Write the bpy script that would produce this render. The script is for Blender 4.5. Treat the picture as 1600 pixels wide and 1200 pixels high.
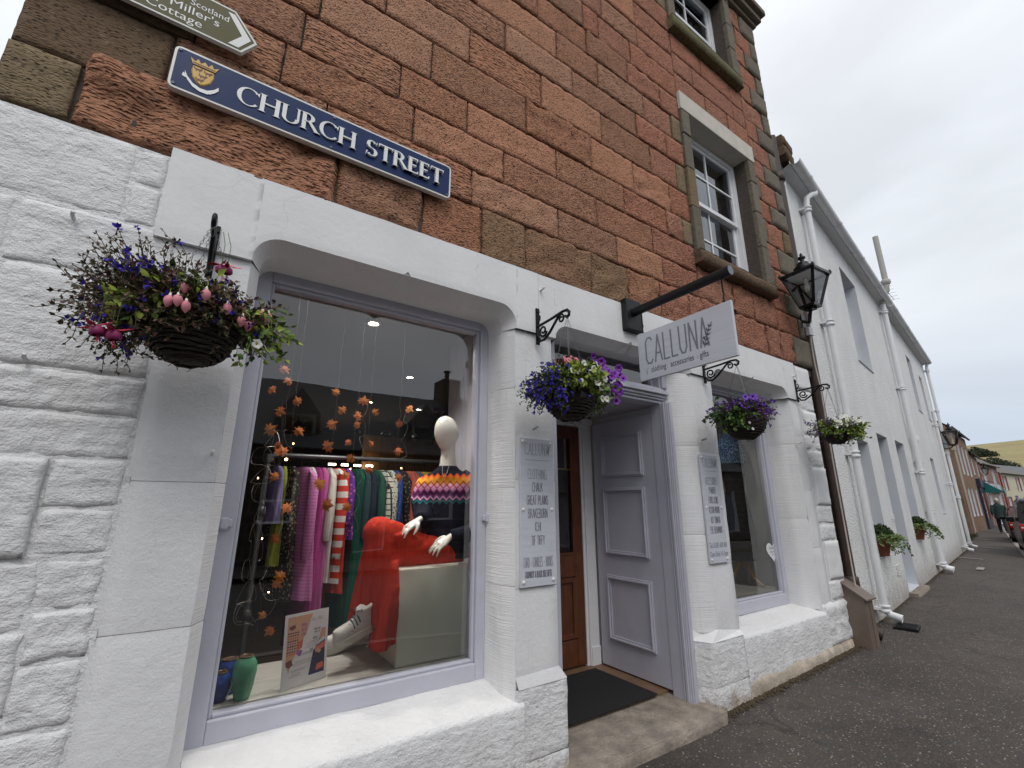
import bpy, bmesh, math, random
from mathutils import Vector, Matrix, noise as NZ
R = math.radians
PI = math.pi
for o in list(bpy.data.objects): bpy.data.objects.remove(o)
S = bpy.context.scene
COL = S.collection

# ---------------------------------------------------------------- camera, sky, sun, exposure
cam = bpy.data.cameras.new('camera'); camo = bpy.data.objects.new('camera', cam); COL.objects.link(camo)
cam.sensor_width = 36; cam.lens = 36 * 703.3 / 1600; cam.clip_start = .05; cam.clip_end = 5000
yaw, pit = R(34.03), R(14.91)
f_ = Vector((math.sin(yaw)*math.cos(pit), math.cos(yaw)*math.cos(pit), math.sin(pit)))
r_ = Vector((math.cos(yaw), -math.sin(yaw), 0)); u_ = r_.cross(f_)
m_ = Matrix((r_, u_, -f_)).transposed().to_4x4(); m_.translation = Vector((0, -2.4, 1.45))
camo.matrix_world = m_
S.camera = camo
SUN_EL, SUN_AZ = R(52), R(205)      # azimuth clockwise from +Y; the sun is behind the cloud, over the street
W = bpy.data.worlds.new('World'); S.world = W; W.use_nodes = True
nt = W.node_tree; nt.nodes.clear()
def N(t, **k):
    n = nt.nodes.new(t)
    for a, b in k.items(): setattr(n, a, b)
    return n
out = N('ShaderNodeOutputWorld'); bg = N('ShaderNodeBackground'); bg.inputs['Strength'].default_value = .1
sky = N('ShaderNodeTexSky', sky_type='NISHITA'); sky.sun_disc = False
sky.sun_elevation = SUN_EL; sky.sun_rotation = SUN_AZ; sky.dust_density = 2; sky.air_density = 1
tc = N('ShaderNodeTexCoord'); sep = N('ShaderNodeSeparateXYZ'); nt.links.new(tc.outputs['Generated'], sep.inputs[0])
ramp = N('ShaderNodeValToRGB'); nt.links.new(sep.outputs['Z'], ramp.inputs[0])
cr = ramp.color_ramp; cr.elements[0].position = 0; cr.elements[0].color = (5.2, 6.1, 7.4, 1)
cr.elements[1].position = 1; cr.elements[1].color = (12., 12.2, 12.5, 1)
for p_, c_ in ((.1, (6.4, 7.2, 8.4, 1)), (.3, (8.6, 9.0, 9.5, 1)), (.55, (8.7, 9.1, 9.7, 1))):
    e = cr.elements.new(p_); e.color = c_
mp = N('ShaderNodeMapping'); nt.links.new(tc.outputs['Generated'], mp.inputs[0]); mp.inputs['Scale'].default_value = (1.0, 1.0, 2.4)
mp.inputs['Rotation'].default_value = (0, R(25), R(40))
n1 = N('ShaderNodeTexNoise'); nt.links.new(mp.outputs[0], n1.inputs['Vector'])
n1.inputs['Scale'].default_value = 1.7; n1.inputs['Detail'].default_value = 5; n1.inputs['Roughness'].default_value = .48; n1.inputs['Distortion'].default_value = .6
mr = N('ShaderNodeMapRange'); nt.links.new(n1.outputs[0], mr.inputs[0])
mr.inputs[1].default_value = .3; mr.inputs[2].default_value = .7; mr.inputs[3].default_value = .82; mr.inputs[4].default_value = 1.10
mul = N('ShaderNodeVectorMath', operation='SCALE'); nt.links.new(ramp.outputs[0], mul.inputs[0]); nt.links.new(mr.outputs[0], mul.inputs['Scale'])
mix = N('ShaderNodeMix', data_type='RGBA'); mix.inputs['Factor'].default_value = .93
nt.links.new(sky.outputs[0], mix.inputs[6]); nt.links.new(mul.outputs[0], mix.inputs[7])
nt.links.new(mix.outputs[2], bg.inputs[0]); nt.links.new(bg.outputs[0], out.inputs[0])
sl = bpy.data.lights.new('sun', 'SUN'); sl.energy = 1.0; sl.angle = R(28); sl.color = (1, .97, .93)
so = bpy.data.objects.new('sun', sl); COL.objects.link(so)
sd = Vector((math.sin(SUN_AZ)*math.cos(SUN_EL), math.cos(SUN_AZ)*math.cos(SUN_EL), math.sin(SUN_EL)))
so.rotation_euler = sd.to_track_quat('Z', 'Y').to_euler(); so.location = sd*30
S.view_settings.view_transform = 'Standard'; S.view_settings.look = 'None'; S.view_settings.gamma = 1
S.view_settings.use_curve_mapping = False; S.view_settings.exposure = 0.16
S.render.engine = 'CYCLES'
cy = S.cycles; cy.use_denoising = True; cy.max_bounces = 8; cy.diffuse_bounces = 4; cy.glossy_bounces = 4
cy.transmission_bounces = 6; cy.transparent_max_bounces = 16; cy.sample_clamp_indirect = 6

# ---------------------------------------------------------------- helpers: materials
def newmat(name):
    m = bpy.data.materials.new(name); m.use_nodes = True
    t = m.node_tree; b = t.nodes['Principled BSDF']; return m, t, b
def lk(t, a, b): t.links.new(a, b)
def nd(t, typ, **k):
    n = t.nodes.new(typ)
    for a, b in k.items():
        if a in n.inputs: n.inputs[a].default_value = b
        else: setattr(n, a, b)
    return n
def coords(t, scale=(1,1,1), rot=(0,0,0), kind='Object', rnd=0):
    c = nd(t, 'ShaderNodeTexCoord'); m = nd(t, 'ShaderNodeMapping')
    m.inputs['Scale'].default_value = scale; m.inputs['Rotation'].default_value = rot
    lk(t, c.outputs[kind], m.inputs[0])
    if rnd:
        oi = nd(t, 'ShaderNodeObjectInfo'); mm = nd(t, 'ShaderNodeMath', operation='MULTIPLY'); mm.inputs[1].default_value = rnd
        lk(t, oi.outputs['Random'], mm.inputs[0]); lk(t, mm.outputs[0], m.inputs['Location'])
    return m.outputs[0]
def noise_(t, vec, scale, detail=4, rough=.55, dist=0):
    n = nd(t, 'ShaderNodeTexNoise', Scale=scale, Detail=detail, Roughness=rough, Distortion=dist); lk(t, vec, n.inputs['Vector']); return n.outputs[0]
def rampc(t, fac, stops):
    r = nd(t, 'ShaderNodeValToRGB'); e = r.color_ramp.elements
    e[0].position, e[0].color = stops[0][0], (*stops[0][1], 1); e[1].position, e[1].color = stops[-1][0], (*stops[-1][1], 1)
    for p, c in stops[1:-1]:
        q = e.new(p); q.color = (*c, 1)
    lk(t, fac, r.inputs[0]); return r.outputs[0]
def mapr(t, v, a, b, c, d):
    m = nd(t, 'ShaderNodeMapRange'); lk(t, v, m.inputs[0])
    for i, x in enumerate((a, b, c, d)): m.inputs[i+1].default_value = x
    return m.outputs[0]
def mixc(t, fac, a, b, blend='MIX'):
    m = nd(t, 'ShaderNodeMix', data_type='RGBA', blend_type=blend)
    for s, x in ((0, fac), (6, a), (7, b)):
        if isinstance(x, (int, float)): m.inputs[s].default_value = x
        elif isinstance(x, tuple): m.inputs[s].default_value = (*x, 1)
        else: lk(t, x, m.inputs[s])
    return m.outputs[2]
def math_(t, op, a, b=None):
    m = nd(t, 'ShaderNodeMath', operation=op)
    for i, x in enumerate((a, b)):
        if x is None: continue
        if isinstance(x, (int, float)): m.inputs[i].default_value = x
        else: lk(t, x, m.inputs[i])
    return m.outputs[0]
def bump_(t, b, h, dist, strength=1, prev=None):
    n = nd(t, 'ShaderNodeBump', Strength=strength, Distance=dist); lk(t, h, n.inputs['Height'])
    if prev: lk(t, prev, n.inputs['Normal'])
    lk(t, n.outputs[0], b.inputs['Normal']); return n.outputs[0]
def mul3(c, k): return tuple(min(1, x*k) for x in c)
def mk(name, c, rough=.6, var=.15, scale=6, bump=0, bscale=60, metal=0, spec=.5, rvar=.1, rnd=0, stretch=(1,1,1)):
    m, t, b = newmat(name); v = coords(t, scale=stretch, rnd=rnd)
    n = noise_(t, v, scale, 5, .6)
    lk(t, rampc(t, n, [(.25, mul3(c, 1-var)), (.55, c), (.8, mul3(c, 1+var))]), b.inputs['Base Color'])
    lk(t, mapr(t, n, .2, .8, max(.02, rough-rvar), min(1, rough+rvar)), b.inputs['Roughness'])
    b.inputs['Metallic'].default_value = metal; b.inputs['Specular IOR Level'].default_value = spec
    if bump: bump_(t, b, noise_(t, v, bscale, 3), bump)
    return m
M = {}
# red sandstone, hewn and pitted: colour differs from block to block, relief is tooling and weathering pits
def sandstone(name, cols, pit=.022, tool=(48, 30, 105), rot=R(24)):
    m, t, b = newmat(name); v = coords(t, rnd=40)
    oi = nd(t, 'ShaderNodeObjectInfo')
    base = rampc(t, oi.outputs['Random'], [(i/(len(cols)-1), c) for i, c in enumerate(cols)])
    n = noise_(t, v, 5, 6, .62)
    base = mixc(t, mapr(t, n, .42, .72, 0, .5), base, mul3(cols[0], .6))
    n2 = noise_(t, v, 17, 5, .7)
    base = mixc(t, mapr(t, n2, .56, .78, 0, .5), base, (.40, .31, .23))
    fine = noise_(t, v, 150, 3, .7)
    base = mixc(t, mapr(t, fine, .3, .7, 0, .35), base, mul3(cols[-1], 1.35))
    v2 = coords(t, scale=tool, rot=(0, rot, 0), rnd=40)
    vo = nd(t, 'ShaderNodeTexVoronoi', Scale=1.0, Randomness=1.0); lk(t, v2, vo.inputs['Vector'])
    tl = noise_(t, v2, .9, 3, .6)
    pits = mapr(t, vo.outputs['Distance'], .12, .55, 0, 1)
    h = math_(t, 'ADD', math_(t, 'MULTIPLY', pits, .6), math_(t, 'ADD', math_(t, 'MULTIPLY', tl, .9), math_(t, 'MULTIPLY', n2, .8)))
    base = mixc(t, mapr(t, tl, .36, .46, .65, 0), base, mul3(cols[0], .36))
    v3 = coords(t, scale=(34, 20, 60), rot=(0, rot, 0), rnd=17); vp = nd(t, 'ShaderNodeTexVoronoi', Scale=1.0, Randomness=1.0); lk(t, v3, vp.inputs['Vector'])
    sp_ = nd(t, 'ShaderNodeSeparateXYZ'); lk(t, vp.outputs['Color'], sp_.inputs[0])
    pit2 = math_(t, 'MULTIPLY', mapr(t, vp.outputs['Distance'], .10, .34, 1, 0), math_(t, 'GREATER_THAN', sp_.outputs[0], .48))
    base = mixc(t, math_(t, 'MULTIPLY', pit2, .85), base, mul3(cols[0], .22)); h = math_(t, 'SUBTRACT', h, math_(t, 'MULTIPLY', pit2, .9))
    lk(t, base, b.inputs['Base Color']); b.inputs['Roughness'].default_value = .92; b.inputs['Specular IOR Level'].default_value = .2
    bump_(t, b, h, pit, 1.0); return m
M['stone_red'] = sandstone('red_sandstone', [(.36,.178,.108), (.45,.22,.13), (.48,.21,.118), (.42,.22,.14), (.38,.205,.13)])
RED_ = [(.36,.178,.108), (.45,.22,.13), (.48,.21,.118), (.42,.22,.14), (.38,.205,.13)]
M['stone_red_coarse'] = sandstone('coarse_red_sandstone', RED_, pit=.030, tool=(22, 20, 62), rot=R(-14))
M['stone_red_smooth'] = sandstone('rubbed_red_sandstone', RED_[1:], pit=.010, tool=(80, 40, 60), rot=R(40))
M['stone_warm'] = sandstone('orange_sandstone', [(.42,.17,.10), (.46,.20,.125), (.40,.18,.115), (.44,.215,.145)], pit=.024, tool=(42, 30, 80))
M['stone_brown'] = sandstone('brown_sandstone', [(.13,.088,.058), (.165,.112,.068), (.15,.095,.06)], pit=.005, tool=(40, 30, 110), rot=R(5))
M['stone_buff'] = sandstone('buff_sandstone', [(.22,.165,.10), (.25,.19,.115), (.20,.145,.085)], pit=.007)
M['stone_grey'] = sandstone('grey_dressed_sandstone', [(.175,.15,.115), (.21,.18,.135), (.15,.13,.10)], pit=.004, tool=(70, 30, 120), rot=R(0))
M['stone_orange_buff'] = sandstone('orange_buff_sandstone', [(.27,.17,.10), (.33,.20,.115), (.30,.165,.10)], pit=.016)
M['stone_pale'] = mk('pale_new_stone', (.55,.51,.44), .8, .12, 8, .002, 120)
M['sill_moss'] = sandstone('mossy_sill_stone', [(.15,.125,.075), (.19,.16,.095), (.14,.13,.065)], pit=.006)
M['mortar'] = mk('dark_weathered_mortar', (.085,.066,.052), .95, .4, 20, .01, 60)
# thick white masonry paint over rough stone
def whitepaint(name, c=(.765,.76,.76), amp=.006, fine=.0016, tool=None, dirt=True):
    m, t, b = newmat(name); v = coords(t, rnd=3)
    n = noise_(t, v, 3.2, 5, .6); n2 = noise_(t, v, 26, 5, .6)
    col = rampc(t, n, [(.3, mul3(c, .93)), (.6, c), (.8, mul3(c, 1.03))])
    col = mixc(t, mapr(t, n2, .68, .82, 0, .35), col, (.50,.46,.42))
    if dirt:   # splash-back from the pavement, peeling in its own patches
        g = nd(t, 'ShaderNodeNewGeometry'); s = nd(t, 'ShaderNodeSeparateXYZ'); lk(t, g.outputs['Position'], s.inputs[0])
        z = math_(t, 'ADD', s.outputs['Z'], mapr(t, noise_(t, v, 9, 6, .7), .3, .7, -.11, .11))
        col = mixc(t, mapr(t, z, -.10, .04, .8, 0), col, (.36,.27,.19))
        n3 = noise_(t, v, 45, 4, .7)
        col = mixc(t, math_(t, 'MULTIPLY', mapr(t, z, .0, .2, 1, 0), mapr(t, n3, .55, .64, 0, .7)), col, (.30,.22,.16))
    vs = coords(t, scale=(26, 26, 1.3), rnd=3); st = noise_(t, vs, 1, 4, .6); big = noise_(t, v, 1.1, 3)
    col = mixc(t, math_(t, 'MULTIPLY', mapr(t, st, .56, .74, 0, .22), mapr(t, big, .45, .65, 0, 1)), col, (.42,.42,.38))
    ve = nd(t, 'ShaderNodeTexVoronoi', Scale=1.7, feature='DISTANCE_TO_EDGE'); nc = nd(t, 'ShaderNodeTexNoise', Scale=5, Detail=5); lk(t, v, nc.inputs['Vector']); sc_ = nd(t, 'ShaderNodeVectorMath', operation='SCALE'); lk(t, nc.outputs['Color'], sc_.inputs[0]); sc_.inputs['Scale'].default_value = .3
    av = nd(t, 'ShaderNodeVectorMath', operation='ADD'); lk(t, v, av.inputs[0]); lk(t, sc_.outputs[0], av.inputs[1]); lk(t, av.outputs[0], ve.inputs['Vector'])
    ck = math_(t, 'MULTIPLY', mapr(t, ve.outputs['Distance'], .0015, .005, 1, 0), mapr(t, noise_(t, v, 1.9, 3), .50, .60, 0, 1)); col = mixc(t, math_(t, 'MULTIPLY', ck, .22), col, (.30,.28,.26))
    n6 = noise_(t, v, 70, 3, .75); col = mixc(t, mapr(t, n6, .72, .78, 0, .5), col, (.45,.40,.35))
    lk(t, col, b.inputs['Base Color']); b.inputs['Roughness'].default_value = .62; b.inputs['Specular IOR Level'].default_value = .35
    h = math_(t, 'ADD', math_(t, 'MULTIPLY', n2, amp), math_(t, 'MULTIPLY', noise_(t, v, 140, 3, .6), fine))
    if amp > .01: h = math_(t, 'ADD', h, math_(t, 'MULTIPLY', noise_(t, coords(t, scale=(9, 9, 34), rot=(0, R(12), 0), rnd=3), 1, 4, .6), .008))
    if tool:
        v2 = coords(t, scale=tool); w = noise_(t, v2, 1, 2, .5); h = math_(t, 'ADD', h, math_(t, 'MULTIPLY', w, .003))
    bump_(t, b, h, 1.0); return m
M['white_rough'] = whitepaint('white_paint_rough', amp=.013, fine=.004)
M['white_dressed'] = whitepaint('white_paint_dressed', amp=.004, fine=.0018)
M['white_smooth'] = whitepaint('white_paint_smooth', amp=.0022, fine=.0007, dirt=False)
M['white_tooled'] = whitepaint('white_paint_tooled', amp=.002, fine=.001, tool=(3, 3, 150), dirt=False)
M['white_worn'] = mk('worn_painted_plinth', (.47,.40,.32), .85, .45, 9, .008, 50)
# roughcast (harling) under white paint
def harl(name, c):
    m, t, b = newmat(name); v = coords(t)
    vo = nd(t, 'ShaderNodeTexVoronoi', Scale=55, Randomness=1); lk(t, v, vo.inputs['Vector'])
    n = noise_(t, v, 70, 4, .6); n1 = noise_(t, v, 1.6, 5, .6)
    col = rampc(t, n1, [(.3, mul3(c, .9)), (.65, c)])
    g = nd(t, 'ShaderNodeNewGeometry'); s = nd(t, 'ShaderNodeSeparateXYZ'); lk(t, g.outputs['Position'], s.inputs[0])
    z = math_(t, 'ADD', s.outputs['Z'], mapr(t, noise_(t, v, 7, 6, .7), .3, .7, -.2, .2))
    col = mixc(t, mapr(t, z, 0, .4, .6, 0), col, (.30,.245,.185))
    lk(t, col, b.inputs['Base Color']); b.inputs['Roughness'].default_value = .8
    bump_(t, b, math_(t, 'ADD', mapr(t, vo.outputs['Distance'], 0, .7, .012, 0), math_(t, 'MULTIPLY', n, .009)), 1.0); return m
M['harl'] = harl('white_harling', (.83,.825,.815)); M['harl_cream'] = harl('cream_harling', (.62,.58,.44)); M['harl_white2'] = harl('offwhite_harling', (.66,.65,.62))
M['white_gloss'] = mk('white_painted_pipe', (.74,.745,.75), .38, .06, 9, .0006, 60)
M['white_plastic'] = mk('white_plastic', (.75,.75,.73), .35, .05, 9)
M['reveal'] = mk('smooth_white_reveal', (.62,.64,.68), .6, .05, 4, .0015, 50)
M['lilac'] = mk('lilac_grey_gloss_paint', (.46,.452,.515), .42, .06, 7, .0012, 45)
M['lilac_pale'] = mk('pale_lilac_window_paint', (.49,.495,.56), .42, .06, 7, .0012, 45)
M['white_wood'] = mk('white_wood_paint', (.76,.76,.77), .4, .05, 7, .0006, 50)
def wood(name, a, b2, stretch=(40, 40, 2.5), rough=.4):
    m, t, b = newmat(name); v = coords(t, scale=stretch); n = noise_(t, v, 1.2, 6, .65, .8); k = noise_(t, coords(t), 9, 4)
    c = mixc(t, mapr(t, k, .4, .75, 0, .6), rampc(t, n, [(.3, a), (.7, b2)]), mul3(a, .6))
    lk(t, c, b.inputs['Base Color']); b.inputs['Roughness'].default_value = rough; bump_(t, b, n, .0015); return m
M['wood_red'] = wood('varnished_red_brown_wood', (.085,.026,.010), (.17,.058,.022))
M['wood_floor'] = wood('brown_floorboards', (.15,.085,.048), (.25,.15,.09), stretch=(2.5, 40, 40), rough=.5)
M['wood_pale'] = wood('pale_beech_wood', (.50,.30,.11), (.62,.40,.17), rough=.35)
M['wood_warm'] = wood('warm_board_lining', (.20,.10,.035), (.30,.16,.06))
M['platform'] = mk('grey_white_painted_board', (.52,.51,.47), .5, .2, 3, .001, 40, stretch=(1, 8, 1))
M['black_iron'] = mk('black_painted_iron', (.008,.008,.009), .45, .3, 20, .0008, 90, 0, .25)
M['black_gloss'] = mk('black_gloss_paint', (.007,.007,.008), .3, .2, 10, 0, 60, 0, .3)
M['sign_black'] = mk('charcoal_metal', (.013,.0135,.015), .5, .2, 10, 0, 60, 0, .3)
M['steel'] = mk('galvanised_chain', (.45,.45,.46), .35, .2, 30, 0, 60, 1)
M['pipe_brown'] = mk('dark_brown_cast_pipe', (.045,.026,.018), .55, .5, 9, .002, 60)
M['box_brown'] = mk('weathered_brown_sheet_metal', (.17,.125,.10), .55, .3, 5, .0015, 40)
M['cable'] = mk('pale_cable', (.5,.42,.38), .6)
M['rubber'] = mk('black_rubber', (.014,.014,.015), .8, .3, 60, .002, 300)
M['mat'] = mk('black_ribbed_doormat', (.010,.010,.011), .95, .4, 90, .004, 260)
M['threshold'] = mk('worn_sandstone_step', (.29,.245,.20), .88, .5, 7, .010, 45)
M['slate'] = mk('grey_slate', (.075,.078,.085), .6, .3, 4, .004, 40)
M['slate_brown'] = mk('weathered_roof_slate', (.11,.095,.08), .7, .3, 4, .004, 40)
def asphalt():
    m, t, b = newmat('wet_dark_asphalt'); v = coords(t)
    n = noise_(t, v, .9, 5, .6); n2 = noise_(t, v, 11, 5, .65)
    vo = nd(t, 'ShaderNodeTexVoronoi', Scale=62, Randomness=1); lk(t, v, vo.inputs['Vector'])
    base = rampc(t, n, [(.3, (.040,.034,.030)), (.5, (.060,.050,.044)), (.7, (.085,.070,.060))])
    base = mixc(t, mapr(t, n2, .5, .75, 0, .55), base, (.12,.085,.06))
    sp = nd(t, 'ShaderNodeSeparateXYZ'); lk(t, vo.outputs['Color'], sp.inputs[0])
    base = mixc(t, math_(t, 'MULTIPLY', mapr(t, sp.outputs[0], .80, .92, 0, 1), mapr(t, vo.outputs['Distance'], .18, .42, 1, 0)), base, (.46,.42,.38))
    base = mixc(t, math_(t, 'MULTIPLY', mapr(t, sp.outputs[1], .45, .7, 0, .7), mapr(t, vo.outputs['Distance'], .2, .5, 1, 0)), base, (.15,.12,.10))
    ve = nd(t, 'ShaderNodeTexVoronoi', Scale=.42, feature='DISTANCE_TO_EDGE'); wv = nd(t, 'ShaderNodeVectorMath', operation='ADD'); nc = nd(t, 'ShaderNodeTexNoise', Scale=2.2, Detail=5); lk(t, v, nc.inputs['Vector'])
    sc_ = nd(t, 'ShaderNodeVectorMath', operation='SCALE'); lk(t, nc.outputs['Color'], sc_.inputs[0]); sc_.inputs['Scale'].default_value = .55; lk(t, v, wv.inputs[0]); lk(t, sc_.outputs[0], wv.inputs[1]); lk(t, wv.outputs[0], ve.inputs['Vector'])
    crack = math_(t, 'MULTIPLY', mapr(t, ve.outputs['Distance'], .003, .010, 1, 0), mapr(t, n, .48, .60, 0, 1)); base = mixc(t, math_(t, 'MULTIPLY', crack, .5), base, (.012,.010,.009))
    nb = noise_(t, v, 2.6, 6, .7); base = mixc(t, mapr(t, nb, .55, .72, 0, .6), base, (.028,.024,.022))
    lk(t, base, b.inputs['Base Color'])
    lk(t, mapr(t, n2, .3, .7, .62, .85), b.inputs['Roughness']); b.inputs['Specular IOR Level'].default_value = .4
    h = math_(t, 'ADD', mapr(t, vo.outputs['Distance'], 0, .6, .0045, 0), math_(t, 'MULTIPLY', noise_(t, v, 260, 3), .003))
    bump_(t, b, h, 1.0); return m
M['asphalt'] = asphalt()
M['road'] = mk('dry_road_asphalt', (.055,.054,.054), .85, .3, 4, .003, 160)
M['kerb'] = mk('pale_kerb_stone', (.30,.27,.24), .85, .2, 6, .003, 90)
M['chalk_line'] = mk('worn_white_patch', (.32,.30,.27), .9, .4, 14)
def glass(name, ior=1.9, tint=(.93,.95,.95)):
    m = bpy.data.materials.new(name); m.use_nodes = True; t = m.node_tree; t.nodes.clear()
    o = nd(t, 'ShaderNodeOutputMaterial'); tr = nd(t, 'ShaderNodeBsdfTransparent'); tr.inputs[0].default_value = (*tint, 1)
    gl = nd(t, 'ShaderNodeBsdfGlossy'); gl.inputs['Roughness'].default_value = .005; gl.inputs[0].default_value = (1,1,1,1)
    fr = nd(t, 'ShaderNodeFresnel', IOR=ior); mx = nd(t, 'ShaderNodeMixShader')
    lk(t, fr.outputs[0], mx.inputs[0]); lk(t, tr.outputs[0], mx.inputs[1]); lk(t, gl.outputs[0], mx.inputs[2]); lk(t, mx.outputs[0], o.inputs[0])
    v = coords(t); b = nd(t, 'ShaderNodeBump', Strength=1.0, Distance=.0012); lk(t, noise_(t, v, 1.6, 2), b.inputs['Height']); lk(t, b.outputs[0], gl.inputs['Normal'])
    return m
M['glass'] = glass('shop_window_glass', 1.92, (.97,.98,.975)); M['glass2'] = glass('old_window_glass', 2.2, (.8,.83,.84)); M['lamp_glass'] = glass('lantern_glass', 1.5)
def emit(name, c, s):
    m, t, b = newmat(name); b.inputs['Base Color'].default_value = (*c, 1); b.inputs['Emission Color'].default_value = (*c, 1); b.inputs['Emission Strength'].default_value = s; return m
M['spot_glow'] = emit('lit_spotlight', (1, .86, .66), 60)
M['fairy'] = emit('lit_fairy_bulb', (1, .55, .22), 25)
M['dark_room'] = mk('dark_interior', (.035,.03,.027), .9)
M['shop_wall'] = mk('dark_shop_wall', (.035,.026,.020), .85, .25, 2)
M['shop_ceiling'] = mk('cream_shop_ceiling', (.15,.14,.125), .85, .05, 2)
M['curtain'] = mk('pale_blue_white_curtain', (.62,.68,.78), .9, .08, 6)
def flat(name, c, rough=.5, **k):
    if name not in M: M[name] = mk(name, c, rough, k.pop('var', .06), k.pop('scale', 8), **k)
    return M[name]

# ---------------------------------------------------------------- helpers: geometry
class MB:
    def __init__(s): s.v = []; s.f = []; s.m = []; s.sm = []; s.cur = 0; s.smooth = False
    def add(s, vs, fs, sm=None):
        o = len(s.v); s.v += [tuple(p) for p in vs]
        for q in fs: s.f.append(tuple(o+i for i in q)); s.m.append(s.cur); s.sm.append(s.smooth if sm is None else sm)
        return s
    def mat(s, i): s.cur = i; return s
    def box(s, x0, x1, y0, y1, z0, z1):
        v = [(x0,y0,z0),(x1,y0,z0),(x1,y1,z0),(x0,y1,z0),(x0,y0,z1),(x1,y0,z1),(x1,y1,z1),(x0,y1,z1)]
        return s.add(v, [(0,3,2,1),(4,5,6,7),(0,1,5,4),(1,2,6,5),(2,3,7,6),(3,0,4,7)], False)
    def obox(s, mtx, sx, sy, sz):
        v = [mtx @ Vector((x*sx/2, y*sy/2, z*sz/2)) for z in (-1,1) for x, y in ((-1,-1),(1,-1),(1,1),(-1,1))]
        return s.add(v, [(0,3,2,1),(4,5,6,7),(0,1,5,4),(1,2,6,5),(2,3,7,6),(3,0,4,7)], False)
    def bar(s, a, b, w, h=None, up=(0,0,1)):
        a, b = Vector(a), Vector(b); d = (b-a); L = d.length; d.normalize(); up = Vector(up)
        if abs(d.dot(up)) > .95: up = Vector((0,1,0))
        x = d.cross(up).normalized(); z = x.cross(d); m = Matrix((x, d, z)).transposed().to_4x4(); m.translation = (a+b)/2
        return s.obox(m, w, L, h or w)
    def prism(s, poly, axis, a, b, cap=True):
        # poly in the two other axes (x->(y,z), y->(x,z), z->(x,y))
        n = len(poly)
        def P(p, t):
            return {'x': (t, p[0], p[1]), 'y': (p[0], t, p[1]), 'z': (p[0], p[1], t)}[axis]
        v = [P(p, a) for p in poly] + [P(p, b) for p in poly]
        f = [(i, (i+1) % n, n+(i+1) % n, n+i) for i in range(n)]
        s.add(v, f)
        if cap: s.add(v, [tuple(range(n))[::-1], tuple(range(n, 2*n))], False)
        return s
    def tube(s, pts, r, n=6, cap=True, close=False):
        pts = [Vector(p) for p in pts]; k = len(pts); rs = r if isinstance(r, (list, tuple)) else [r]*k
        vs = []; up = None
        for i, p in enumerate(pts):
            d = (pts[(i+1) % k if close else min(i+1, k-1)] - pts[(i-1) % k if close else max(i-1, 0)])
            if d.length < 1e-9: d = Vector((0,0,1))
            d.normalize()
            if up is None: up = Vector((0,0,1)) if abs(d.z) < .9 else Vector((1,0,0))
            x = d.cross(up)
            if x.length < 1e-6: x = d.orthogonal()
            x.normalize(); up = x.cross(d).normalized()
            vs += [p + (x*math.cos(2*PI*j/n) + up*math.sin(2*PI*j/n))*rs[i] for j in range(n)]
        fs = [(i*n+j, i*n+(j+1) % n, ((i+1) % k)*n+(j+1) % n, ((i+1) % k)*n+j) for i in range(k if close else k-1) for j in range(n)]
        s.add(vs, fs, n > 4)
        if cap and not close: s.add(vs, [tuple(range(n))[::-1], tuple(range((k-1)*n, k*n))], False)
        return s
    def lathe(s, prof, c=(0,0,0), n=16, cap=True, axis='z'):
        vs = []
        for r, z in prof:
            for j in range(n):
                a = 2*PI*j/n; p = (r*math.cos(a), r*math.sin(a), z)
                if axis == 'y': p = (p[0], p[2], p[1])
                if axis == 'x': p = (p[2], p[0], p[1])
                vs.append((c[0]+p[0], c[1]+p[1], c[2]+p[2]))
        k = len(prof)
        s.add(vs, [(i*n+j, i*n+(j+1) % n, (i+1)*n+(j+1) % n, (i+1)*n+j) for i in range(k-1) for j in range(n)], n > 7)
        if cap: s.add(vs, [tuple(range(n))[::-1], tuple(range((k-1)*n, k*n))], False)
        return s
    def sections(s, secs, n=20, cap=True, fold=None):
        # secs: (centre, ax, ay) with ax, ay vectors; fold(i, theta) scales
        vs = []
        for i, (c, ax, ay) in enumerate(secs):
            c, ax, ay = Vector(c), Vector(ax), Vector(ay)
            for j in range(n):
                a = 2*PI*j/n; k = fold(i, a) if fold else 1
                vs.append(c + (ax*math.cos(a) + ay*math.sin(a))*k)
        k = len(secs)
        s.add(vs, [(i*n+j, i*n+(j+1) % n, (i+1)*n+(j+1) % n, (i+1)*n+j) for i in range(k-1) for j in range(n)], True)
        if cap: s.add(vs, [tuple(range(n))[::-1], tuple(range((k-1)*n, k*n))], True)
        return s
    def ball(s, c, rx, ry=None, rz=None, n=10, m=7):
        ry = ry or rx; rz = rz or rx
        vs = [(c[0]+rx*math.sin(PI*i/m)*math.cos(2*PI*j/n), c[1]+ry*math.sin(PI*i/m)*math.sin(2*PI*j/n), c[2]+rz*math.cos(PI*i/m)) for i in range(m+1) for j in range(n)]
        return s.add(vs, [((i+1)*n+j, (i+1)*n+(j+1) % n, i*n+(j+1) % n, i*n+j) for i in range(m) for j in range(n)], True)
    def grid(s, fn, nu, nv, sm=True):
        vs = [fn(i/nu, j/nv) for i in range(nu+1) for j in range(nv+1)]
        return s.add(vs, [(i*(nv+1)+j, (i+1)*(nv+1)+j, (i+1)*(nv+1)+j+1, i*(nv+1)+j+1) for i in range(nu) for j in range(nv)], sm)
    def mesh(s, name, mats):
        me = bpy.data.meshes.new(name); me.from_pydata([tuple(p) for p in s.v], [], s.f)
        for x in (mats if isinstance(mats, (list, tuple)) else [mats]): me.materials.append(M[x] if isinstance(x, str) else x)
        me.polygons.foreach_set('material_index', s.m); me.polygons.foreach_set('use_smooth', s.sm); me.update(); return me
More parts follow.
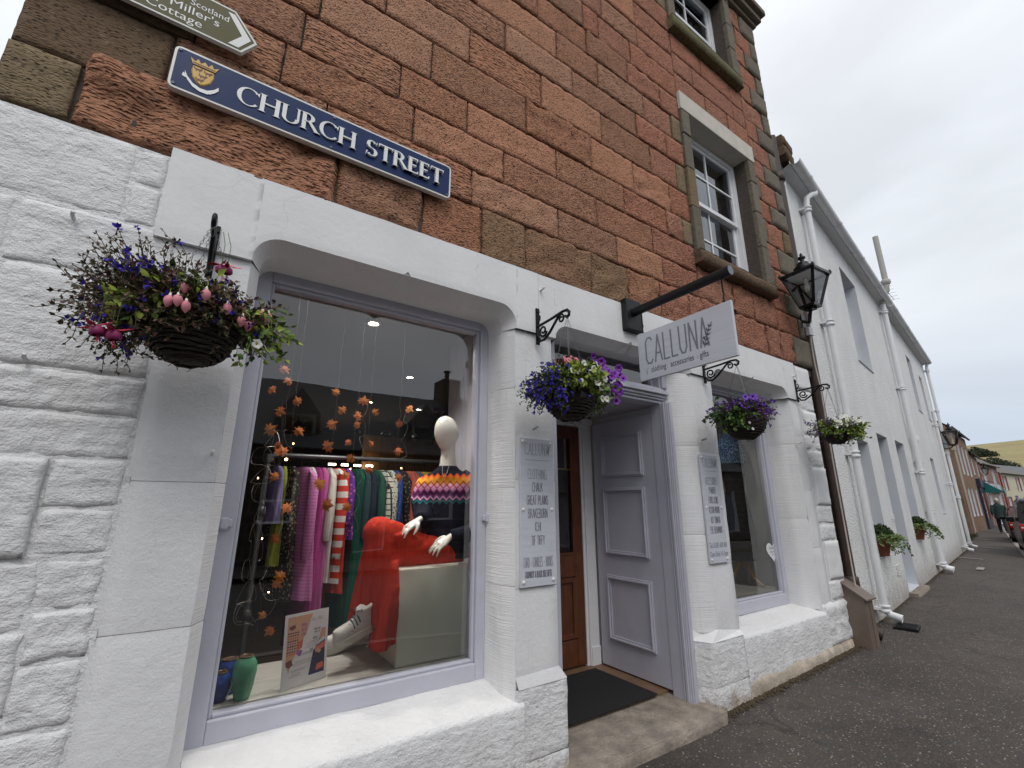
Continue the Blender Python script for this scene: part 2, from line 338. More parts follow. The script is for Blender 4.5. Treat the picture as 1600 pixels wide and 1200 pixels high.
    def build(s, name, mats, parent=None, bevel=0, loc=None, rot=None, **tags):
        o = bpy.data.objects.new(name, s.mesh(name, mats)); COL.objects.link(o)
        if parent: o.parent = parent
        if loc: o.location = loc
        if rot: o.rotation_euler = rot
        if bevel:
            b = o.modifiers.new('Bevel', 'BEVEL'); b.width = bevel; b.segments = 2; b.limit_method = 'ANGLE'; b.harden_normals = False
        for k, v in tags.items(): o[k] = v
        return o
def tag(o, label, category=None, group=None):
    o['label'] = label
    if category: o['category'] = category
    if group: o['group'] = group
    return o
def thing(name, label, category, loc=(0,0,0), rz=0, group=None):
    o = bpy.data.objects.new(name, None); COL.objects.link(o); o.empty_display_size = .1
    o.location = loc; o.rotation_euler = (0, 0, rz); return tag(o, label, category, group)
def instance(src, name, parent, loc=(0,0,0), rot=(0,0,0), sc=1):
    o = bpy.data.objects.new(name, src.data); COL.objects.link(o); o.parent = parent; o.location = loc; o.rotation_euler = rot
    o.scale = sc if isinstance(sc, tuple) else (sc,)*3; return o
def copy_thing(root, loc, rz, label=None):
    c = root.copy(); COL.objects.link(c); c.location = loc; c.rotation_euler = (0, 0, rz)
    if label: c['label'] = label
    for ch in root.children:
        k = ch.copy(); COL.objects.link(k); k.parent = c
        for g in ch.children:
            h = g.copy(); COL.objects.link(h); h.parent = k
    return c
def remeshed(mb, size, smooth=2, decim=0):
    """union of the overlapping pieces in mb as one continuous skin; returns an MB"""
    me = mb.mesh('tmp', []); o = bpy.data.objects.new('tmp', me); COL.objects.link(o)
    r = o.modifiers.new('r', 'REMESH'); r.mode = 'VOXEL'; r.voxel_size = size
    if smooth:
        q = o.modifiers.new('s', 'SMOOTH'); q.iterations = smooth; q.factor = .5
    dg = bpy.context.evaluated_depsgraph_get(); ev = o.evaluated_get(dg); me2 = ev.to_mesh()
    res = MB(); res.smooth = True
    res.add([v.co[:] for v in me2.vertices], [tuple(p.vertices) for p in me2.polygons], True)
    ev.to_mesh_clear(); bpy.data.objects.remove(o); bpy.data.meshes.remove(me); return res
def fbm(x, y, z, o=3):
    t = 0; a = 1; 
    for _ in range(o):
        t += a*NZ.noise(Vector((x, y, z))); a *= .5; x *= 2.1; y *= 2.1; z *= 2.1
    return t
def block(x0, x1, z0, z1, yf=0, back=.07, amp=.01, rnd=.02, seed=0, res=.035, jit=.006, freq=9, pillow=0, hollow=0):
    """one hewn stone: relief front face, worn arrises, sides running back into the wall"""
    nx = max(3, min(44, int((x1-x0)/res))); nz = max(3, min(16, int((z1-z0)/res))); b = MB(); b.smooth = True
    w, h = x1-x0, z1-z0
    def fn(u, v):
        x = x0+w*u; z = z0+h*v; d = min(u*w, (1-u)*w, v*h, (1-v)*h)
        e = max(0, 1-d/rnd)**2 * rnd
        y = yf + e - amp*fbm(x*freq+seed, seed*1.7, z*freq*1.3, 3) - pillow*min(1, d/(.06)) + hollow*max(0, fbm(x*3+seed, 5, z*3, 2))
        ed = 1-min(1, d/.03)
        x += ed*jit*NZ.noise(Vector((z*14, seed, 3))); z += ed*jit*NZ.noise(Vector((x*14, seed, 7)))
        return (x, y, z)
    b.grid(fn, nx, nz)
    V = b.v; n1 = nz+1
    ring = [i*n1 for i in range(nx+1)] + [nx*n1+j for j in range(1, nz+1)] + [i*n1+nz for i in range(nx-1, -1, -1)] + [j for j in range(nz-1, 0, -1)]
    o = len(V); k = len(ring)
    for i in ring: V.append((V[i][0], yf+back, V[i][2]))
    for i in range(k):
        b.f.append((ring[i], o+i, o+(i+1) % k, ring[(i+1) % k])); b.m.append(0); b.sm.append(False)
    return b
# monoline capitals drawn as strokes on a 1 x 2 cell; ribbons of small thickness
GL = {
 'A': [[(0,0),(.5,2),(1,0)],[(.17,.62),(.83,.62)]], 'B': [[(0,0),(0,2),(.7,1.9),(.85,1.5),(.6,1.08),(0,1.03)],[(.6,1.08),(.95,.75),(.9,.3),(.65,0),(0,0)]],
 'C': [[(.95,1.75),(.7,2),(.25,1.97),(0,1.65),(0,.35),(.25,.03),(.7,0),(.95,.25)]], 'D': [[(0,0),(0,2),(.55,1.9),(.95,1.45),(.95,.55),(.55,.08),(0,0)]],
 'E': [[(.85,2),(0,2),(0,0),(.9,0)],[(0,1.05),(.7,1.05)]], 'F': [[(.85,2),(0,2),(0,0)],[(0,1.05),(.7,1.05)]],
 'G': [[(.95,1.7),(.7,2),(.25,1.97),(0,1.6),(0,.4),(.25,.03),(.7,0),(.97,.3),(.97,.95),(.55,.95)]], 'H': [[(0,0),(0,2)],[(.95,0),(.95,2)],[(0,1),(.95,1)]],
 'I': [[(.15,0),(.15,2)]], 'K': [[(0,0),(0,2)],[(.9,2),(0,.85)],[(.3,1.2),(.95,0)]], 'L': [[(0,2),(0,0),(.75,0)]], 'M': [[(0,0),(.08,2),(.55,.6),(1.02,2),(1.1,0)]],
 'N': [[(0,0),(.05,2),(.9,0),(.95,2)]], 'O': [[(.5,2),(.12,1.75),(0,1),(.12,.25),(.5,0),(.88,.25),(1,1),(.88,1.75),(.5,2)]], 'P': [[(0,0),(0,2),(.65,1.95),(.92,1.5),(.65,1.0),(0,.95)]],
 'R': [[(0,0),(0,2),(.65,1.95),(.9,1.5),(.62,1.05),(0,1.0)],[(.4,1.0),(.95,0)]], 'S': [[(.9,1.75),(.65,2),(.2,1.95),(.03,1.55),(.25,1.15),(.7,.9),(.95,.5),(.75,.05),(.3,0),(0,.28)]],
 'T': [[(0,2),(1,2)],[(.5,2),(.5,0)]], 'U': [[(0,2),(.02,.4),(.25,.02),(.65,.02),(.9,.4),(.92,2)]], 'V': [[(0,2),(.45,0),(.9,2)]], 'W': [[(0,2),(.3,0),(.6,1.4),(.9,0),(1.2,2)]],
 'X': [[(0,0),(.9,2)],[(0,2),(.9,0)]], 'Y': [[(0,2),(.45,1),(.9,2)],[(.45,1),(.45,0)]], '-': [[(.15,1),(.6,1)]], '&': [[(.95,0),(.2,1.5),(.4,2),(.65,1.6),(.1,.7),(.2,.1),(.6,.05),(.9,.7)]], ' ': [],
}
GW = {'I': .3, 'L': .78, ' ': .7, '-': .75, 'M': 1.1, 'W': 1.2, 'E': .88, 'F': .85}
def ribbon(mb, pts, w, place, t):
    for a, b in zip(pts, pts[1:]):
        a, b = Vector(a), Vector(b); d = b-a
        if d.length < 1e-7: continue
        d.normalize(); n = Vector((-d.y, d.x))*w/2; e = d*w*.32
        q = [a-e-n, b+e-n, b+e+n, a-e+n]
        t[0] += 2.5e-5
        mb.add([place(p.x, p.y, t[0]) for p in q], [(0,1,2,3)], False)
def strokes(mb, text, x, y, h, place, stroke, aspect=.5, gap=.28, anchor='c'):
    """draw text with cap height h; aspect = glyph width / height"""
    sx = h*aspect; sy = h/2; tot = sum(GW.get(c, 1)+gap for c in text)*sx - gap*sx
    cx = x - tot/2 if anchor == 'c' else x; t = [0.0004]
    for c in text:
        for poly in GL.get(c, []):
            ribbon(mb, [(cx+p[0]*sx, y+p[1]*sy) for p in poly], stroke, place, t)
        cx += (GW.get(c, 1)+gap)*sx
    return tot
def font_text(mb, text, x, y, size, place, xs=1.0, align='CENTER', d=.0006, shear=0, bold=0):
    cu = bpy.data.curves.new('t', 'FONT'); cu.body = text; cu.size = size; cu.align_x = align; cu.resolution_u = 3; cu.shear = shear; cu.offset = bold
    o = bpy.data.objects.new('t', cu); COL.objects.link(o); dg = bpy.context.evaluated_depsgraph_get(); me = o.evaluated_get(dg).to_mesh()
    mb.add([place(x+v.co.x*xs, y+v.co.y, d) for v in me.vertices], [tuple(p.vertices) for p in me.polygons], False)
    o.evaluated_get(dg).to_mesh_clear(); bpy.data.objects.remove(o); bpy.data.curves.remove(cu)
# ---------------------------------------------------------------- setting: ground, road, pavement
def gz(x): return -.09 if x < 3.3 else (-.09 + (x-3.3)/2.7*.09 if x < 6 else 0)
def kerb_y(x): return -2.95 if x < .2 else .70 + (x-19.5)*.189
def wall_y(x): return .35 if x < 6.5 else .45 + (x-6.5)*.1457
def structure(b, name, m, **k): o = b.build(name, m, **k); o['kind'] = 'structure'; return o
b = MB(); b.add([(-1500,-1500,-.6),(2500,-1500,-.6),(2500,1500,-.6),(-1500,1500,-.6)], [(0,1,2,3)])
structure(b, 'ground', mk('rough_pasture', (.12,.10,.05), .9, .3, .02))
xs = [-12 + .5*i for i in range(150)]
b = MB()
def pave(u, v):
    x = -12 + 75*u; y0 = kerb_y(x); y1 = wall_y(x); y = y0 + (y1-y0)*v
    return (x, y, gz(x) + .012*NZ.noise(Vector((x*.8, y*.9, 1))) - .02*(1-v))
b.smooth = True; b.grid(pave, 180, 10)
structure(b, 'pavement', 'asphalt')
b = MB()
def road(u, v):
    x = -40 + 140*u; y = kerb_y(max(x, -1))+.06; return (x, y-6.2*v, gz(x)-.13+.05*math.sin(PI*v))
b.smooth = True; b.grid(road, 70, 6); structure(b, 'road', 'road')
b = MB()
def opp(u, v):
    x = -40+140*u; y = kerb_y(max(x, -1))-6.1; return (x, y-2.4*v, gz(x)-.02)
b.grid(opp, 70, 2); structure(b, 'pavement', 'asphalt')
x = -3.0; k = 0
kb = thing('kerb', 'pale stone kerb edging the dark pavement along the road', 'kerb'); kb['kind'] = 'structure'
while x < 60:
    x1 = x+.9; b = MB(); y0, y1 = kerb_y(x), kerb_y(x1)
    z = gz(x)-.012
    b.add([(x,y0-.14,z),(x1-.01,y1-.14,z),(x1-.01,y1+.004,z+.006),(x,y0+.004,z+.006),(x,y0-.15,z-.2),(x1-.01,y1-.15,z-.2)], [(0,1,2,3),(4,5,1,0)])
    b.build('kerb_stone', 'kerb', kb); x = x1
for (x, y, sx, sy, a) in ((15.2,.78,.55,.12,8),(22.5,2.1,1.2,.08,60),(27.5,3.0,1.3,.1,60),(17.8,1.55,.7,.09,70)):
    b = MB(); m = Matrix.Rotation(R(a), 4, 'Z'); m.translation = Vector((x, y, gz(x)+.006)); b.obox(m, sx, sy, .012)
    structure(b, 'pavement_patch', 'chalk_line')

# ---------------------------------------------------------------- the corner shop building
H = thing('stone_shop_building', 'tall red sandstone corner building with white painted shopfront on its ground floor', 'building')
rs = random.Random(7)
XL, XR = -.95, 6.22
SPR, = (2.62,)                                   # springing of the openings' rounded heads
W1 = (.05, 1.645, 2.775); DR = (1.995, 3.60, 2.735); W2 = (3.955, 5.40, 2.735)
# --- core of the wall, set behind the face stones
b = MB()
def core(x0, x1, z0, z1, y0=.022, y1=.5): b.box(x0, x1, y0, y1, z0, z1)
core(XL+.02, 4.08, 3.0, 9.0); core(5.34, XR-.02, 3.0, 9.0)
core(4.08, 5.34, 3.0, 4.0); core(4.08, 5.34, 5.85, 7.2); core(4.08, 5.34, 8.66, 9.0)
b.build('wall_core', 'mortar', H)
b = MB()
for x0, x1 in ((XL+.02, .02), (1.69, 1.97), (3.66, 3.9), (5.46, 6.06)): b.box(x0, x1, .06, .44, -.3, 3.0)
b.box(.02, 1.69, .30, .44, -.3, .40); b.box(3.9, 5.46, .30, .44, -.3, .42)
b.box(.02, 1.69, .30, .44, 2.76, 3.0); b.box(3.9, 5.46, .30, .44, 2.72, 3.0); b.box(1.97, 3.66, .31, .44, 2.71, 3.0)
b.build('wall_core', 'white_dressed', H)
b = MB(); b.box(XL+.02, XL+.4, .05, 9, -.3, 9.0); b.box(XR-.4, XR-.02, .5, 9, -.3, 9.0); b.box(XL, XR, 8.7, 9, -.3, 9.0); b.box(XL, XR, .05, 9, 9.0, 9.06)
b.build('side_wall', 'mortar', H)
# --- red hewn stones, course by course
CZ = [3.09,3.47,3.75,4.04,4.33,4.68,5.03,5.33,5.66,5.97,6.30,6.62,6.98,7.32,7.66,8.0,8.35,8.72]
JO = {0: [-.71,.42,.93,1.37,1.74,2.41,2.85,3.28,3.72], 1: [-.43,.30,1.28,2.07,2.737,3.36], 2: [-.36,.043,.832,1.546,2.513,3.25],
 3: [-.5,.12,.72,1.23,2.07,2.886,3.5], 4: [-.4,.19,.933,1.76,2.484,3.044,3.6], 5: [-.2,.583,1.23,1.925,2.634,3.332],
 6: [.0,.8,1.559,2.286,3.152,3.62], 7: [.5,1.287,2.115,2.628,3.297], 8: [.35,1.1,1.9,2.5,3.077,3.6], 9: [.4,1.0,1.7,2.472,2.684,3.157], 10: [.6,1.4,2.2,2.75,3.3]}
def onscreen(x, z):
    d = Vector((x, 0, z))-Vector((0,-2.4,1.45)); c = d.dot(f_)
    if c < .1: return False
    return abs(703.3*d.dot(r_)/c) < 900 and abs(703.3*d.dot(u_)/c) < 700
nst = 0
def stone(x0, x1, z0, z1, mat, **k):
    global nst; nst += 1
    vis = any(onscreen(x, z) for x in (x0, x1) for z in (z0, z1))
    g = k.pop('gap', .0055)
    kk = dict(yf=rs.uniform(-.008,.004), amp=.007, rnd=.006, seed=rs.uniform(0,90), res=.024 if vis else .2, jit=.005, freq=16); kk.update(k)
    if not vis: kk['res'] = .2
    elif x0 > 3.3 or z0 > 5: kk['res'] = max(kk['res'], .036)
    o = block(x0+g, x1-g*rs.uniform(.6,1.4), z0+g*.9, z1-g*.9, **kk).build(k.get('name', 'stone'), mat, H); return o
def course(x0, x1, z0, z1, joints, i, right=False):
    xs = [x0] + [j for j in joints if x0+.12 < j < x1-.12] + [x1]; full = [xs[0]]
    for a, c in zip(xs, xs[1:]):
        n = max(1, round((c-a)/.72)) if c-a > .98 else 1
        for q in range(1, n): full.append(a+(c-a)*(q+rs.uniform(-.15,.15))/n)
        full.append(c)
    for a, c in zip(full, full[1:]):
        mid = (a+c)/2; t = rs.random()
        warm = mid > 3.0+.5*rs.random() or (i > 8 and t < .4)
        mat = 'stone_warm' if warm else 'stone_red'
        if i == 0 and (1.3 < mid < 1.8 or 2.0 < mid < 3.3): mat = 'stone_orange_buff' if t < .7 else 'stone_red'
        if i == 0 and mid < -.7: mat = 'stone_buff'
        if i == 1 and mid < -.43: mat = 'stone_brown'
        if i == 2 and mid < -.3: mat = 'stone_brown'
        k = {}
        if i == 0 and -.71 < mid < .93: k = dict(amp=.034, freq=4.5, rnd=.03)
        if mat == 'stone_red': mat = rs.choice(['stone_red','stone_red','stone_red_coarse','stone_red_smooth'])
        if mat == 'stone_brown': k = dict(amp=.004, rnd=.012)
        elif i == 0 and mid > 1.7: k = dict(amp=.022, freq=7, jit=.014)
        elif (i == 1 and t > .4) or (i == 2 and t > .6) or t > .8: k = dict(amp=.017, freq=8)
        stone(a, c, z0, z1, mat, **k)
for i in range(len(CZ)-1):
    z0, z1 = CZ[i], CZ[i+1]; zm = (z0+z1)/2; lo = z0
    if i == 0: stone(XL, -.71, 3.055, 3.36, 'stone_buff', amp=.006); stone(-.71, .40, 3.055, 3.47, 'stone_red_coarse', amp=.04, freq=4.0, rnd=.03)
    if i == 1: stone(XL, -.43, 3.36, 3.75, 'stone_brown', amp=.004, rnd=.012)
    xs0 = .40 if i == 0 else (-.43 if i == 1 else XL)
    zone = (3.84 < zm < 6.09) or (7.0 < zm < 8.9)
    qx = 5.80 if i % 2 == 0 else 6.03
    course(xs0, 3.76 if (zone and i % 2) else 3.93, z0, z1, JO.get(i, []), i)
    if zone:
        if i % 2: stone(3.76, 3.93, z0, z1, 'stone_buff', amp=.006)
        course(5.62 if i % 2 else 5.5, qx, z0, z1, [], i)
        if i % 2: stone(5.5, 5.62, z0, z1, 'stone_grey', amp=.004)
    else:
        course(5.5, qx, z0, z1, [], i)
    stone(qx, XR, z0+.004, z1-.004, 'stone_grey' if i != 5 else 'stone_buff', amp=.005, yf=-.028, rnd=.022, jit=.004, back=.10)
for z0, z1 in ((3.09,3.47),(3.47,3.84),(6.09,6.39),(6.39,6.70),(6.70,7.0)):
    course(3.93, 5.5, z0, z1, [4.5+rs.uniform(-.2,.1), 5.05+rs.uniform(-.1,.2)], 0 if z1 < 3.9 else 12)
# window surrounds
for (z0, z1, ls) in ((4.0, 5.83, [4.0,4.55,5.05,5.5,5.83]), (7.2, 8.66, [7.2,7.75,8.2,8.66])):
    for a, c in zip(ls, ls[1:]):
        for (x0, x1, nm) in ((3.93, 4.08, 'l'), (5.34, 5.50, 'r')):
            bb = MB(); y0 = -.03+rs.uniform(-.004,.004)
            bb.box(x0+.003, x1-.003, y0, .30, a+.004, c-.004)
            bb.build('jamb_stone', 'stone_buff' if nm == 'l' and rs.random() < .5 else 'stone_grey', H, bevel=.01)
bb = MB(); bb.box(3.93, 5.5, -.035, .30, 5.835, 6.085); bb.build('lintel_stone', 'stone_pale', H, bevel=.008)
bb = MB(); bb.box(3.93, 5.5, -.035, .30, 8.66, 8.72); bb.build('lintel_stone', 'stone_grey', H, bevel=.008)
for z0, z1, m in ((3.845, 3.995, 'stone_brown'), (7.01, 7.195, 'sill_moss')):
    o = block(3.90, 5.44, z0, z1, yf=-.10, back=.40, amp=.006, rnd=.02, res=.05, jit=.008, seed=z0); o.add([(3.9,-.085,z1-.003),(5.44,-.085,z1-.003),(5.44,.3,z1+.01),(3.9,.3,z1+.01)], [(0,1,2,3)])
    o.build('window_sill', m, H)
# cornice
bb = MB()
for y0, y1, z0, z1 in ((-.06,.3,8.73,8.80),(-.13,.3,8.80,8.90),(-.19,.3,8.90,9.0)): bb.box(XL-.05, XR+.0-y0*.6, y0, y1, z0+.001, z1-.001)
bb.build('cornice', 'stone_grey', H, bevel=.015)
# sash windows of the upper floors
def sash(z0, z1, x0=4.08, x1=5.34):
    w = MB(); y = .17
    w.box(x0, x0+.06, y, y+.13, z0, z1); w.box(x1-.06, x1, y, y+.13, z0, z1); w.box(x0+.06, x1-.06, y, y+.13, z1-.06, z1); w.box(x0+.06, x1-.06, y, y+.13, z0, z0+.045)
    fr = w.build('sash_window', 'white_wood', H, bevel=.004); zm = (z0+z1)/2; xm = (x0+x1)/2
    for (a, c, yy) in ((z0+.045, zm+.02, .235), (zm-.02, z1-.06, .195)):
        s = MB(); xa, xb = x0+.062, x1-.062
        s.box(xa, xa+.045, yy, yy+.035, a, c); s.box(xb-.045, xb, yy, yy+.035, a, c); s.box(xa+.045, xb-.045, yy, yy+.035, c-.045, c); s.box(xa+.045, xb-.045, yy, yy+.035, a, a+.05)
        s.box(xm-.011, xm+.011, yy+.006, yy+.03, a+.05, c-.045); s.box(xa+.045, xm-.011, yy+.006, yy+.03, (a+c)/2-.011, (a+c)/2+.011); s.box(xm+.011, xb-.045, yy+.006, yy+.03, (a+c)/2-.011, (a+c)/2+.011)
        s.build('sash', 'white_wood', fr)
        for (q0, q1) in ((xa+.045, xm-.011), (xm+.011, xb-.045)):
            for (r0, r1) in ((a+.05, (a+c)/2-.011), ((a+c)/2+.011, c-.045)):
                g = MB(); t = rs.uniform(-.0025,.0025); u = rs.uniform(-.002,.002)
                g.add([(q0,yy+.018+t,r0),(q1,yy+.018-t+u,r0),(q1,yy+.018-t,r1),(q0,yy+.018+t-u,r1)], [(0,1,2,3)]); g.build('pane', 'glass2', fr)
    c = MB(); c.smooth = True
    for (xa, xb) in ((x0+.12, x0+.5), (x1-.55, x1-.1)):
        c.grid(lambda u, v: (xa+(xb-xa)*u, .42+.03*math.sin(u*26), z0+.1+(z1-z0-.2)*v), 40, 2)
    c.build('curtain', 'curtain', H)
    d = MB(); d.box(x0-.6, x1+.5, 1.9, 1.95, z0-.3, z1+.1); d.box(x0-.6, x1+.5, .5, 1.95, z1+.1, z1+.13); d.box(x0-.6, x1+.5, .5, 1.95, z0-.3, z0-.26); d.box(x1+.5, x1+.53, .5, 1.95, z0-.3, z1+.1); d.box(x0-.63, x0-.6, .5, 1.95, z0-.3, z1+.1)
    d.build('room', 'dark_room', H)
sash(4.0, 5.835); sash(7.2, 8.66)

# --- white painted ground floor
def pier(poly, z0, z1, mat, seed=0, amp=.004, res=.07, name='dressed_stone', taper=None):
    """dressed stone of plan poly (x, y), open at the back"""
    b = MB(); b.smooth = False; pts = []
    for (p, q) in zip(poly, poly[1:]):
        L = math.dist(p, q); n = max(1, int(L/res))
        for i in range(n): pts.append((p[0]+(q[0]-p[0])*i/n, p[1]+(q[1]-p[1])*i/n, i == 0))
    pts.append((*poly[-1], True)); nz = max(2, int((z1-z0)/res))
    def fn(u, v):
        i = round(u*(len(pts)-1)); x, y, c = pts[i]; z = z0+(z1-z0)*v
        e = (max(0, 1-min(v, 1-v)*(z1-z0)/.012))*.005
        k = amp*fbm(x*7+seed, y*7, z*7, 3); dx = (.6*k if c else 0)
        return (x+dx, y - k + e, z)
    b.grid(fn, len(pts)-1, nz, sm=True)
    o = b.build(name, mat, H)
    return o
def stack(poly, zs, mat, **k):
    for i, (a, c) in enumerate(zip(zs, zs[1:])): pier(poly, a+.001, c-.001, mat, seed=a*3, **k)
C1, C2 = .045, .10
# left: rough coursed blocks
for (x0,x1,z0,z1,am) in ((-.95,-.46,2.66,3.05,.020),(-.45,-.345,2.86,3.04,.012),(-.45,-.345,2.66,2.85,.012),(-.95,-.775,2.30,2.65,.016),(-.765,-.262,2.38,2.65,.018),(-.765,-.262,1.965,2.37,.02),
    (-.95,-.775,1.96,2.29,.016),(-.95,-.262,1.80,1.955,.024),(-.95,-.262,1.625,1.792,.024),(-.95,-.49,1.265,1.615,.02),(-.478,-.262,1.44,1.615,.02),(-.478,-.262,1.265,1.43,.022),
    (-.95,-.68,1.0,1.25,.026),(-.67,-.44,1.02,1.25,.03),(-.43,-.262,1.085,1.25,.03),(-.43,-.262,.915,1.075,.03),(-.95,-.56,.76,.99,.024),(-.55,-.44,.76,1.01,.02),(-.95,-.45,.50,.75,.024),(-.44,-.262,.70,.905,.024),(-.44,-.262,.45,.69,.02),
    (-.95,-.5,.2,.49,.02),(-.49,-.262,.14,.44,.02),(-.95,-.262,-.3,.13,.02)):
    block(x0, x1, z0, z1, yf=(-.022 if (x0, z1) == (-.95, 1.615) else -.004+rs.uniform(-.003,.003)), amp=am*.30, rnd=.008, res=.014, jit=.004 if (x0, z1) == (-.95, 1.615) else .009, seed=z0*9+x0, freq=11 if am < .022 else 15, back=.06).build('painted_stone', 'white_rough', H)
b = MB(); b.add([(XL+.005,.003,-.3),(-.24,.003,-.3),(-.24,.003,3.05),(XL+.005,.003,3.05)], [(0,1,2,3)]); b.build('painted_mortar', 'white_rough', H)
stack([(-.255,.05),(-.25,0),(W1[0],0)], [-.3,.45,.97,1.54,2.28,SPR], 'white_dressed', amp=.003)
stack([(W1[0],0),(W1[0]+C1,C2)], [-.3,.45,.97,1.54,2.28,SPR], 'white_tooled', amp=.001, res=.04)
stack([(W1[0]+C1,C2),(W1[0]+C1,.30)], [.36,1.54,SPR], 'white_tooled', amp=.001)
# pier between display window and doorway
stack([(W1[1]-C1,.30),(W1[1]-C1,C2),(W1[1],0)], [.34,.97,1.55,2.2,SPR], 'white_tooled', amp=.001, res=.04)
stack([(W1[1],0),(DR[0]-.03,0),(DR[0],.05),(DR[0],.30)], [.43,.955,1.6,2.15,SPR], 'white_dressed', amp=.003)
stack([(W1[1]+.0,.02),(W1[1]+.01,-.018),(DR[0]+.015,-.018),(DR[0]+.03,0),(DR[0]+.03,.32)], [-.3,.07,.43], 'white_rough', amp=.007, res=.03)
b = MB(); b.add([(W1[1]+.01,-.018,.43),(DR[0]+.015,-.018,.43),(DR[0]+.03,0,.43),(DR[0]+.03,.32,.43),(DR[0],.32,.50),(DR[0]-.03,0,.50),(W1[1],0,.49)], [(0,1,5,6),(1,2,5),(2,3,4,5)]); b.build('chamfer_stop', 'white_dressed', H)
# pier between doorway and small window
stack([(3.405,.30),(3.405,.16),(3.50,.055),(DR[1]+.03,0)], [.45,1.2,1.95,SPR], 'white_tooled', amp=.002, res=.04)
stack([(DR[1]+.03,0),(W2[0]-.02,0),(W2[0]+.03,.08),(W2[0]+.03,.30)], [.42,.95,1.9,SPR], 'white_dressed', amp=.003)
stack([(3.40,.3),(3.40,.12),(3.475,-.04),(W2[0]-.03,-.04),(W2[0]-.03,.3)], [-.3,.09,.40], 'white_rough', amp=.008, res=.03)
b = MB(); b.add([(3.475,-.04,.40),(W2[0]-.03,-.04,.40),(W2[0]-.02,0,.43),(DR[1]+.03,0,.47),(3.50,.055,.53),(3.405,.16,.54),(3.40,.12,.40)], [(0,1,2,3),(0,3,4,5,6)]); b.build('chamfer_stop', 'white_dressed', H)
# pier at the right end
stack([(W2[1]-.02,.30),(W2[1]-.02,.14),(W2[1]+.06,0)], [.40,1.3,2.1,SPR], 'white_tooled', amp=.002, res=.04)
stack([(W2[1]+.06,0),(5.68,0),(5.69,.05)], [.43,1.0,1.6,2.2,SPR], 'white_dressed', amp=.003)
for i, (z0, z1) in enumerate(((2.78,3.05),(2.52,2.77),(2.24,2.51),(2.06,2.23),(1.86,2.05),(1.44,1.85),(1.24,1.43),(1.06,1.23),(.66,1.05),(.46,.65))):
    big = z1-z0 > .26
    block(5.70 if not big else 5.73, 6.07, z0, z1, yf=-.014 if big else -.002, amp=.004 if big else .010, rnd=.009, res=.03, jit=.006, seed=i*7.7, back=.07).build('painted_stone', 'white_rough' if not big else 'white_dressed', H)
block(5.45, 6.09, .05, .455, yf=-.02, amp=.02, rnd=.03, res=.03, seed=3.1).build('painted_stone', 'white_rough', H)
b = MB(); b.add([(5.66,.006,-.3),(6.075,.006,-.3),(6.075,.006,3.07),(5.66,.006,3.07)], [(0,1,2,3)]); b.box(6.05, 6.075, .03, .5, -.3, 3.07); b.build('painted_mortar', 'white_rough', H)
# lintels with rounded shoulders: face, then chamfer, then reveal following the same outline
def outline(x0, x1, zt, r, n=8):
    p = [(x0, SPR)]
    p += [(x0+r-r*math.cos(PI/2*i/n), zt-r+r*math.sin(PI/2*i/n)) for i in range(0, n+1)]
    for i in range(1, 16): p.append((x0+r+(x1-x0-2*r)*i/16, zt))
    p += [(x1-r+r*math.sin(PI/2*i/n), zt-r+r*math.cos(PI/2*i/n)) for i in range(0, n+1)]
    return p+[(x1, SPR)]
def lintel(xa, xb, x0, x1, zt, r, c1, c2, ztop, yf, seed):
    b = MB(); p = outline(x0, x1, zt, r)
    xs = [xa + (x0-xa)*i/14 for i in range(15)]
    cols = [(x, SPR) for x in xs[:-1]] + p + [(x1+(xb-x1)*i/10, SPR) for i in range(1, 11)]
    K = 12
    def fn(u, v):
        x, z = cols[round(u*(len(cols)-1))]; z = z + (ztop-z)*v + (.004*NZ.noise(Vector((x*5, seed, 1))) if v == 1 else 0)
        return (x, yf - .0012*fbm(x*6+seed, 3, z*6, 2) - (0 if v else -.003), z)
    b.smooth = True; b.grid(fn, len(cols)-1, K)
    # top and ends
    b.add([(xa,yf,ztop),(xb,yf,ztop),(xb,.06,ztop),(xa,.06,ztop),(xa,yf,SPR),(xa,.06,SPR),(xb,yf,SPR),(xb,.06,SPR)], [(0,1,2,3),(0,3,5,4),(1,6,7,2)], False)
    if xa < x0: b.add([(xa,yf,SPR),(x0,yf,SPR),(x0,.06,SPR),(xa,.06,SPR)], [(0,3,2,1)], False)
    b.build('lintel', 'white_smooth', H)
    b = MB(); xc, zc = (x0+x1)/2, zt-.6
    def inset(x, z, c):
        # towards the middle of the opening, by the normal of the outline
        if z <= SPR+1e-6: return (x + (c if x < xc else -c), z)
        if x < x0+r: cx, cz = x0+r, zt-r
        elif x > x1-r: cx, cz = x1-r, zt-r
        else: return (x, z-c)
        if z < cz: return (x + (c if x < xc else -c), z)
        k = 1-c/r; return (cx+(x-cx)*k, cz+(z-cz)*k)
    rows = [[(x, yf, z) for x, z in p], [(*inset(x, z, c1)[:1], c2, inset(x, z, c1)[1]) for x, z in p], [(inset(x, z, c1+.002)[0], .31, inset(x, z, c1+.002)[1]) for x, z in p]]
    n = len(p); b.add([q for rw in rows for q in rw], [(k*n+i, k*n+i+1, (k+1)*n+i+1, (k+1)*n+i) for k in range(2) for i in range(n-1)], False)
    b.build('soffit', 'white_smooth', H)
    # small mason's stop in the middle of the head
    q = MB(); q.add([(xc-.03,yf+.006,zt-.004),(xc,yf-.012,zt+.02),(xc+.03,yf+.006,zt-.004),(xc-.05,C2,zt-c1-.004),(xc,C2-.04,zt-c1-.012),(xc+.05,C2,zt-c1-.004)], [(0,3,4,1),(1,4,5,2)], True); q.build('keystone_rib', 'white_smooth', H)
lintel(-.34, 1.835, W1[0], W1[1], W1[2], .135, C1, C2, 3.092, -.022, 1)
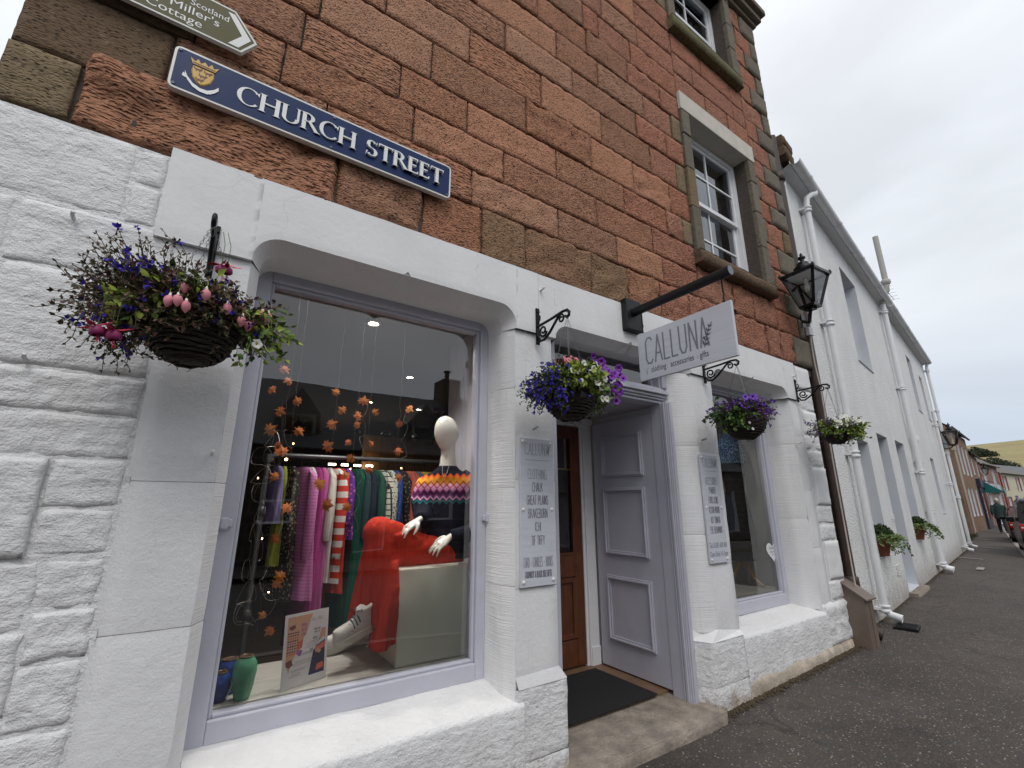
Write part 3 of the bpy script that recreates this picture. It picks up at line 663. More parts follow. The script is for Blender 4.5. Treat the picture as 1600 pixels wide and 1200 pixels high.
lintel(1.84, 3.86, DR[0], DR[1], DR[2], .12, C1, C2, 3.09, -.018, 5)
lintel(3.865, 5.66, W2[0], W2[1], W2[2], .12, C1, .12, 3.075, -.020, 9)
# sills and aprons
def apron(x0, x1, zf, zb, yf, seed):
    prof = [(.29,zb),(.2,zb-.012),(.1,zf+.03),(.02,zf+.008),(yf+.008,zf),(yf,zf-.02),(yf,zf-.12),(yf,zf-.25),(yf,.1),(yf,0),(yf-.004,-.1),(yf,-.25)]
    b = MB(); n = int((x1-x0)/.03)
    def fn(u, v):
        i = round(v*(len(prof)-1)); y, z = prof[i]; x = x0+(x1-x0)*u
        k = .012*fbm(x*6+seed, y*6, z*6, 4); return (x, y-k*(.3 if i < 3 else 1), z+k*(.5 if i < 5 else .2))
    b.smooth = True; b.grid(fn, n, len(prof)-1); b.build('window_apron', 'white_rough', H)
apron(W1[0]-.0, W1[1]+.04, .365, .425, -.03, 2); apron(W2[0]-.03, W2[1]+.07, .375, .425, -.03, 8)
block(3.87, 5.98, -.3, .065, yf=-.045, amp=.014, rnd=.025, res=.05, seed=4.4, back=.1, freq=5).build('plinth_stone', 'white_worn', H)
# --- joinery of the shopfront
def frame(name, x0, x1, z0, z1, l, r, bt, tp, y0, mat, ym=None, gy=.33):
    w = MB(); ym = ym or y0+.10
    w.box(x0, x0+l, y0, ym, z0, z1); w.box(x1-r, x1, y0, ym, z0, z1); w.box(x0+l, x1-r, y0, ym, z0, z0+bt); w.box(x0+l, x1-r, y0, ym, z1-tp, z1)
    e = .018
    w.box(x0+l, x0+l+e, y0+.022, ym-.01, z0+bt, z1-tp); w.box(x1-r-e, x1-r, y0+.022, ym-.01, z0+bt, z1-tp); w.box(x0+l+e, x1-r-e, y0+.022, ym-.01, z0+bt, z0+bt+e); w.box(x0+l+e, x1-r-e, y0+.022, ym-.01, z1-tp-e, z1-tp)
    o = w.build(name, mat, H, bevel=.006)
    g = MB(); g.add([(x0+l+.004,gy,z0+bt+.004),(x1-r-.004,gy,z0+bt+.004),(x1-r-.004,gy,z1-tp-.004),(x0+l+.004,gy,z1-tp-.004)], [(0,1,2,3)]); g.build('pane', 'glass', o); return o
fw = frame('display_window', .097, 1.60, .42, 2.745, .075, .062, .095, .075, .275, 'lilac_pale')
frame('display_window', 3.99, 5.378, .425, 2.70, .07, .062, .11, .07, .275, 'lilac_pale')
# lumps of old painted shutter ironwork on the frame
for (x, z) in ((.125, 1.36), (1.60, 1.36)):
    q = MB(); q.box(x-.035, x+.03, .25, .276, z-.018, z+.018); q.box(x-.02, x+.012, .24, .25, z-.026, z+.026); q.build('shutter_fixing', 'lilac_pale', H, bevel=.006)
# doorway: post, transom cornice, fanlight, soffit, walls
q = MB(); q.box(3.345, 3.41, .10, .268, -.1, 2.33); q.box(3.333, 3.345, .112, .135, -.02, 2.33); q.box(3.337, 3.345, .145, .160, -.02, 2.33); q.box(3.352, 3.41, .088, .10, -.1, 2.33); q.box(3.365, 3.405, .078, .088, -.1, 2.33)
q.build('door_post', 'lilac', H, bevel=.004)
q = MB(); q.box(3.355, 3.42, .12, .30, 2.47, 2.74); q.box(3.335, 3.355, .14, .2, 2.47, 2.74); q.build('door_post', 'lilac', H, bevel=.005)
q = MB(); q.box(1.99, 2.08, .10, .29, -.1, 2.33); q.box(1.99, 2.08, .10, .29, 2.47, 2.74); q.build('door_post', 'lilac', H, bevel=.005)
q = MB()
for i, (y0, z0, z1) in enumerate(((.12,2.33,2.355),(.095,2.357,2.375),(.075,2.377,2.402),(.045,2.404,2.425),(.06,2.427,2.44),(.085,2.442,2.47))): q.box(1.995, 3.40+.02*(y0 < .08), y0*.8+.065, .30, z0, z1)
q.build('transom', 'lilac_pale', H, bevel=.006)
fl = MB(); fl.box(2.08, 2.15, .2, .28, 2.47, 2.74); fl.box(3.30, 3.37, .2, .28, 2.47, 2.74); fl.box(2.15, 3.30, .2, .28, 2.47, 2.50); fl.box(2.15, 3.30, .2, .28, 2.69, 2.74); fo = fl.build('fanlight', 'lilac', H, bevel=.004)
g = MB(); g.add([(2.15,.24,2.50),(3.30,.24,2.50),(3.30,.24,2.69),(2.15,.24,2.69)], [(0,1,2,3)]); g.build('pane', 'glass', fo)
q = MB(); q.box(2.0, 3.44, .305, 1.2, 2.33, 2.36); q.build('doorway_soffit', 'lilac', H)
for xa, xb in ((3.425,3.47),(1.98,2.02)):
    q = MB(); q.box(xa, xb, .30, 1.2, -.05, 2.33); q.build('doorway_wall', 'white_wood', H)
# folded-back outer door leaf
d = MB(); X0, X1 = 3.352, 3.402
d.box(X0, X1, .272, 1.05, .012, 2.255); leaf = d.build('outer_door', 'lilac', H, bevel=.004)
def moulded(x, y0, y1, z0, z1, parent, mat, nrm=-1, w=.045):
    for k, (i, t) in enumerate(((0, .016), (.014, .030), (.030, .013))):
        q = MB(); a, c = i, (i+.015 if k < 2 else w)
        ya, yb, za, zb = y0+a, y1-a, z0+a, z1-a; ww = c-a
        xa, xb = sorted((x, x+nrm*t))
        q.box(xa, xb, ya, ya+ww, za, zb); q.box(xa, xb, yb-ww, yb, za, zb); q.box(xa, xb, ya+ww, yb-ww, za, za+ww); q.box(xa, xb, ya+ww, yb-ww, zb-ww, zb)
        q.build('panel_moulding', mat, parent, bevel=.003)
for z0, z1 in ((1.70,2.12),(.98,1.60),(.24,.80)): moulded(X0, .40, .93, z0, z1, leaf, 'lilac')
# inner wooden door in its white frame
q = MB(); q.box(3.23, 3.35, 1.07, 1.18, 0, 2.33); q.box(3.205, 3.232, 1.09, 1.16, 0, 2.255); q.box(2.02, 3.23, 1.07, 1.18, 2.23, 2.33); q.box(2.02, 2.238, 1.07, 1.18, 0, 2.23); q.box(3.24, 3.352, 1.06, 1.07, 0, .16); q.box(3.20, 3.36, 1.05, 1.07, 2.26, 2.32)
q.build('inner_door_frame', 'white_wood', H, bevel=.005)
q = MB(); q.box(3.10, 3.205, 1.10, 1.145, .02, 2.22); q.box(2.24, 2.345, 1.10, 1.145, .02, 2.22); q.box(2.345, 3.10, 1.10, 1.145, 2.10, 2.22); q.box(2.345, 3.10, 1.10, 1.145, .78, .99); q.box(2.345, 3.10, 1.10, 1.145, .02, .24); q.box(2.345, 3.10, 1.115, 1.13, .24, .78)
idr = q.build('inner_door', 'wood_red', H, bevel=.004)
q = MB()
for (a, c, y) in ((2.355,3.09,1.095),): 
    q.box(3.06, 3.10, 1.097, 1.116, .25, .77); q.box(2.345, 2.385, 1.097, 1.116, .25, .77); q.box(2.385, 3.06, 1.097, 1.116, .73, .77); q.box(2.385, 3.06, 1.097, 1.116, .25, .29)
    q.box(3.075, 3.10, 1.093, 1.1, .99, 2.10); q.box(2.345, 3.10, 1.093, 1.1, .975, 1.0)
q.build('door_moulding', 'wood_red', idr, bevel=.003)
g = MB(); g.add([(2.345,1.12,.99),(3.10,1.12,.99),(3.10,1.12,2.10),(2.345,1.12,2.10)], [(0,1,2,3)]); g.build('pane', 'glass', idr)
q = MB(); q.box(2.345, 3.10, 1.125, 1.14, 1.78, 1.795); q.box(3.03, 3.042, 1.125, 1.14, 1.795, 2.10); q.build('glazing_bar', flat('brass', (.55,.38,.16), .35, metal=.6), idr)
q = MB(); q.box(2.0, 3.47, .33, 1.2, -.06, 0.0); q.build('doorway_floor', 'wood_floor', H)
b = MB(); b.smooth = True
st = block(1.97, 3.44, -.2, -.02, yf=-.14, back=.5, amp=.006, rnd=.012, res=.04, seed=8)
st.grid(lambda u, v: (1.985+1.44*u, -.132+.47*v, -.022+.004*NZ.noise(Vector((u*9, v*4, 2)))-.004*(1-v)), 24, 8); st.build('door_step', 'threshold', H)
mt = MB(); mt.box(2.29, 3.20, .30, .99, .003, .016); tag(mt.build('doormat', 'mat', bevel=.004), 'black rubber doormat lying in the open doorway behind the stone step', 'doormat')
# --- inside of the shop
q = MB(); q.box(-.5, 1.975, .45, 7.5, -.05, 0); q.box(1.975, 3.475, 1.2, 7.5, -.05, 0.0); q.box(3.475, 6.0, .45, 7.5, -.05, 0); q.build('shop_floor', flat('dark_shop_floor', (.05,.035,.025), .6), H)
q = MB(); q.box(-.5, 6.0, .44, 7.5, 2.86, 2.9); q.build('shop_ceiling', 'shop_ceiling', H)
q = MB(); q.box(-.55, 6.0, 7.5, 7.55, 0, 2.86); q.box(-.55, -.5, .44, 7.5, 0, 2.86); q.box(6.0, 6.05, .44, 7.5, 0, 2.86); q.build('shop_wall', 'shop_wall', H)
q = MB(); q.box(.0, .05, .44, 1.0, 0, 2.86); q.build('display_side_panel', 'dark_room', H)
q = MB(); q.box(.02, 1.9, .345, .90, .48, .54); q.box(.02, 1.9, .85, .90, 0, .48); q.build('display_platform', 'platform', H)
q = MB()
for i in range(6): q.box(1.73+.001*(i % 2), 1.76, .345+.14*i, .345+.14*i+.136, .54, 2.86)
pw = q.build('display_side_panel', 'lilac', H, bevel=.003)
q = MB(); q.box(3.8, 5.6, .345, 1.0, .50, .56); q.box(3.8, 5.6, .95, 1.0, 0, .5); q.build('display_platform', 'platform', H)
q = MB(); q.box(5.45, 5.5, .345, 1.3, .0, 2.86); q.build('display_side_panel', flat('grey_green_wall', (.30,.31,.29), .7), H)
q = MB()
for i in range(9): q.box(2.2+.32*i, 2.2+.32*i+.312, 5.4, 5.43, 0, 2.6)
q.build('board_lining', 'wood_warm', H)
for (x, y, lb) in ((.961,1.0,'lit ceiling spotlight closest to the display window glass'),(1.80,2.35,'lit ceiling spotlight above the mannequin side of the clothes rail'),(1.82,3.9,'lit ceiling spotlight in the middle of the shop ceiling, behind the second one'),(1.95,5.0,'lit ceiling spotlight deepest in the shop, over the counter'),(2.6,4.0,'lit ceiling spotlight toward the doorway side of the shop ceiling'),(2.9,2.6,'lit ceiling spotlight right behind the inner wooden door')):
    t = thing('ceiling_spotlight', lb, 'spotlight', (x, y, 2.86), 0, 'lit spotlights in the shop ceiling')
    q = MB(); q.lathe([(.05,0),(.06,-.012),(.055,-.02),(.04,-.022),(.038,-.002)], n=14, cap=False); q.build('rim', 'white_plastic', t)
    q = MB(); q.lathe([(.0005,-.012),(.037,-.012)], n=12, cap=False); q.build('bulb', 'spot_glow', t)
# ---------------------------------------------------------------- white harled houses along the pavement
WA = math.atan2(.1456, .9893)
WO = Vector((6.50, .09, 0))
def wl(s, y, z): return (WO.x + s*math.cos(WA) - y*math.sin(WA), WO.y + s*math.sin(WA) + y*math.cos(WA), z)
HW = thing('white_harled_house', 'white roughcast house with deep window recesses next to the red sandstone shop', 'house', WO, WA)
HW2 = thing('white_harled_house', 'second white roughcast house farther along the pavement, with few small windows', 'house', wl(7.62,0,0), WA)
def eave(s): return 6.44+.004*s
def harled_wall(parent, s0, s1, openings, off=0, mat='harl', depth=.26, eav=eave):
    """front wall with real openings (x0,x1,z0,z1), reveals, and what closes each opening"""
    xs = sorted({s0, s1, *[o[0] for o in openings], *[o[1] for o in openings]})
    b = MB(); zt = eav(s0+off); zt1 = eav(s1+off)
    for a, c in zip(xs, xs[1:]):
        ops = sorted([(o[2], o[3]) for o in openings if o[0] <= a+1e-6 and o[1] >= c-1e-6]); z = -.3
        ta, tcn = eav(a+off), eav(c+off)
        for (q0, q1) in ops+[(None, None)]:
            za, zc = (ta, tcn) if q0 is None else (q0, q0)
            n = max(1, int((c-a)/.4)); k = max(1, int((za-z)/.4))
            zz = z
            b.grid(lambda u, v: (a+(c-a)*u, .012*fbm((a+(c-a)*u+off)*1.3, 1, (zz+(za+(zc-za)*u-zz)*v)*1.3, 2)*min(1, 9*min(u,1-u)*(c-a))*min(1, 9*min(v,1-v)*(za-zz)), zz+(za+(zc-za)*u-zz)*v), n, k)
            if q0 is not None: z = q1
    b.build('wall', mat, parent)
    for (a, c, z0, z1) in openings:
        q = MB(); d = depth
        q.add([(a,0,z0),(a,d,z0),(a,d,z1),(a,0,z1)], [(0,1,2,3)]); q.add([(c,0,z0),(c,0,z1),(c,d,z1),(c,d,z0)], [(0,1,2,3)])
        q.add([(a,0,z1),(a,d,z1),(c,d,z1),(c,0,z1)], [(0,1,2,3)]); q.add([(a,-.02,z0),(c,-.02,z0),(c,d,z0+.02),(a,d,z0+.02)], [(0,1,2,3)])
        q.build('opening_reveal', 'reveal', parent)
        door = z0 < .3
        w = MB()
        if door:
            w.box(a, c, d-.02, d+.04, z0, z1-.45); w.box(a, c, d-.03, d+.04, z1-.5, z1-.44)
            for zz in (.25, 1.15): w.box(a+.15, c-.15, d-.035, d-.02, z0+zz, z0+zz+.75)
            o = w.build('door', flat('grey_blue_door', (.10,.12,.15), .4), parent, bevel=.008)
            k = MB(); k.ball((a+.1, d-.06, z0+1.0), .03); k.build('handle', 'steel', o)
            g = MB(); g.add([(a,d,z1-.44),(c,d,z1-.44),(c,d,z1),(a,d,z1)], [(0,1,2,3)]); g.build('fanlight', 'glass2', o)
        else:
            t = .06; zm = (z0+z1)/2
            w.box(a, a+t, d-.06, d, z0, z1); w.box(c-t, c, d-.06, d, z0, z1); w.box(a+t, c-t, d-.06, d, z0, z0+t); w.box(a+t, c-t, d-.06, d, z1-t, z1); w.box(a+t, c-t, d-.05, d, zm-.03, zm+.03)
            o = w.build('window', 'white_wood', parent)
            for (r0, r1) in ((z0+t, zm-.03), (zm+.03, z1-t)):
                g = MB(); g.add([(a+t,d-.02,r0),(c-t,d-.02,r0),(c-t,d-.02,r1),(a+t,d-.02,r1)], [(0,1,2,3)]); g.build('pane', 'glass2', o)
            q = MB(); q.box(a-.2, c+.2, d+.5, d+.55, z0-.2, z1+.2); q.build('room', 'dark_room', parent)
    return
def roofed(parent, s0, s1, off, depth=7, pitch=.75, mat='slate', eav=eave, gables='harl'):
    z0, z1 = eav(s0+off), eav(s1+off); hh = depth/2*pitch
    b = MB()
    b.add([(s0,-.12,z0),(s1,-.12,z1),(s1,depth/2,z1+hh),(s0,depth/2,z0+hh),(s0,depth+.1,z0),(s1,depth+.1,z1)], [(0,1,2,3),(3,2,5,4)])
    b.add([(s0,-.12,z0-.04),(s1,-.12,z1-.04),(s1,-.12,z1),(s0,-.12,z0)], [(0,1,2,3)]); b.build('roof', mat, parent)
    b = MB(); b.add([(s0,0,-.3),(s0,depth,-.3),(s0,depth,z0),(s0,depth/2,z0+hh-.05),(s0,0,z0)], [(0,1,2,3,4)]); b.add([(s1,0,-.3),(s1,depth,-.3),(s1,depth,z1),(s1,depth/2,z1+hh-.05),(s1,0,z1)], [(4,3,2,1,0)]); b.add([(s0,depth,-.3),(s1,depth,-.3),(s1,depth,z1),(s0,depth,z0)], [(0,1,2,3)])
    b.build('gable', gables, parent)
harled_wall(HW, .22, 7.6, [(3.15,4.42,3.98,5.90),(1.72,2.50,.70,2.42),(3.40,4.36,.06,2.68),(5.22,6.25,.75,2.72)])
roofed(HW, .22, 7.6, 0)
harled_wall(HW2, 0, 7.6, [(3.0,3.75,1.2,2.72),(3.0,3.85,4.1,5.8),(5.3,6.0,4.1,5.6)], off=7.62)
roofed(HW2, 0, 7.6, 7.62)
# corner margin: rough edge strip and skew stone at the near end of the house
b = MB()
def skew(u, v):
    z = -.3+6.9*v; return (.10+.12*u + .008*NZ.noise(Vector((z*9,1,2))), -.02+.012*NZ.noise(Vector((z*14,u*3,5))), z)
b.smooth = True; b.grid(skew, 3, 160); b.add([(.10,-.02,-.3),(.10,-.02,6.6),(.10,.5,6.6),(.10,.5,-.3)], [(0,1,2,3)])
b.build('margin_strip', 'harl', HW)
for z0, z1 in ((6.45,6.62),(6.63,6.80)):
    block(-.08, .34, z0, z1, yf=-.16, back=.5, amp=.006, rnd=.02, seed=z0).build('skew_stone', 'stone_brown', HW)
step = block(3.3, 4.5, -.2, .055, yf=-.14, back=.4, amp=.004, seed=3); step.add([(3.3,-.13,.052),(4.5,-.13,.052),(4.5,.3,.052),(3.3,.3,.052)], [(0,1,2,3)]); step.build('door_step', 'threshold', HW)
# gutters
def gutter(parent, s0, s1, off, name='gutter'):
    f = MB(); za, zc = eave(off+s0), eave(off+s1)
    f.add([(s0,0,za-.10),(s1,0,zc-.10),(s1,-.13,zc-.05),(s0,-.13,za-.05),(s1,-.13,zc+.02),(s0,-.13,za+.02)], [(0,1,2,3),(3,2,4,5)]); f.build('fascia', 'white_gloss', parent)
    g = MB(); n = 8
    pr = [(-.20+.07*math.cos(PI+PI*i/n), .07*math.sin(PI+PI*i/n)) for i in range(n+1)]
    k = max(2, int((s1-s0)/.5))
    g.grid(lambda u, v: (s0+(s1-s0)*u, pr[round(v*n)][0], eave(off+s0+(s1-s0)*u)-.02+pr[round(v*n)][1]), k, n)
    x = s0+.6
    while x < s1:
        g.grid(lambda u, v: (x-.04+.08*u, -.20+(pr[round(v*n)][0]+.20)*1.12, eave(off+x)-.02+pr[round(v*n)][1]*1.12), 1, n); x += 1.8
    g.box(s0, s1, -.125, -.10, eave(off+s0)-.12, eave(off+s0)+.03) if False else None
    g.build(name, 'white_gloss', parent)
gutter(HW, .12, 7.6, 0); gutter(HW2, 0, 7.6, 7.62)
def downpipe(parent, s, ztop, zbot=.03, r=.045, shoe=True, y=-.10, swan=True, name='downpipe', joints=3, top=None):
    p = MB(); p.smooth = True
    pts = []
    if swan: pts += [(s+.25,-.20,ztop+.02),(s+.22,-.20,ztop-.10),(s+.10,-.17,ztop-.16),(s+.01,-.12,ztop-.24)]
    else: pts += [(s,y,ztop)]
    pts += [(s,y,ztop-.4),(s,y,zbot+.2)]
    p.tube(pts, r, 12)
    for i in range(joints+1):
        z = zbot+.15+(ztop-.45-zbot-.15)*i/joints
        p.lathe([(r+.001,z-.05),(r+.02,z-.045),(r+.02,z-.015),(r+.008,z-.01),(r+.008,z+.01),(r+.02,z+.015),(r+.02,z+.04),(r+.001,z+.045)], (s,y,0), 12, cap=False)
        p.box(s-r-.05, s+r+.05, y+.02, -.005, z-.015, z+.015)
    if shoe: p.tube([(s,y,zbot+.2),(s,y,zbot+.14),(s,y-.05,zbot+.08),(s,y-.16,zbot+.05)], [r,r,r,r*1.05], 12, cap=False)
    p.build(name, 'white_gloss', parent)
downpipe(HW, .86, 6.42, joints=3); downpipe(HW, 7.15, 6.55, swan=False, r=.058, joints=3); downpipe(HW, 7.38, 2.85, swan=False, joints=2); downpipe(HW2, 5.75, 4.4, swan=False, joints=2, r=.045); downpipe(HW2, 7.45, 6.6, joints=4)
q = MB(); q.smooth = True; q.tube([(7.15,-.10,6.3),(7.15,-.12,6.5),(7.13,-.24,6.62),(7.13,-.26,6.8),(7.13,-.26,8.15)], .062, 12); q.lathe([(.066,6.78),(.10,6.82),(.10,6.9),(.07,6.93)], (7.13,-.26,0), 12, cap=False); q.build('soil_vent_pipe', flat('weathered_grey_pvc', (.42,.41,.37), .6), HW)
q = MB(); q.tube([(7.36,-.06,2.9),(7.36,-.06,3.35)], .03, 8); q.lathe([(.07,2.86),(.09,2.95),(.03,3.05)], (7.36,-.1,0), 8); q.build('rainwater_hopper', 'white_gloss', HW)
q = MB(); q.box(3.2, 3.27, -.03, -.0, 1.2, 1.28); q.build('doorbell', 'white_plastic', HW)
q = MB()
for i in range(5): q.box(2.72, 3.02, -.012, .004, .36+.035*i, .38+.035*i)
q.build('air_vent', 'harl', HW)
# aerial above the roof
t = thing('aerial', 'thin horizontal aerial rod above the white house gutter', 'aerial', wl(9.0,0,0), WA)
q = MB(); q.tube([(0,.3,6.7),(0,-.1,7.25)], .012, 5); q.tube([(-.7,-.08,7.2),(.7,-.12,7.26)], .008, 5)
for i in range(5): q.tube([(-.6+.3*i,-.25,7.22),(-.6+.3*i,.06,7.23)], .005, 4)
q.build('rod', 'steel', t)
# coastal flowerpots on the sills
def pot(loc, label):
    t = thing('flowerpot', label, 'flowerpot', loc, WA, 'terracotta pots on the white house sills')
    p = MB(); p.smooth = True; p.lathe([(.075,0),(.12,.20),(.125,.20),(.135,.205),(.14,.255),(.125,.258),(.118,.21)], n=16); p.build('pot', flat('terracotta', (.27,.085,.045), .8, var=.3, bump=.002), t)
    f = MB(); rr = random.Random(str(loc[0]))
    def leafq(p, s, up):
        d = Vector((rr.uniform(-1,1), rr.uniform(-1,1), rr.uniform(-.3,1) if up else rr.uniform(-1,.4))).normalized(); q = d.orthogonal().normalized()
        f.add([p, p+d*s*.5+q*s*.3, p+d*s, p+d*s*.5-q*s*.3], [(0,1,2,3)])
    for i in range(900):
        a = rr.uniform(0, 2*PI); u = rr.uniform(0,1)**.5; p = Vector((.15*u*math.cos(a), .13*u*math.sin(a)-.02, .26+rr.uniform(0,.17)*math.sqrt(max(0,1-u*u*.8)))); leafq(p, .045, True)
    f.build('shrub', flat('dark_conifer_green', (.030,.060,.014), .7, var=.5, scale=40), t)
    f = MB(); f.smooth = False
    for i in range(26):
        a = rr.uniform(PI, 2*PI)+rr.uniform(-.3,.3); p = Vector((.10*math.cos(a), .10*math.sin(a), .27)); d = Vector((math.cos(a), math.sin(a), .5)); pts = [p.copy()]
        for k in range(rr.randint(4, 10)):
            p = p + d*.04; d = (d + Vector((rr.uniform(-.3,.3)+.05, rr.uniform(-.3,.3), -.35))).normalized(); pts.append(p.copy()); leafq(p, .06, False); leafq(p, .05, False)
        f.tube(pts, .0025, 3)
    f.build('ivy', flat('variegated_ivy_green', (.10,.15,.035), .6, var=.5, scale=30), t)
pot(wl(1.98,-.0,.715), 'terracotta pot of ivy on the window sill beside the white door recess')
pot(wl(5.62,-.0,.765), 'terracotta pot of ivy on the sill beyond the white doorway, before the thick pipes')
# downpipe between the buildings, metal cover box
t = thing('cast_iron_downpipe', 'dark brown cast iron downpipe in the gap between the shop and the white house', 'downpipe', (6.27, .02, 0))
p = MB(); p.smooth = True; p.tube([(0,0,.25),(0,0,6.7)], .06, 12)
for z in (.6,2.4,4.2,6.0): p.lathe([(.062,z-.08),(.085,z-.07),(.085,z+.05),(.062,z+.06)], (0,0,0), 12, cap=False); p.box(-.10,.10,-.01,.05,z-.03,z+.0)
p.tube([(0,0,.3),(0,0,.2),(.02,-.08,.12),(.05,-.2,.08)], .062, 12, cap=False); p.build('pipe', 'pipe_brown', t)
p = MB(); p.box(-.05,.26,.03,.10,-.1,6.6); p.build('gap_backing', flat('dark_brown_boarding', (.04,.026,.018), .8, var=.4), t)
t = thing('metal_cover_box', 'brown sheet metal cover with a sloping lid against the foot of the shop corner', 'box', (6.08, -.03, 0))
q = MB()
q.add([(-.10,-.16,-.1),(.10,-.16,-.1),(.10,.06,-.1),(-.10,.06,-.1),(-.10,-.16,.47),(.10,-.16,.47),(.10,.06,.62),(-.10,.06,.62)], [(0,1,5,4),(1,2,6,5),(2,3,7,6),(3,0,4,7),(0,3,2,1)]); q.box(-.005,.005,-.166,-.16,0,.46)
q.build('casing', 'box_brown', t, bevel=.004)
q = MB(); q.add([(-.125,-.19,.46),(.125,-.19,.46),(.125,.07,.637),(-.125,.07,.637),(-.125,-.19,.475),(.125,-.19,.475),(.125,.07,.652),(-.125,.07,.652)], [(0,3,2,1),(4,5,6,7),(0,1,5,4),(1,2,6,5),(2,3,7,6),(3,0,4,7)]); q.build('lid', 'box_brown', t)
t = thing('drain_channel', 'black cast iron gully cover on the asphalt below the white downpipe', 'drain', (7.30, -.08, 0.004), .2)
q = MB(); q.box(-.16,.16,-.13,.10,0,.022); [q.box(-.14+.055*i,-.115+.055*i,-.11,.08,.022,.028) for i in range(6)]; q.build('grate', 'black_iron', t)

# ---------------------------------------------------------------- lanterns
def lantern(name, label, loc, rz, s=1.0, foot=None):
    t = thing(name, label, 'lantern', loc, rz, 'black wall lanterns along the street')
    b = MB()   # wall plate, scrolled arm
    if foot:
        f = Vector(foot); b.tube([(0,-.27*s,.05*s),(0,-.25*s,-.02),(f.x*.5,-.13,-.05),f], .02, 8); b.box(f.x-.04,f.x+.04,f.y-.012,f.y,f.z-.09,f.z+.09)
    else: b.box(-.03*s,.03*s,-.012,0,-.12*s,.2*s); b.tube([(0,-.01,.0),(0,-.08*s,-.05*s),(0,-.2*s,-.03*s),(0,-.27*s,.05*s)], .016*s, 8); b.tube([(0,-.01,.15*s),(0,-.14*s,.10*s),(0,-.24*s,.05*s)], .011*s, 6)
    b.build('bracket', 'black_gloss', t)
    c = Vector((0,-.27*s,.06*s)); hb, ht, H_ = .085*s, .19*s, .42*s
    b = MB(); b.box(-hb-.01*s, hb+.01*s, c.y-hb-.01*s, c.y+hb+.01*s, c.z, c.z+.03*s); b.box(-hb*.6, hb*.6, c.y-hb*.6, c.y+hb*.6, c.z-.03*s, c.z)
    z0, z1 = c.z+.03*s, c.z+.03*s+H_
    for sx, sy in ((-1,-1),(1,-1),(1,1),(-1,1)): b.bar((sx*hb, c.y+sy*hb, z0), (sx*ht, c.y+sy*ht, z1), .028*s)
    for sx, sy, ex, ey in ((-1,-1,1,-1),(1,-1,1,1),(1,1,-1,1),(-1,1,-1,-1)): b.bar((sx*ht*1.04, c.y+sy*ht*1.04, z1), (ex*ht*1.04, c.y+ey*ht*1.04, z1), .035*s)
    for sx, sy in ((-1,-1),(1,-1),(1,1),(-1,1)): b.lathe([(.018*s,z1+.0),(.022*s,z1+.03*s),(.004*s,z1+.06*s)], (sx*ht*1.08, c.y+sy*ht*1.08, 0), 6)
    b.build('frame', 'black_gloss', t)
    b = MB(); k = .085*s; z2 = z1+.09*s; w = ht*1.08
    b.add([(-w,c.y-w,z1+.012),(w,c.y-w,z1+.012),(w,c.y+w,z1+.012),(-w,c.y+w,z1+.012),(-k,c.y-k,z2),(k,c.y-k,z2),(k,c.y+k,z2),(-k,c.y+k,z2)], [(0,1,5,4),(1,2,6,5),(2,3,7,6),(3,0,4,7),(4,5,6,7)])
    b.smooth = True; b.lathe([(.10*s,z2-.02*s),(.115*s,z2+.03*s),(.085*s,z2+.06*s),(.06*s,z2+.065*s),(.07*s,z2+.09*s),(.035*s,z2+.12*s),(.02*s,z2+.14*s),(.045*s,z2+.165*s),(.045*s,z2+.185*s),(.012*s,z2+.20*s),(.02*s,z2+.215*s),(.006*s,z2+.25*s)], (0,c.y,0), 14); b.build('cap', 'black_gloss', t)
    b = MB(); b.add([(-w+.01,c.y-w+.01,z1),(w-.01,c.y-w+.01,z1),(w-.01,c.y+w-.01,z1),(-w+.01,c.y+w-.01,z1)], [(0,1,2,3)]); b.build('reflector', 'white_plastic', t)
    for sx, sy, ex, ey in ((-1,-1,1,-1),(1,-1,1,1),(1,1,-1,1),(-1,1,-1,-1)):
        g = MB(); g.add([(sx*hb,c.y+sy*hb,z0),(ex*hb,c.y+ey*hb,z0),(ex*ht,c.y+ey*ht,z1),(sx*ht,c.y+sy*ht,z1)], [(0,1,2,3)]); g.build('pane', 'lamp_glass', t)
    b = MB(); b.lathe([(.028*s,z1-.03*s),(.028*s,z1-.10*s),(.02*s,z1-.11*s)], (0,c.y,0), 10); b.ball((0,c.y,z1-.17*s), .033*s, .033*s, .06*s); b.build('bulb', flat('frosted_bulb', (.8,.78,.72), .3), t)
    return t
lantern('wall_lantern', 'black four-sided wall lantern on the corner of the red stone building', (5.76, -.03, 3.66), R(-4), .93, (.36,.03,.06))
t = thing('junction_box', 'small grey plastic junction box with a pale cable below the lantern', 'junction box', (6.17, -.035, 3.58))
q = MB(); q.box(-.05,.05,-.05,0,-.06,.05); q.build('housing', flat('grey_plastic', (.45,.46,.47), .5), t, bevel=.008)
q = MB(); q.tube([(0,-.03,-.06),(.005,-.02,-.2),(.0,-.02,-.45),(.03,-.025,-.75),(-.01,-.03,-1.6),(-.03,-.035,-3.1)], .009, 6); q.build('cable', 'cable', t)

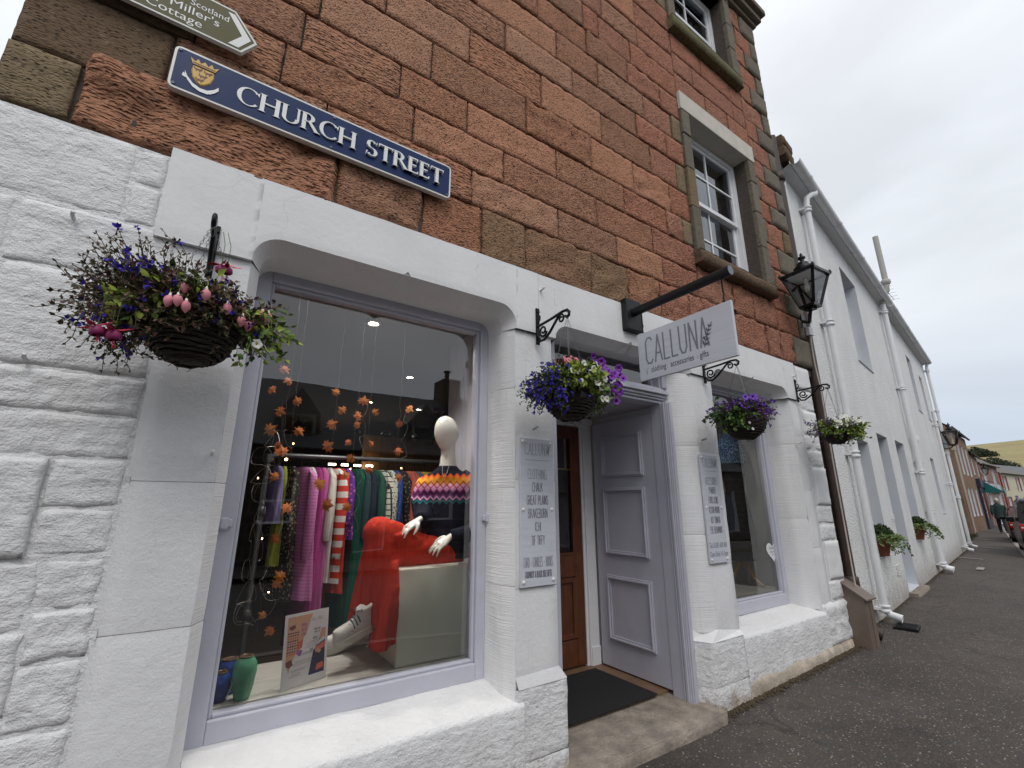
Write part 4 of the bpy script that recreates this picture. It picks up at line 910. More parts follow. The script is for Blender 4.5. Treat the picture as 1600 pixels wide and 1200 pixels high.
# moss, grit and soil caught along the foot of the walls
b = MB(); rr = random.Random(21)
for i in range(2600):
    if i % 2: x = rr.uniform(3.45, 6.3); y = -.05-abs(rr.gauss(0,.03)); 
    else:
        s_ = rr.uniform(.2, 15); q = wl(s_, -.02-abs(rr.gauss(0,.035)), 0); x, y = q[0], q[1]
    z = gz(x)+.004; r = rr.uniform(.004,.013); h = r*rr.uniform(.6,1.3)
    b.add([(x-r,y-r*.6,z),(x+r,y-r*.7,z),(x+r*.8,y+r*.7,z),(x-r*.7,y+r*.8,z),(x,y,z+h)], [(0,1,4),(1,2,4),(2,3,4),(3,0,4)])
o = b.build('moss', mk('brown_moss_and_grit', (.075,.055,.03), .95, .6, 30)); tag(o, 'brown moss and grit gathered along the foot of the shopfront and white houses', 'moss'); o['kind'] = 'stuff'
# ---------------------------------------------------------------- signs
def facep(x0, z0, y): return lambda u, v, t: (x0+u, y-t, z0+v)
def rrect(w, h, r, n=5):
    p = []
    for cx, cz, a0 in ((w/2-r,h/2-r,0),(-w/2+r,h/2-r,90),(-w/2+r,-h/2+r,180),(w/2-r,-h/2+r,270)):
        p += [(cx+r*math.cos(R(a0+90*i/n)), cz+r*math.sin(R(a0+90*i/n))) for i in range(n+1)]
    return p
SX0, SX1, SZ0, SZ1 = -.178, .465, None, None
def street_sign():
    x0, x1, z0, z1 = SGN; w, h = x1-x0, z1-z0; cx, cz = (x0+x1)/2, (z0+z1)/2
    t = thing('street_name_sign', 'long navy blue street name sign with white border above the display window', 'street sign', (cx, -.055, cz))
    b = MB(); b.prism(rrect(w, h, .028), 'y', .03, -.004); b.build('plate', flat('sign_white_enamel', (.72,.71,.68), .3), t)
    b = MB(); b.prism(rrect(w-.022, h-.022, .02), 'y', -.004, -.0055); b.build('face', flat('navy_enamel', (.007,.025,.10), .4, var=.12, spec=.2), t)
    b = MB(); sx = [0.0]
    def place(u, v, d): return (u, -.006-d, v)
    th, tn, lh = .017, .008, h*.44
    zb = -lh/2-.004; dd = [0]
    def q(pts):
        dd[0] += .00012; n = len(pts); d0 = .002+dd[0]
        b.add([place(x, z, 0) for x, z in pts]+[place(x, z, d0) for x, z in pts], [tuple(range(n, 2*n))]+[(i, (i+1) % n, n+(i+1) % n, n+i) for i in range(n)], False)
    def stem(x, w_=th, a=0, c=1, ser=(1,1)):
        z0, z1 = zb+a*lh, zb+c*lh; q([(x,z0),(x+w_,z0),(x+w_,z1),(x,z1)])
        e = .007
        if ser[0]: q([(x-e,z0),(x+w_+e,z0),(x+w_,z0+.005),(x,z0+.005)])
        if ser[1]: q([(x,z1-.005),(x+w_,z1-.005),(x+w_+e,z1),(x-e,z1)])
    def barh(x0, x1, f, w_=tn, ser=0):
        z = zb+f*lh; q([(x0,z),(x1,z),(x1,z+w_),(x0,z+w_)])
        if ser: q([(x1-.005,z-(.008 if ser > 0 else 0)+ (0 if ser > 0 else 0)),(x1,z-(.012 if ser > 0 else 0)),(x1+.001,z+w_+(.012 if ser < 0 else 0)),(x1-.005,z+w_+(.008 if ser < 0 else 0))])
    def arc(cx, cz, rx, rz, a0, a1, thick, n=18, mod=None):
        for i in range(n):
            A, B = R(a0+(a1-a0)*i/n), R(a0+(a1-a0)*(i+1)/n)
            t0 = thick(A); t1 = thick(B)
            q([(cx+rx*math.cos(A),cz+rz*math.sin(A)),(cx+rx*math.cos(B),cz+rz*math.sin(B)),(cx+(rx-t1)*math.cos(B),cz+(rz-t1*.75)*math.sin(B)),(cx+(rx-t0)*math.cos(A),cz+(rz-t0*.75)*math.sin(A))])
    vt = lambda A: tn*.8+(th-tn*.8)*abs(math.cos(A))**1.5
    def C(x):
        rx = .046; arc(x+rx, zb+lh/2, rx, lh/2+.002, 45, 318, vt); q([(x+rx*1.6,zb+lh*.82),(x+rx*1.78,zb+lh*.70),(x+rx*1.82,zb+lh*.95)]); return .083
    def Hh(x): stem(x+.006); stem(x+.064); barh(x+.02, x+.07, .47); return .087
    def U(x):
        stem(x+.005, a=.3, ser=(0,1)); stem(x+.066, tn*1.2, a=.3, ser=(0,1)); arc(x+.0405, zb+.3*lh, .0355, .3*lh+.001, 180, 360, vt, 14); return .082
    def P(x):
        stem(x+.005); arc(x+.024, zb+lh*.74, .034, lh*.26, -90, 90, vt, 12); barh(x+.015, x+.026, 1-tn/lh); barh(x+.015, x+.026, .48); return .06
    def Rr(x):
        P(x); q([(x+.030,zb+lh*.5),(x+.045,zb+lh*.5),(x+.080,zb),(x+.062,zb)]); q([(x+.062,zb),(x+.088,zb),(x+.08,zb+.005)]); return .079
    def Ss(x):
        arc(x+.028, zb+lh*.75, .025, lh*.25, 40, 270, vt, 14); arc(x+.030, zb+lh*.26, .028, lh*.26, 90, -140, vt, 14); q([(x+.046,zb+lh*.80),(x+.053,zb+lh*.80),(x+.053,zb+lh)]); q([(x+.003,zb),(x+.003,zb+lh*.24),(x+.010,zb+lh*.22)]); return .06
    def T(x): stem(x+.030, ser=(1,0)); barh(x+.002, x+.075, 1-tn/lh); q([(x+.002,zb+lh),(x+.010,zb+lh),(x+.004,zb+lh*.80)]); q([(x+.075,zb+lh),(x+.067,zb+lh),(x+.073,zb+lh*.80)]); return .076
    def Ee(x): stem(x+.005); barh(x+.015, x+.052, 1-tn/lh, ser=1); barh(x+.015, x+.045, .48); barh(x+.015, x+.056, 0, ser=-1); return .062
    seq = [C,Hh,U,Rr,C,Hh,None,Ss,T,Rr,Ee,Ee,T]; k = 1.0
    widths = {C:.083,Hh:.087,U:.082,Rr:.079,Ss:.06,T:.076,Ee:.062,None:.045}
    tot = sum(widths[f] for f in seq)+.0*len(seq); X0, X1 = -w/2+.275, w/2-.062; sc = (X1-X0)/tot
    x = 0
    for f in seq:
        if f: f(x)
        x += widths[f]
    b.v = [(X0+p[0]*sc, p[1], p[2]) for p in b.v]
    b.build('lettering', flat('white_enamel_letter', (.80,.80,.78), .35), t)
    # civic crest: gold shield with three small beasts, mural crown, white scroll
    e = MB(); ex, ez = -w/2+.125, .004; s = .0026
    def ep(u, v, d): return (ex+u*s, -.006-d, ez+v*s)
    sh = [(-17,16),(17,16),(18,2),(14,-12),(6,-21),(0,-24),(-6,-21),(-14,-12),(-18,2)]
    n = len(sh); e.add([ep(x, z, 0) for x, z in sh]+[ep(x*.9, z*.9, .004) for x, z in sh], [tuple(range(n, 2*n))]+[(i,(i+1) % n,n+(i+1) % n,n+i) for i in range(n)])
    cr = [(-18,18),(18,18),(23,31),(15,25),(11,33),(6,25),(0,32),(-6,25),(-11,33),(-15,25),(-23,31)]
    n = len(cr); e.add([ep(x, z, 0) for x, z in cr]+[ep(x, z, .003) for x, z in cr], [tuple(range(n, 2*n))]+[(i,(i+1) % n,n+(i+1) % n,n+i) for i in range(n)])
    e.build('crest', flat('crest_gold', (.62,.36,.06), .4), t)
    e = MB(); dd2 = .0046
    for (x, z) in ((-8,9),(8,8),(1,-3),(-3,-13)):
        for (ox, oz, rx, rz) in ((0,0,6,2.2),(5,2.2,2.2,2.2),(-3,-3,1,2.4),(3,-3,1,2.4),(-6,2,1,3)):
            dd2 += 1e-5; e.add([ep(x+ox+rx*math.cos(2*PI*i/8), z+oz+rz*math.sin(2*PI*i/8), dd2) for i in range(8)], [tuple(range(8))])
    for zz in (17,21):
        dd2 += 1e-5; e.add([ep(-18,zz,dd2),(ep(18,zz,dd2)),(ep(18,zz+1.4,dd2)),(ep(-18,zz+1.4,dd2))], [(0,1,2,3)])
    e.build('crest_charges', flat('crest_brown', (.13,.045,.02), .5), t)
    e = MB(); pts = [(-27,-4),(-22,-14),(-12,-25),(0,-30),(12,-29),(22,-21),(28,-12)]
    for k in range(len(pts)-1):
        (a, c), (d, f) = pts[k], pts[k+1]; e.add([ep(a, c, .003), ep(d, f, .003), ep(d+1, f-8, .003), ep(a+1, c-8, .003)], [(0,3,2,1)])
    e.add([ep(-29,-9,.002),ep(-22,-13,.002),ep(-23,-19,.002),ep(-30,-17,.002)], [(0,3,2,1)]); e.add([ep(27,-20,.002),ep(22,-30,.002),ep(16,-36,.002),ep(14,-30,.002)], [(0,3,2,1)])
    e.build('crest_scroll', flat('white_enamel_letter', (.8,.8,.78)), t)
    b = MB()
    for x in (-w/2+.022, 0, w/2-.022):
        for z in (h/2-.022, -h/2+.022):
            b.lathe([(.009,-.0056),(.008,-.009),(.004,-.0095),(.0005,-.0085)], (x,0,z), 10, axis='y', cap=False)
    b.build('screws', flat('dull_screw', (.10,.11,.15), .4, metal=.6), t); t.children[-1]['kind'] = 'stuff'
SGN = (-.412, 1.088, 3.388, 3.636)
street_sign()
# olive direction sign, arrow end
def arrow_sign():
    xr, zm = -.09, 3.857; hh = .152
    t = thing('direction_sign', 'olive green fingerpost sign with a white arrow point fixed above the street name sign', 'sign', (xr, -.06, zm))
    pl = [(-1.0,-hh*.66),(-.06,-hh*.66),(0,0),(-.12,hh),(-1.0,hh)]
    pl = [(-1.1,-.098),(-.062,-.098),(0,0),(-.118,.145),(-1.1,.145)]
    b = MB(); b.prism(pl, 'y', .02, -.004); b.build('plate', flat('sign_offwhite', (.62,.64,.60), .35), t)
    pi = [(-1.09,-.088),(-.068,-.088),(-.014,0),(-.122,.135),(-1.09,.135)]
    b = MB(); b.prism(pi, 'y', -.004, -.005); b.build('face', flat('olive_enamel', (.095,.085,.028), .45, var=.1, spec=.2), t)
    b = MB(); b.prism([(-.125,-.078),(-.078,-.078),(-.030,0),(-.118,.118),(-.150,.118),(-.072,.004)], 'y', -.005, -.0062)
    pf = lambda u, v, d: (u, -.0055-d, v)
    font_text(b, 'Trust for Scotland', -.137, .050, .052, pf, align='RIGHT', xs=.95)
    font_text(b, "Hugh Miller's", -.172, -.010, .066, pf, align='RIGHT', xs=1.12)
    font_text(b, 'Cottage', -.240, -.068, .066, pf, align='RIGHT', xs=1.08)
    b.build('lettering', flat('sign_white_print', (.72,.73,.70), .4), t)
arrow_sign()
# the sprig that crosses the last letter of the shop's name
def sprig(b, x, y, h, place, t=.0016):
    pts = [(x-.10*h,y-.42*h),(x-.02*h,y-.2*h),(x+.06*h,y+.02*h),(x+.14*h,y+.22*h),(x+.27*h,y+.42*h)]
    tt = [t]; ribbon(b, pts, .028*h, place, tt)
    def leaf(px, py, a, L):
        d = Vector((math.cos(a), math.sin(a))); n = Vector((-d.y, d.x)); p = Vector((px, py)); tt[0] += 4e-5
        q = [p, p+d*L*.35+n*L*.17, p+d*L, p+d*L*.35-n*L*.17]; b.add([place(v.x, v.y, tt[0]) for v in q], [(0,3,2,1)], False)
    for i, (px, py) in enumerate(((x-.09*h,y-.36*h),(x-.045*h,y-.2*h),(x+.03*h,y-.03*h),(x+.085*h,y+.12*h),(x+.16*h,y+.26*h))):
        L = h*(.24-.02*i); leaf(px, py, R(105), L); leaf(px, py, R(20), L)
def logo(b, x, y, h, w, place, stroke):
    """CALLUNA in tall thin letters, total width w"""
    asp = w/(sum(GW.get(c, 1)+.34 for c in 'CALLUNA')-.34)/h
    strokes(b, 'CALLUNA', x, y, h, place, stroke, asp, .34)
GREYP = flat('grey_sign_print', (.20,.21,.235), .5); DARKP = flat('dark_sign_print', (.10,.09,.13), .5); PLP = flat('plaque_print', (.17,.165,.20), .5)
def plaque(label, x0, x1, z0, z1, lines, small):
    w, h = x1-x0, z1-z0
    t = thing('shop_plaque', label, 'sign', ((x0+x1)/2, -.012, (z0+z1)/2), 0, 'tall narrow plaques on the door piers')
    b = MB(); b.box(-w/2, w/2, -.004, .012, -h/2, h/2)
    b.build('panel', PLQ, t, bevel=.002)
    pf = lambda u, v, d: (u, -.0042-d, v)
    b = MB(); g = MB()
    logo(g, 0, h*.5-.118*h, .085*h, w*.72, pf, .0042)
    sprig(b, .34*w, h*.5-.075*h, .075*h, pf)
    g.add([pf(-.36*w, h*.5-.155*h, .0006), pf(.36*w, h*.5-.155*h, .0006), pf(.36*w, h*.5-.158*h, .0006), pf(-.36*w, h*.5-.158*h, .0006)], [(0,3,2,1)])
    for (txt, fz, hh, ww, light) in lines:
        mb = g if light else b; n = sum(GW.get(c, 1)+.26 for c in txt)-.26
        strokes(mb, txt, 0, h*(.5-fz)-hh*h/2, hh*h, pf, .0040 if not light else .0032, ww*w/n/(hh*h), .26)
    for (txt, fz, sz, ww) in small: font_text(b, txt, 0, h*(.5-fz)-sz*.3, sz, pf, xs=ww)
    b.build('lettering', PLP, t); g.build('faint_lettering', flat('faint_print', (.27,.28,.31), .5), t)
    b = MB()
    for x in (-w/2+.022, w/2-.022):
        for z in (h/2-.025, 0.0, -h/2+.03): b.lathe([(.011,-.0045),(.011,-.009),(.007,-.012),(.0005,-.0125)], (x,0,z), 10, axis='y', cap=False)
    b.build('stud_caps', 'white_plastic', t); t.children[-1]['kind'] = 'stuff'
def woodprint():
    m, t, b = newmat('pale_board_print'); v = coords(t, scale=(3, 1, 30)); n = noise_(t, v, 1.4, 6, .65, .4)
    lk(t, rampc(t, n, [(.28, (.50,.515,.56)), (.45, (.56,.57,.625)), (.7, (.60,.61,.665))]), b.inputs['Base Color']); b.inputs['Roughness'].default_value = .45; return m
PLQ = woodprint()
plaque('tall pale plaque listing clothing brands on the pier between display window and doorway', 1.672, 1.945, .962, 1.868,
 [('CLOTHING',.255,.068,.55,1),('CHALK',.345,.06,.30,0),('GREAT PLAINS',.435,.06,.62,0),('BRAKEBURN',.525,.06,.56,0),('ICHI',.615,.058,.17,0),('TIF TIFFY',.705,.058,.38,0),('CARD - CANDLES - BOOKS',.845,.062,.82,1),('CROMARTY & BLACK ISLE GIFTS',.922,.038,.74,0)], [])
plaque('tall pale plaque listing accessories on the pier between the doorway and the small window', 3.60, 3.868, .968, 1.872,
 [('ACCESSORIES',.25,.068,.66,1),('POWDER',.34,.058,.36,0),('CHRIS LEWIS',.43,.058,.52,0),('ALISON MOORE',.522,.058,.58,0),('HOT TOMATO',.615,.058,.50,0),('EVE BEAUMONT',.705,.058,.64,0)], [('Tel. 01381 600 404',.845,.062,.52),('Open Daily 10 -5pm',.922,.06,.52)])
# hanging sign
t = thing('sign_arm', 'black round bar projecting from a black wall box above the doorway', 'bracket', (2.80, 0, 3.0))
q = MB(); q.box(-.085,.105,-.075,-.012,-.16,.12); q.build('wall_box', 'sign_black', t, bevel=.008)
q = MB(); q.smooth = True; q.tube([(0,-.07,.0),(0,-.93,.0)], .036, 16); q.build('bar', 'sign_black', t)
q = MB(); q.lathe([(.034,-.931),(.034,-.934)], (0,0,0), 16, axis='y'); q.build('end_cap', flat('grey_cap', (.14,.15,.17), .4), t)
SY0, SY1, SZ_0, SZ_1 = -.105, -.91, 2.378, 2.772
t = thing('hanging_sign', 'pale grey hanging shop board with thin lettering below the black bar', 'sign', (2.80, 0, 0.012))
b = MB(); b.box(-.013, .013, SY1, SY0, SZ_0, SZ_1); b.build('board', PLQ, t, bevel=.002)
for sgn in (-1, 1):
    w = SY0-SY1
    # u runs along the board as read from that side
    if sgn < 0: pf = lambda u, v, d: (-.0132-d, SY0-u, SZ_0+v)
    else: pf = lambda u, v, d: (.0132+d, SY1+u, SZ_0+v)
    g = MB(); b = MB()
    logo(g, .43*w, .32*.394, .54*.394, w*.67, pf, .0135)
    sprig(b, .745*w, .52*.394, .50*.394, pf)
    font_text(b, 'clothing', .225*w, .13*.394, .066, pf, xs=.66, bold=.0006); font_text(b, 'accessories', .485*w, .13*.394, .066, pf, xs=.66, bold=.0006); font_text(b, 'gifts', .71*w, .13*.394, .066, pf, xs=.66, bold=.0006)
    font_text(g, ':', .325*w, .135*.394, .05, pf); font_text(g, ':', .645*w, .135*.394, .05, pf)
    tt = [.001]; ribbon(g, [(.105*w,.24*.394),(.085*w,.10*.394)], .004, pf, tt); ribbon(g, [(.075*w,.2*.394),(.088*w,.15*.394)], .004, pf, tt)
    g.build('lettering', GREYP, t); b.build('tagline', DARKP, t)
q = MB()
for y in (SY0-.05, SY1+.05): q.tube([(0,y,SZ_1),(0,y,SZ_1+.05),(.008,y,SZ_1+.065),(0,y,SZ_1+.09),(0,y,2.966)], .006, 6); q.lathe([(.011,SZ_1),(.011,SZ_1+.012)], (0,y,0), 8)
q.build('hanging_hooks', 'black_iron', t); t.children[-1]['kind'] = 'stuff'

# ---------------------------------------------------------------- scrolled basket brackets
BR = [(-.112, 2.47), (1.822, 2.53), (3.80, 2.545), (5.62, 2.59)]
BL = ['black scrolled wall bracket seen edge-on beside the display window', 'black scrolled bracket at the corner between the display window and doorway', 'black scrolled bracket right below the hanging board', 'black scrolled bracket by the far end of the white shopfront']
def spiral(cy, cz, r0, r1, a0, turns, n=22):
    return [(0, cy+(r0+(r1-r0)*i/n)*math.cos(a0+2*PI*turns*i/n), cz+(r0+(r1-r0)*i/n)*math.sin(a0+2*PI*turns*i/n)) for i in range(n+1)]
b = MB(); b.box(-.014,.014,-.010,0,0,.275); b.box(-.011,.011,-.018,-.010,.01,.03); b.box(-.011,.011,-.018,-.010,.24,.26); plate_m = b.mesh('wall_plate', 'black_iron')
def flatbar(pts, w=.013, th=.005):
    m = MB()
    for i in range(len(pts)-1): m.bar(pts[i], (Vector(pts[i+1])+(Vector(pts[i+1])-Vector(pts[i])).normalized()*.002), th, w, up=(1,0,0)) if False else m.tube([pts[i], pts[i+1]], .0065, 6)
    return m
b = MB(); b.tube([(0,-.01,.135),(0,-.16,.142),(0,-.28,.152),(0,-.325,.148),(0,-.345,.128),(0,-.34,.105),(0,-.32,.098),(0,-.305,.112)], .0095, 8)
b.tube([(0,-.01,.06),(0,-.04,.018),(0,-.08,.015),(0,-.14,.05),(0,-.25,.145)], .009, 8)
b.tube(spiral(-.068,.085,.045,.012,R(200),1.4), .0075, 6); b.tube(spiral(-.262,.108,.033,.010,R(30),1.3), .007, 6); b.tube([(0,-.012,.16),(0,-.03,.18),(0,-.035,.205),(0,-.018,.22)], .006, 6)
arm_m = b.mesh('scroll_arm', 'black_iron')
for (x, z), lb in zip(BR, BL):
    t = thing('basket_bracket', lb, 'bracket', (x, -.022 if z else 0, z), 0, 'black scrolled basket brackets')
    for nm, me in (('wall_plate', plate_m), ('scroll_arm', arm_m)):
        o = bpy.data.objects.new(nm, me); COL.objects.link(o); o.parent = t
# iron pegs and old nails left in the white wall
NL = [(-.60,2.60),(-.62,1.98),(.02,1.66),(1.86,2.96),(3.66,2.0),(5.45,2.1),(1.78,1.93),(5.60,2.90)]
NW = ['rusty peg in the white wall beside the flower basket','painted spike sticking out of the long horizontal joint','white peg head on the dressed stone below the basket','screw eye high on the white lintel above the scrolled bracket','small hook in the pier above the accessories plaque','small hook in the white stone right of the small window','small screw just above the clothing plaque','hook near the top of the far white pier']
for (x, z), lb in zip(NL, NW):
    q = MB(); q.tube([(0,0,0),(0,-.03,.004),(.004,-.05,.012)], [.009,.008,.007], 6); o = q.build('wall_peg', 'white_dressed' if z > 2 or x < .1 else 'steel'); o.location = (x, -.015, z); tag(o, lb, 'peg', 'pegs and hooks in the painted wall')
# ---------------------------------------------------------------- display window: plinth, mannequin, garlands, rail
t = thing('display_cube', 'large pale cream display cube the mannequin sits on', 'plinth', (1.32, .60, .54))
q = MB(); q.box(-.25, .25, -.225, .225, 0, .53); q.build('cube', flat('cream_laminate', (.80,.81,.71), .4, var=.03), t, bevel=.008)
MN = thing('mannequin', 'white egg-headed mannequin in navy patterned jumper and red trousers seated in the window', 'mannequin', (1.32, .60, 1.07)); MO = Vector((1.32, .60, 1.07))
M['mannequin_white'] = mk('gloss_white_mannequin', (.66,.65,.60), .22, .04, 5)
def mo(p): return Vector(p)-MO
def chain(mb, pts, n=14):
    pts = [(mo(p[:3]), p[3]) for p in pts]
    mb.tube([p for p, r in pts], [r for p, r in pts], n)
# head and neck, one continuous skin
b = MB()
hc = mo((1.425,.555,1.94)); ax = Vector((-.88,-.47,0)).normalized(); up = Vector((-.12,-.05,1)).normalized(); side = ax.cross(up).normalized()
secs = []
for i in range(17):
    v = -1+2*i/16; rr = math.sqrt(max(.002, 1-v*v)); fwd = .028*max(0, -v)**1.2
    secs.append((hc+up*v*.132+ax*fwd, side*rr*(.082 if v > -.1 else .082-.022*(-v-.1)), ax*rr*(.103-.028*max(0, -v))))
b.sections(secs, 28); chain(b, [(1.445,.565,1.86,.054),(1.45,.57,1.79,.052),(1.452,.572,1.72,.062),(1.452,.575,1.66,.08)])
remeshed(b, .006, 3).build('body', 'mannequin_white', MN)
# jumper with zigzag yoke
def jumper():
    m, t, b = newmat('navy_zigzag_knit'); g = nd(t, 'ShaderNodeTexCoord'); s = nd(t, 'ShaderNodeSeparateXYZ'); lk(t, g.outputs['Object'], s.inputs[0])
    u = math_(t, 'ADD', math_(t, 'MULTIPLY', s.outputs['X'], .85), math_(t, 'MULTIPLY', s.outputs['Y'], -.55))
    zz = math_(t, 'ABSOLUTE', math_(t, 'SUBTRACT', math_(t, 'FRACT', math_(t, 'MULTIPLY', u, 22)), .5))
    h = math_(t, 'ADD', s.outputs['Z'], math_(t, 'MULTIPLY', zz, .045))
    fac = mapr(t, h, .385, .600, 0, 1)
    r = nd(t, 'ShaderNodeValToRGB'); r.color_ramp.interpolation = 'CONSTANT'; e = r.color_ramp.elements
    navy = (.013,.014,.028)
    cols = [(0,navy),(.06,(.02,.16,.19)),(.13,navy),(.17,(.62,.33,.52)),(.24,(.16,.03,.16)),(.33,navy),(.38,(.24,.03,.18)),(.45,(.70,.33,.58)),(.56,(.72,.42,.60)),(.62,(.75,.30,.06)),(.66,(.45,.05,.03)),(.70,(.85,.40,.05)),(.80,(.80,.26,.03)),(.87,(.72,.10,.02)),(.94,navy)]
    e[0].position, e[0].color = 0, (*navy,1); e[1].position, e[1].color = .94, (*navy,1)
    for p, c in cols[1:-1]:
        q = e.new(p); q.color = (*c,1)
    lk(t, fac, r.inputs[0])
    # lattice of little diamonds on the pink and yellow bands
    zz2 = math_(t, 'ABSOLUTE', math_(t, 'SUBTRACT', math_(t, 'FRACT', math_(t, 'ADD', math_(t, 'MULTIPLY', u, 22), .5)), .5))
    d = math_(t, 'ABSOLUTE', math_(t, 'SUBTRACT', math_(t, 'ADD', s.outputs['Z'], math_(t, 'MULTIPLY', zz2, .05)), .508))
    c = mixc(t, math_(t, 'LESS_THAN', d, .005), r.outputs[0], (.42,.04,.05))
    lk(t, c, b.inputs['Base Color']); b.inputs['Roughness'].default_value = .95; b.inputs['Specular IOR Level'].default_value = .15
    w = nd(t, 'ShaderNodeTexWave', Scale=60); lk(t, g.outputs['Object'], w.inputs['Vector']); bump_(t, b, w.outputs['Color'], .0015); return m
M['jumper'] = jumper()
b = MB()
sd_ = Vector((.60,-.42,0)).normalized(); fw_ = Vector((-.57,-.82,0)).normalized()
def tsec(c, w, d, tilt=0): return (mo(c), sd_*w, fw_*d)
b.sections([tsec((1.49,.63,1.09),.175,.135), tsec((1.485,.62,1.18),.185,.14), tsec((1.475,.61,1.30),.175,.125), tsec((1.465,.60,1.42),.185,.125), tsec((1.455,.585,1.54),.19,.12), tsec((1.45,.575,1.62),.165,.10), tsec((1.45,.57,1.67),.11,.085), tsec((1.45,.57,1.70),.072,.068), tsec((1.45,.57,1.715),.066,.062)], 28)
chain(b, [(1.52,.52,1.63,.075),(1.595,.475,1.57,.085),(1.64,.45,1.46,.082),(1.665,.43,1.35,.08),(1.66,.415,1.27,.08),(1.58,.395,1.25,.072),(1.49,.39,1.25,.058),(1.43,.392,1.248,.045),(1.405,.395,1.246,.043)])
chain(b, [(1.40,.61,1.62,.07),(1.325,.655,1.57,.08),(1.295,.655,1.48,.076),(1.295,.62,1.41,.074),(1.28,.57,1.375,.066),(1.25,.52,1.36,.052),(1.222,.49,1.354,.042)])
jp = remeshed(b, .011, 4)
jp.v = [tuple(Vector(p)+Vector((.5,.5,.1))*.010*NZ.noise(Vector((p[0]*9,p[1]*9,p[2]*22)))) for p in jp.v]
jp.build('jumper', 'jumper', MN)
# red wide-legged trousers falling in folds
b = MB()
chain(b, [(1.52,.60,1.14,.085),(1.38,.56,1.14,.092),(1.22,.54,1.18,.092),(1.08,.535,1.245,.090),(.985,.54,1.285,.088),(.95,.545,1.265,.08)])
chain(b, [(1.50,.72,1.14,.09),(1.30,.71,1.15,.09),(1.08,.70,1.18,.085),(1.0,.69,1.16,.08)])
b.sections([(mo((1.0,.535,1.32)),Vector((.06,0,0)),Vector((0,.07,0))),(mo((.985,.54,1.24)),Vector((.095,0,.0)),Vector((0,.10,0))),(mo((.985,.55,1.08)),Vector((.105,0,-.01)),Vector((0,.11,0))),(mo((.985,.56,.94)),Vector((.110,0,-.04)),Vector((0,.115,0))),(mo((.985,.57,.82)),Vector((.118,0,-.07)),Vector((0,.12,0))),(mo((.985,.575,.735)),Vector((.122,0,-.10)),Vector((0,.12,0)))], 32)
b.sections([(mo((1.03,.68,1.22)),Vector((.08,0,0)),Vector((0,.09,0))),(mo((1.015,.70,1.0)),Vector((.09,0,0)),Vector((0,.10,0))),(mo((1.0,.74,.80)),Vector((.10,0,0)),Vector((0,.10,0))),(mo((.99,.77,.67)),Vector((.10,0,0)),Vector((0,.10,0)))], 24)
b.sections([(mo((1.09,.54,1.19)),Vector((.05,0,0)),Vector((0,.06,0))),(mo((1.05,.51,1.08)),Vector((.045,0,0)),Vector((0,.095,0))),(mo((1.045,.495,.97)),Vector((.045,0,0)),Vector((0,.11,0))),(mo((1.03,.485,.80)),Vector((.055,0,0)),Vector((0,.115,0))),(mo((1.015,.49,.64)),Vector((.065,0,.02)),Vector((0,.12,0)))], 24)
chain(b, [(1.56,.58,1.13,.095),(1.40,.57,1.12,.10),(1.22,.555,1.125,.10),(1.10,.55,1.15,.095)]); b.ball(tuple(mo((.975,.545,1.275))), .10, .105, .10, 16, 12); b.ball(tuple(mo((1.10,.54,1.235))), .10, .098, .092, 16, 12)
tr = remeshed(b, .011, 9); nv = []
for p in tr.v:
    q = Vector(p)+MO; dn = min(1, max(0, (1.30-q.z)/.5)) if q.x < 1.12 else .25
    a = math.atan2(q.y-.58, q.x-.98)
    k = (.030*(abs(math.sin(a*5.5+q.z*1.5))-.5)+.016*(abs(math.sin(a*9.5+1+2*q.z))-.5))*dn
    if q.x > 1.04: k2 = .0035*math.sin((q.z*1.2-q.x*.35+q.y*.3)*60+NZ.noise(q*5)*4); q += Vector((0,-.5,1))*(k2+.010*(abs(math.sin((q.z-q.x*.45)*34+2*NZ.noise(q*4)))-.6))
    q += Vector((math.cos(a), math.sin(a), 0))*k; nv.append(tuple(q-MO))
tr.v = nv; tr.build('trousers', flat('vermilion_red_cloth', (.50,.036,.018), .85, var=.1, spec=.15, scale=1.0, bump=.012, bscale=1.3, stretch=(34,34,4)), MN)
# hands
def hand(wr, dirv, nrm, sgn, ring=False):
    b = MB(); d = Vector(dirv).normalized(); n = Vector(nrm).normalized(); s = d.cross(n).normalized()*sgn; n = s.cross(d).normalized()*sgn; w = mo(wr)
    L = .175
    b.sections([(w-d*.02, s*.020, n*.016),(w+d*.02, s*.024, n*.016),(w+d*.05, s*.034, n*.014),(w+d*.085, s*.037, n*.012),(w+d*.098, s*.034, n*.010)], 14)
    for i, (o, l, cu) in enumerate(((-.027,.072,.30),(-.009,.082,.22),(.010,.076,.30),(.027,.058,.42))):
        p0 = w+d*.088+s*o; fan = s*o*.35; pts = [p0-d*.02, p0, p0+(d+fan*3)*l*.4-n*cu*.012, p0+(d+fan*3)*l*.75-n*cu*.05, p0+(d+fan*3)*l*1.02-n*cu*.105]
        b.tube(pts, [.0085,.0088,.008,.007,.0045], 8)
    p0 = w+d*.025-s*.026; b.tube([p0, p0+d*.025-s*.02-n*.006, p0+d*.055-s*.03-n*.02, p0+d*.08-s*.028-n*.034], [.012,.0105,.009,.005], 8)
    o = remeshed(b, .0042, 2).build('hand', 'mannequin_white', MN)
    if ring:
        q = MB(); c = w+d*.105+s*.010; q.tube([c+(s*math.cos(a)+n*math.sin(a))*.0095 for a in [2*PI*i/10 for i in range(10)]], .0025, 5, close=True); q.build('ring', flat('gold_ring', (.6,.36,.08), .3, metal=.8), o)
hand((1.215,.485,1.352), (-.84,-.20,-.48), (-.45,-.35,.82), 1, True)
hand((1.405,.397,1.244), (-.80,-.06,-.46), (-.4,-.55,.72), -1)
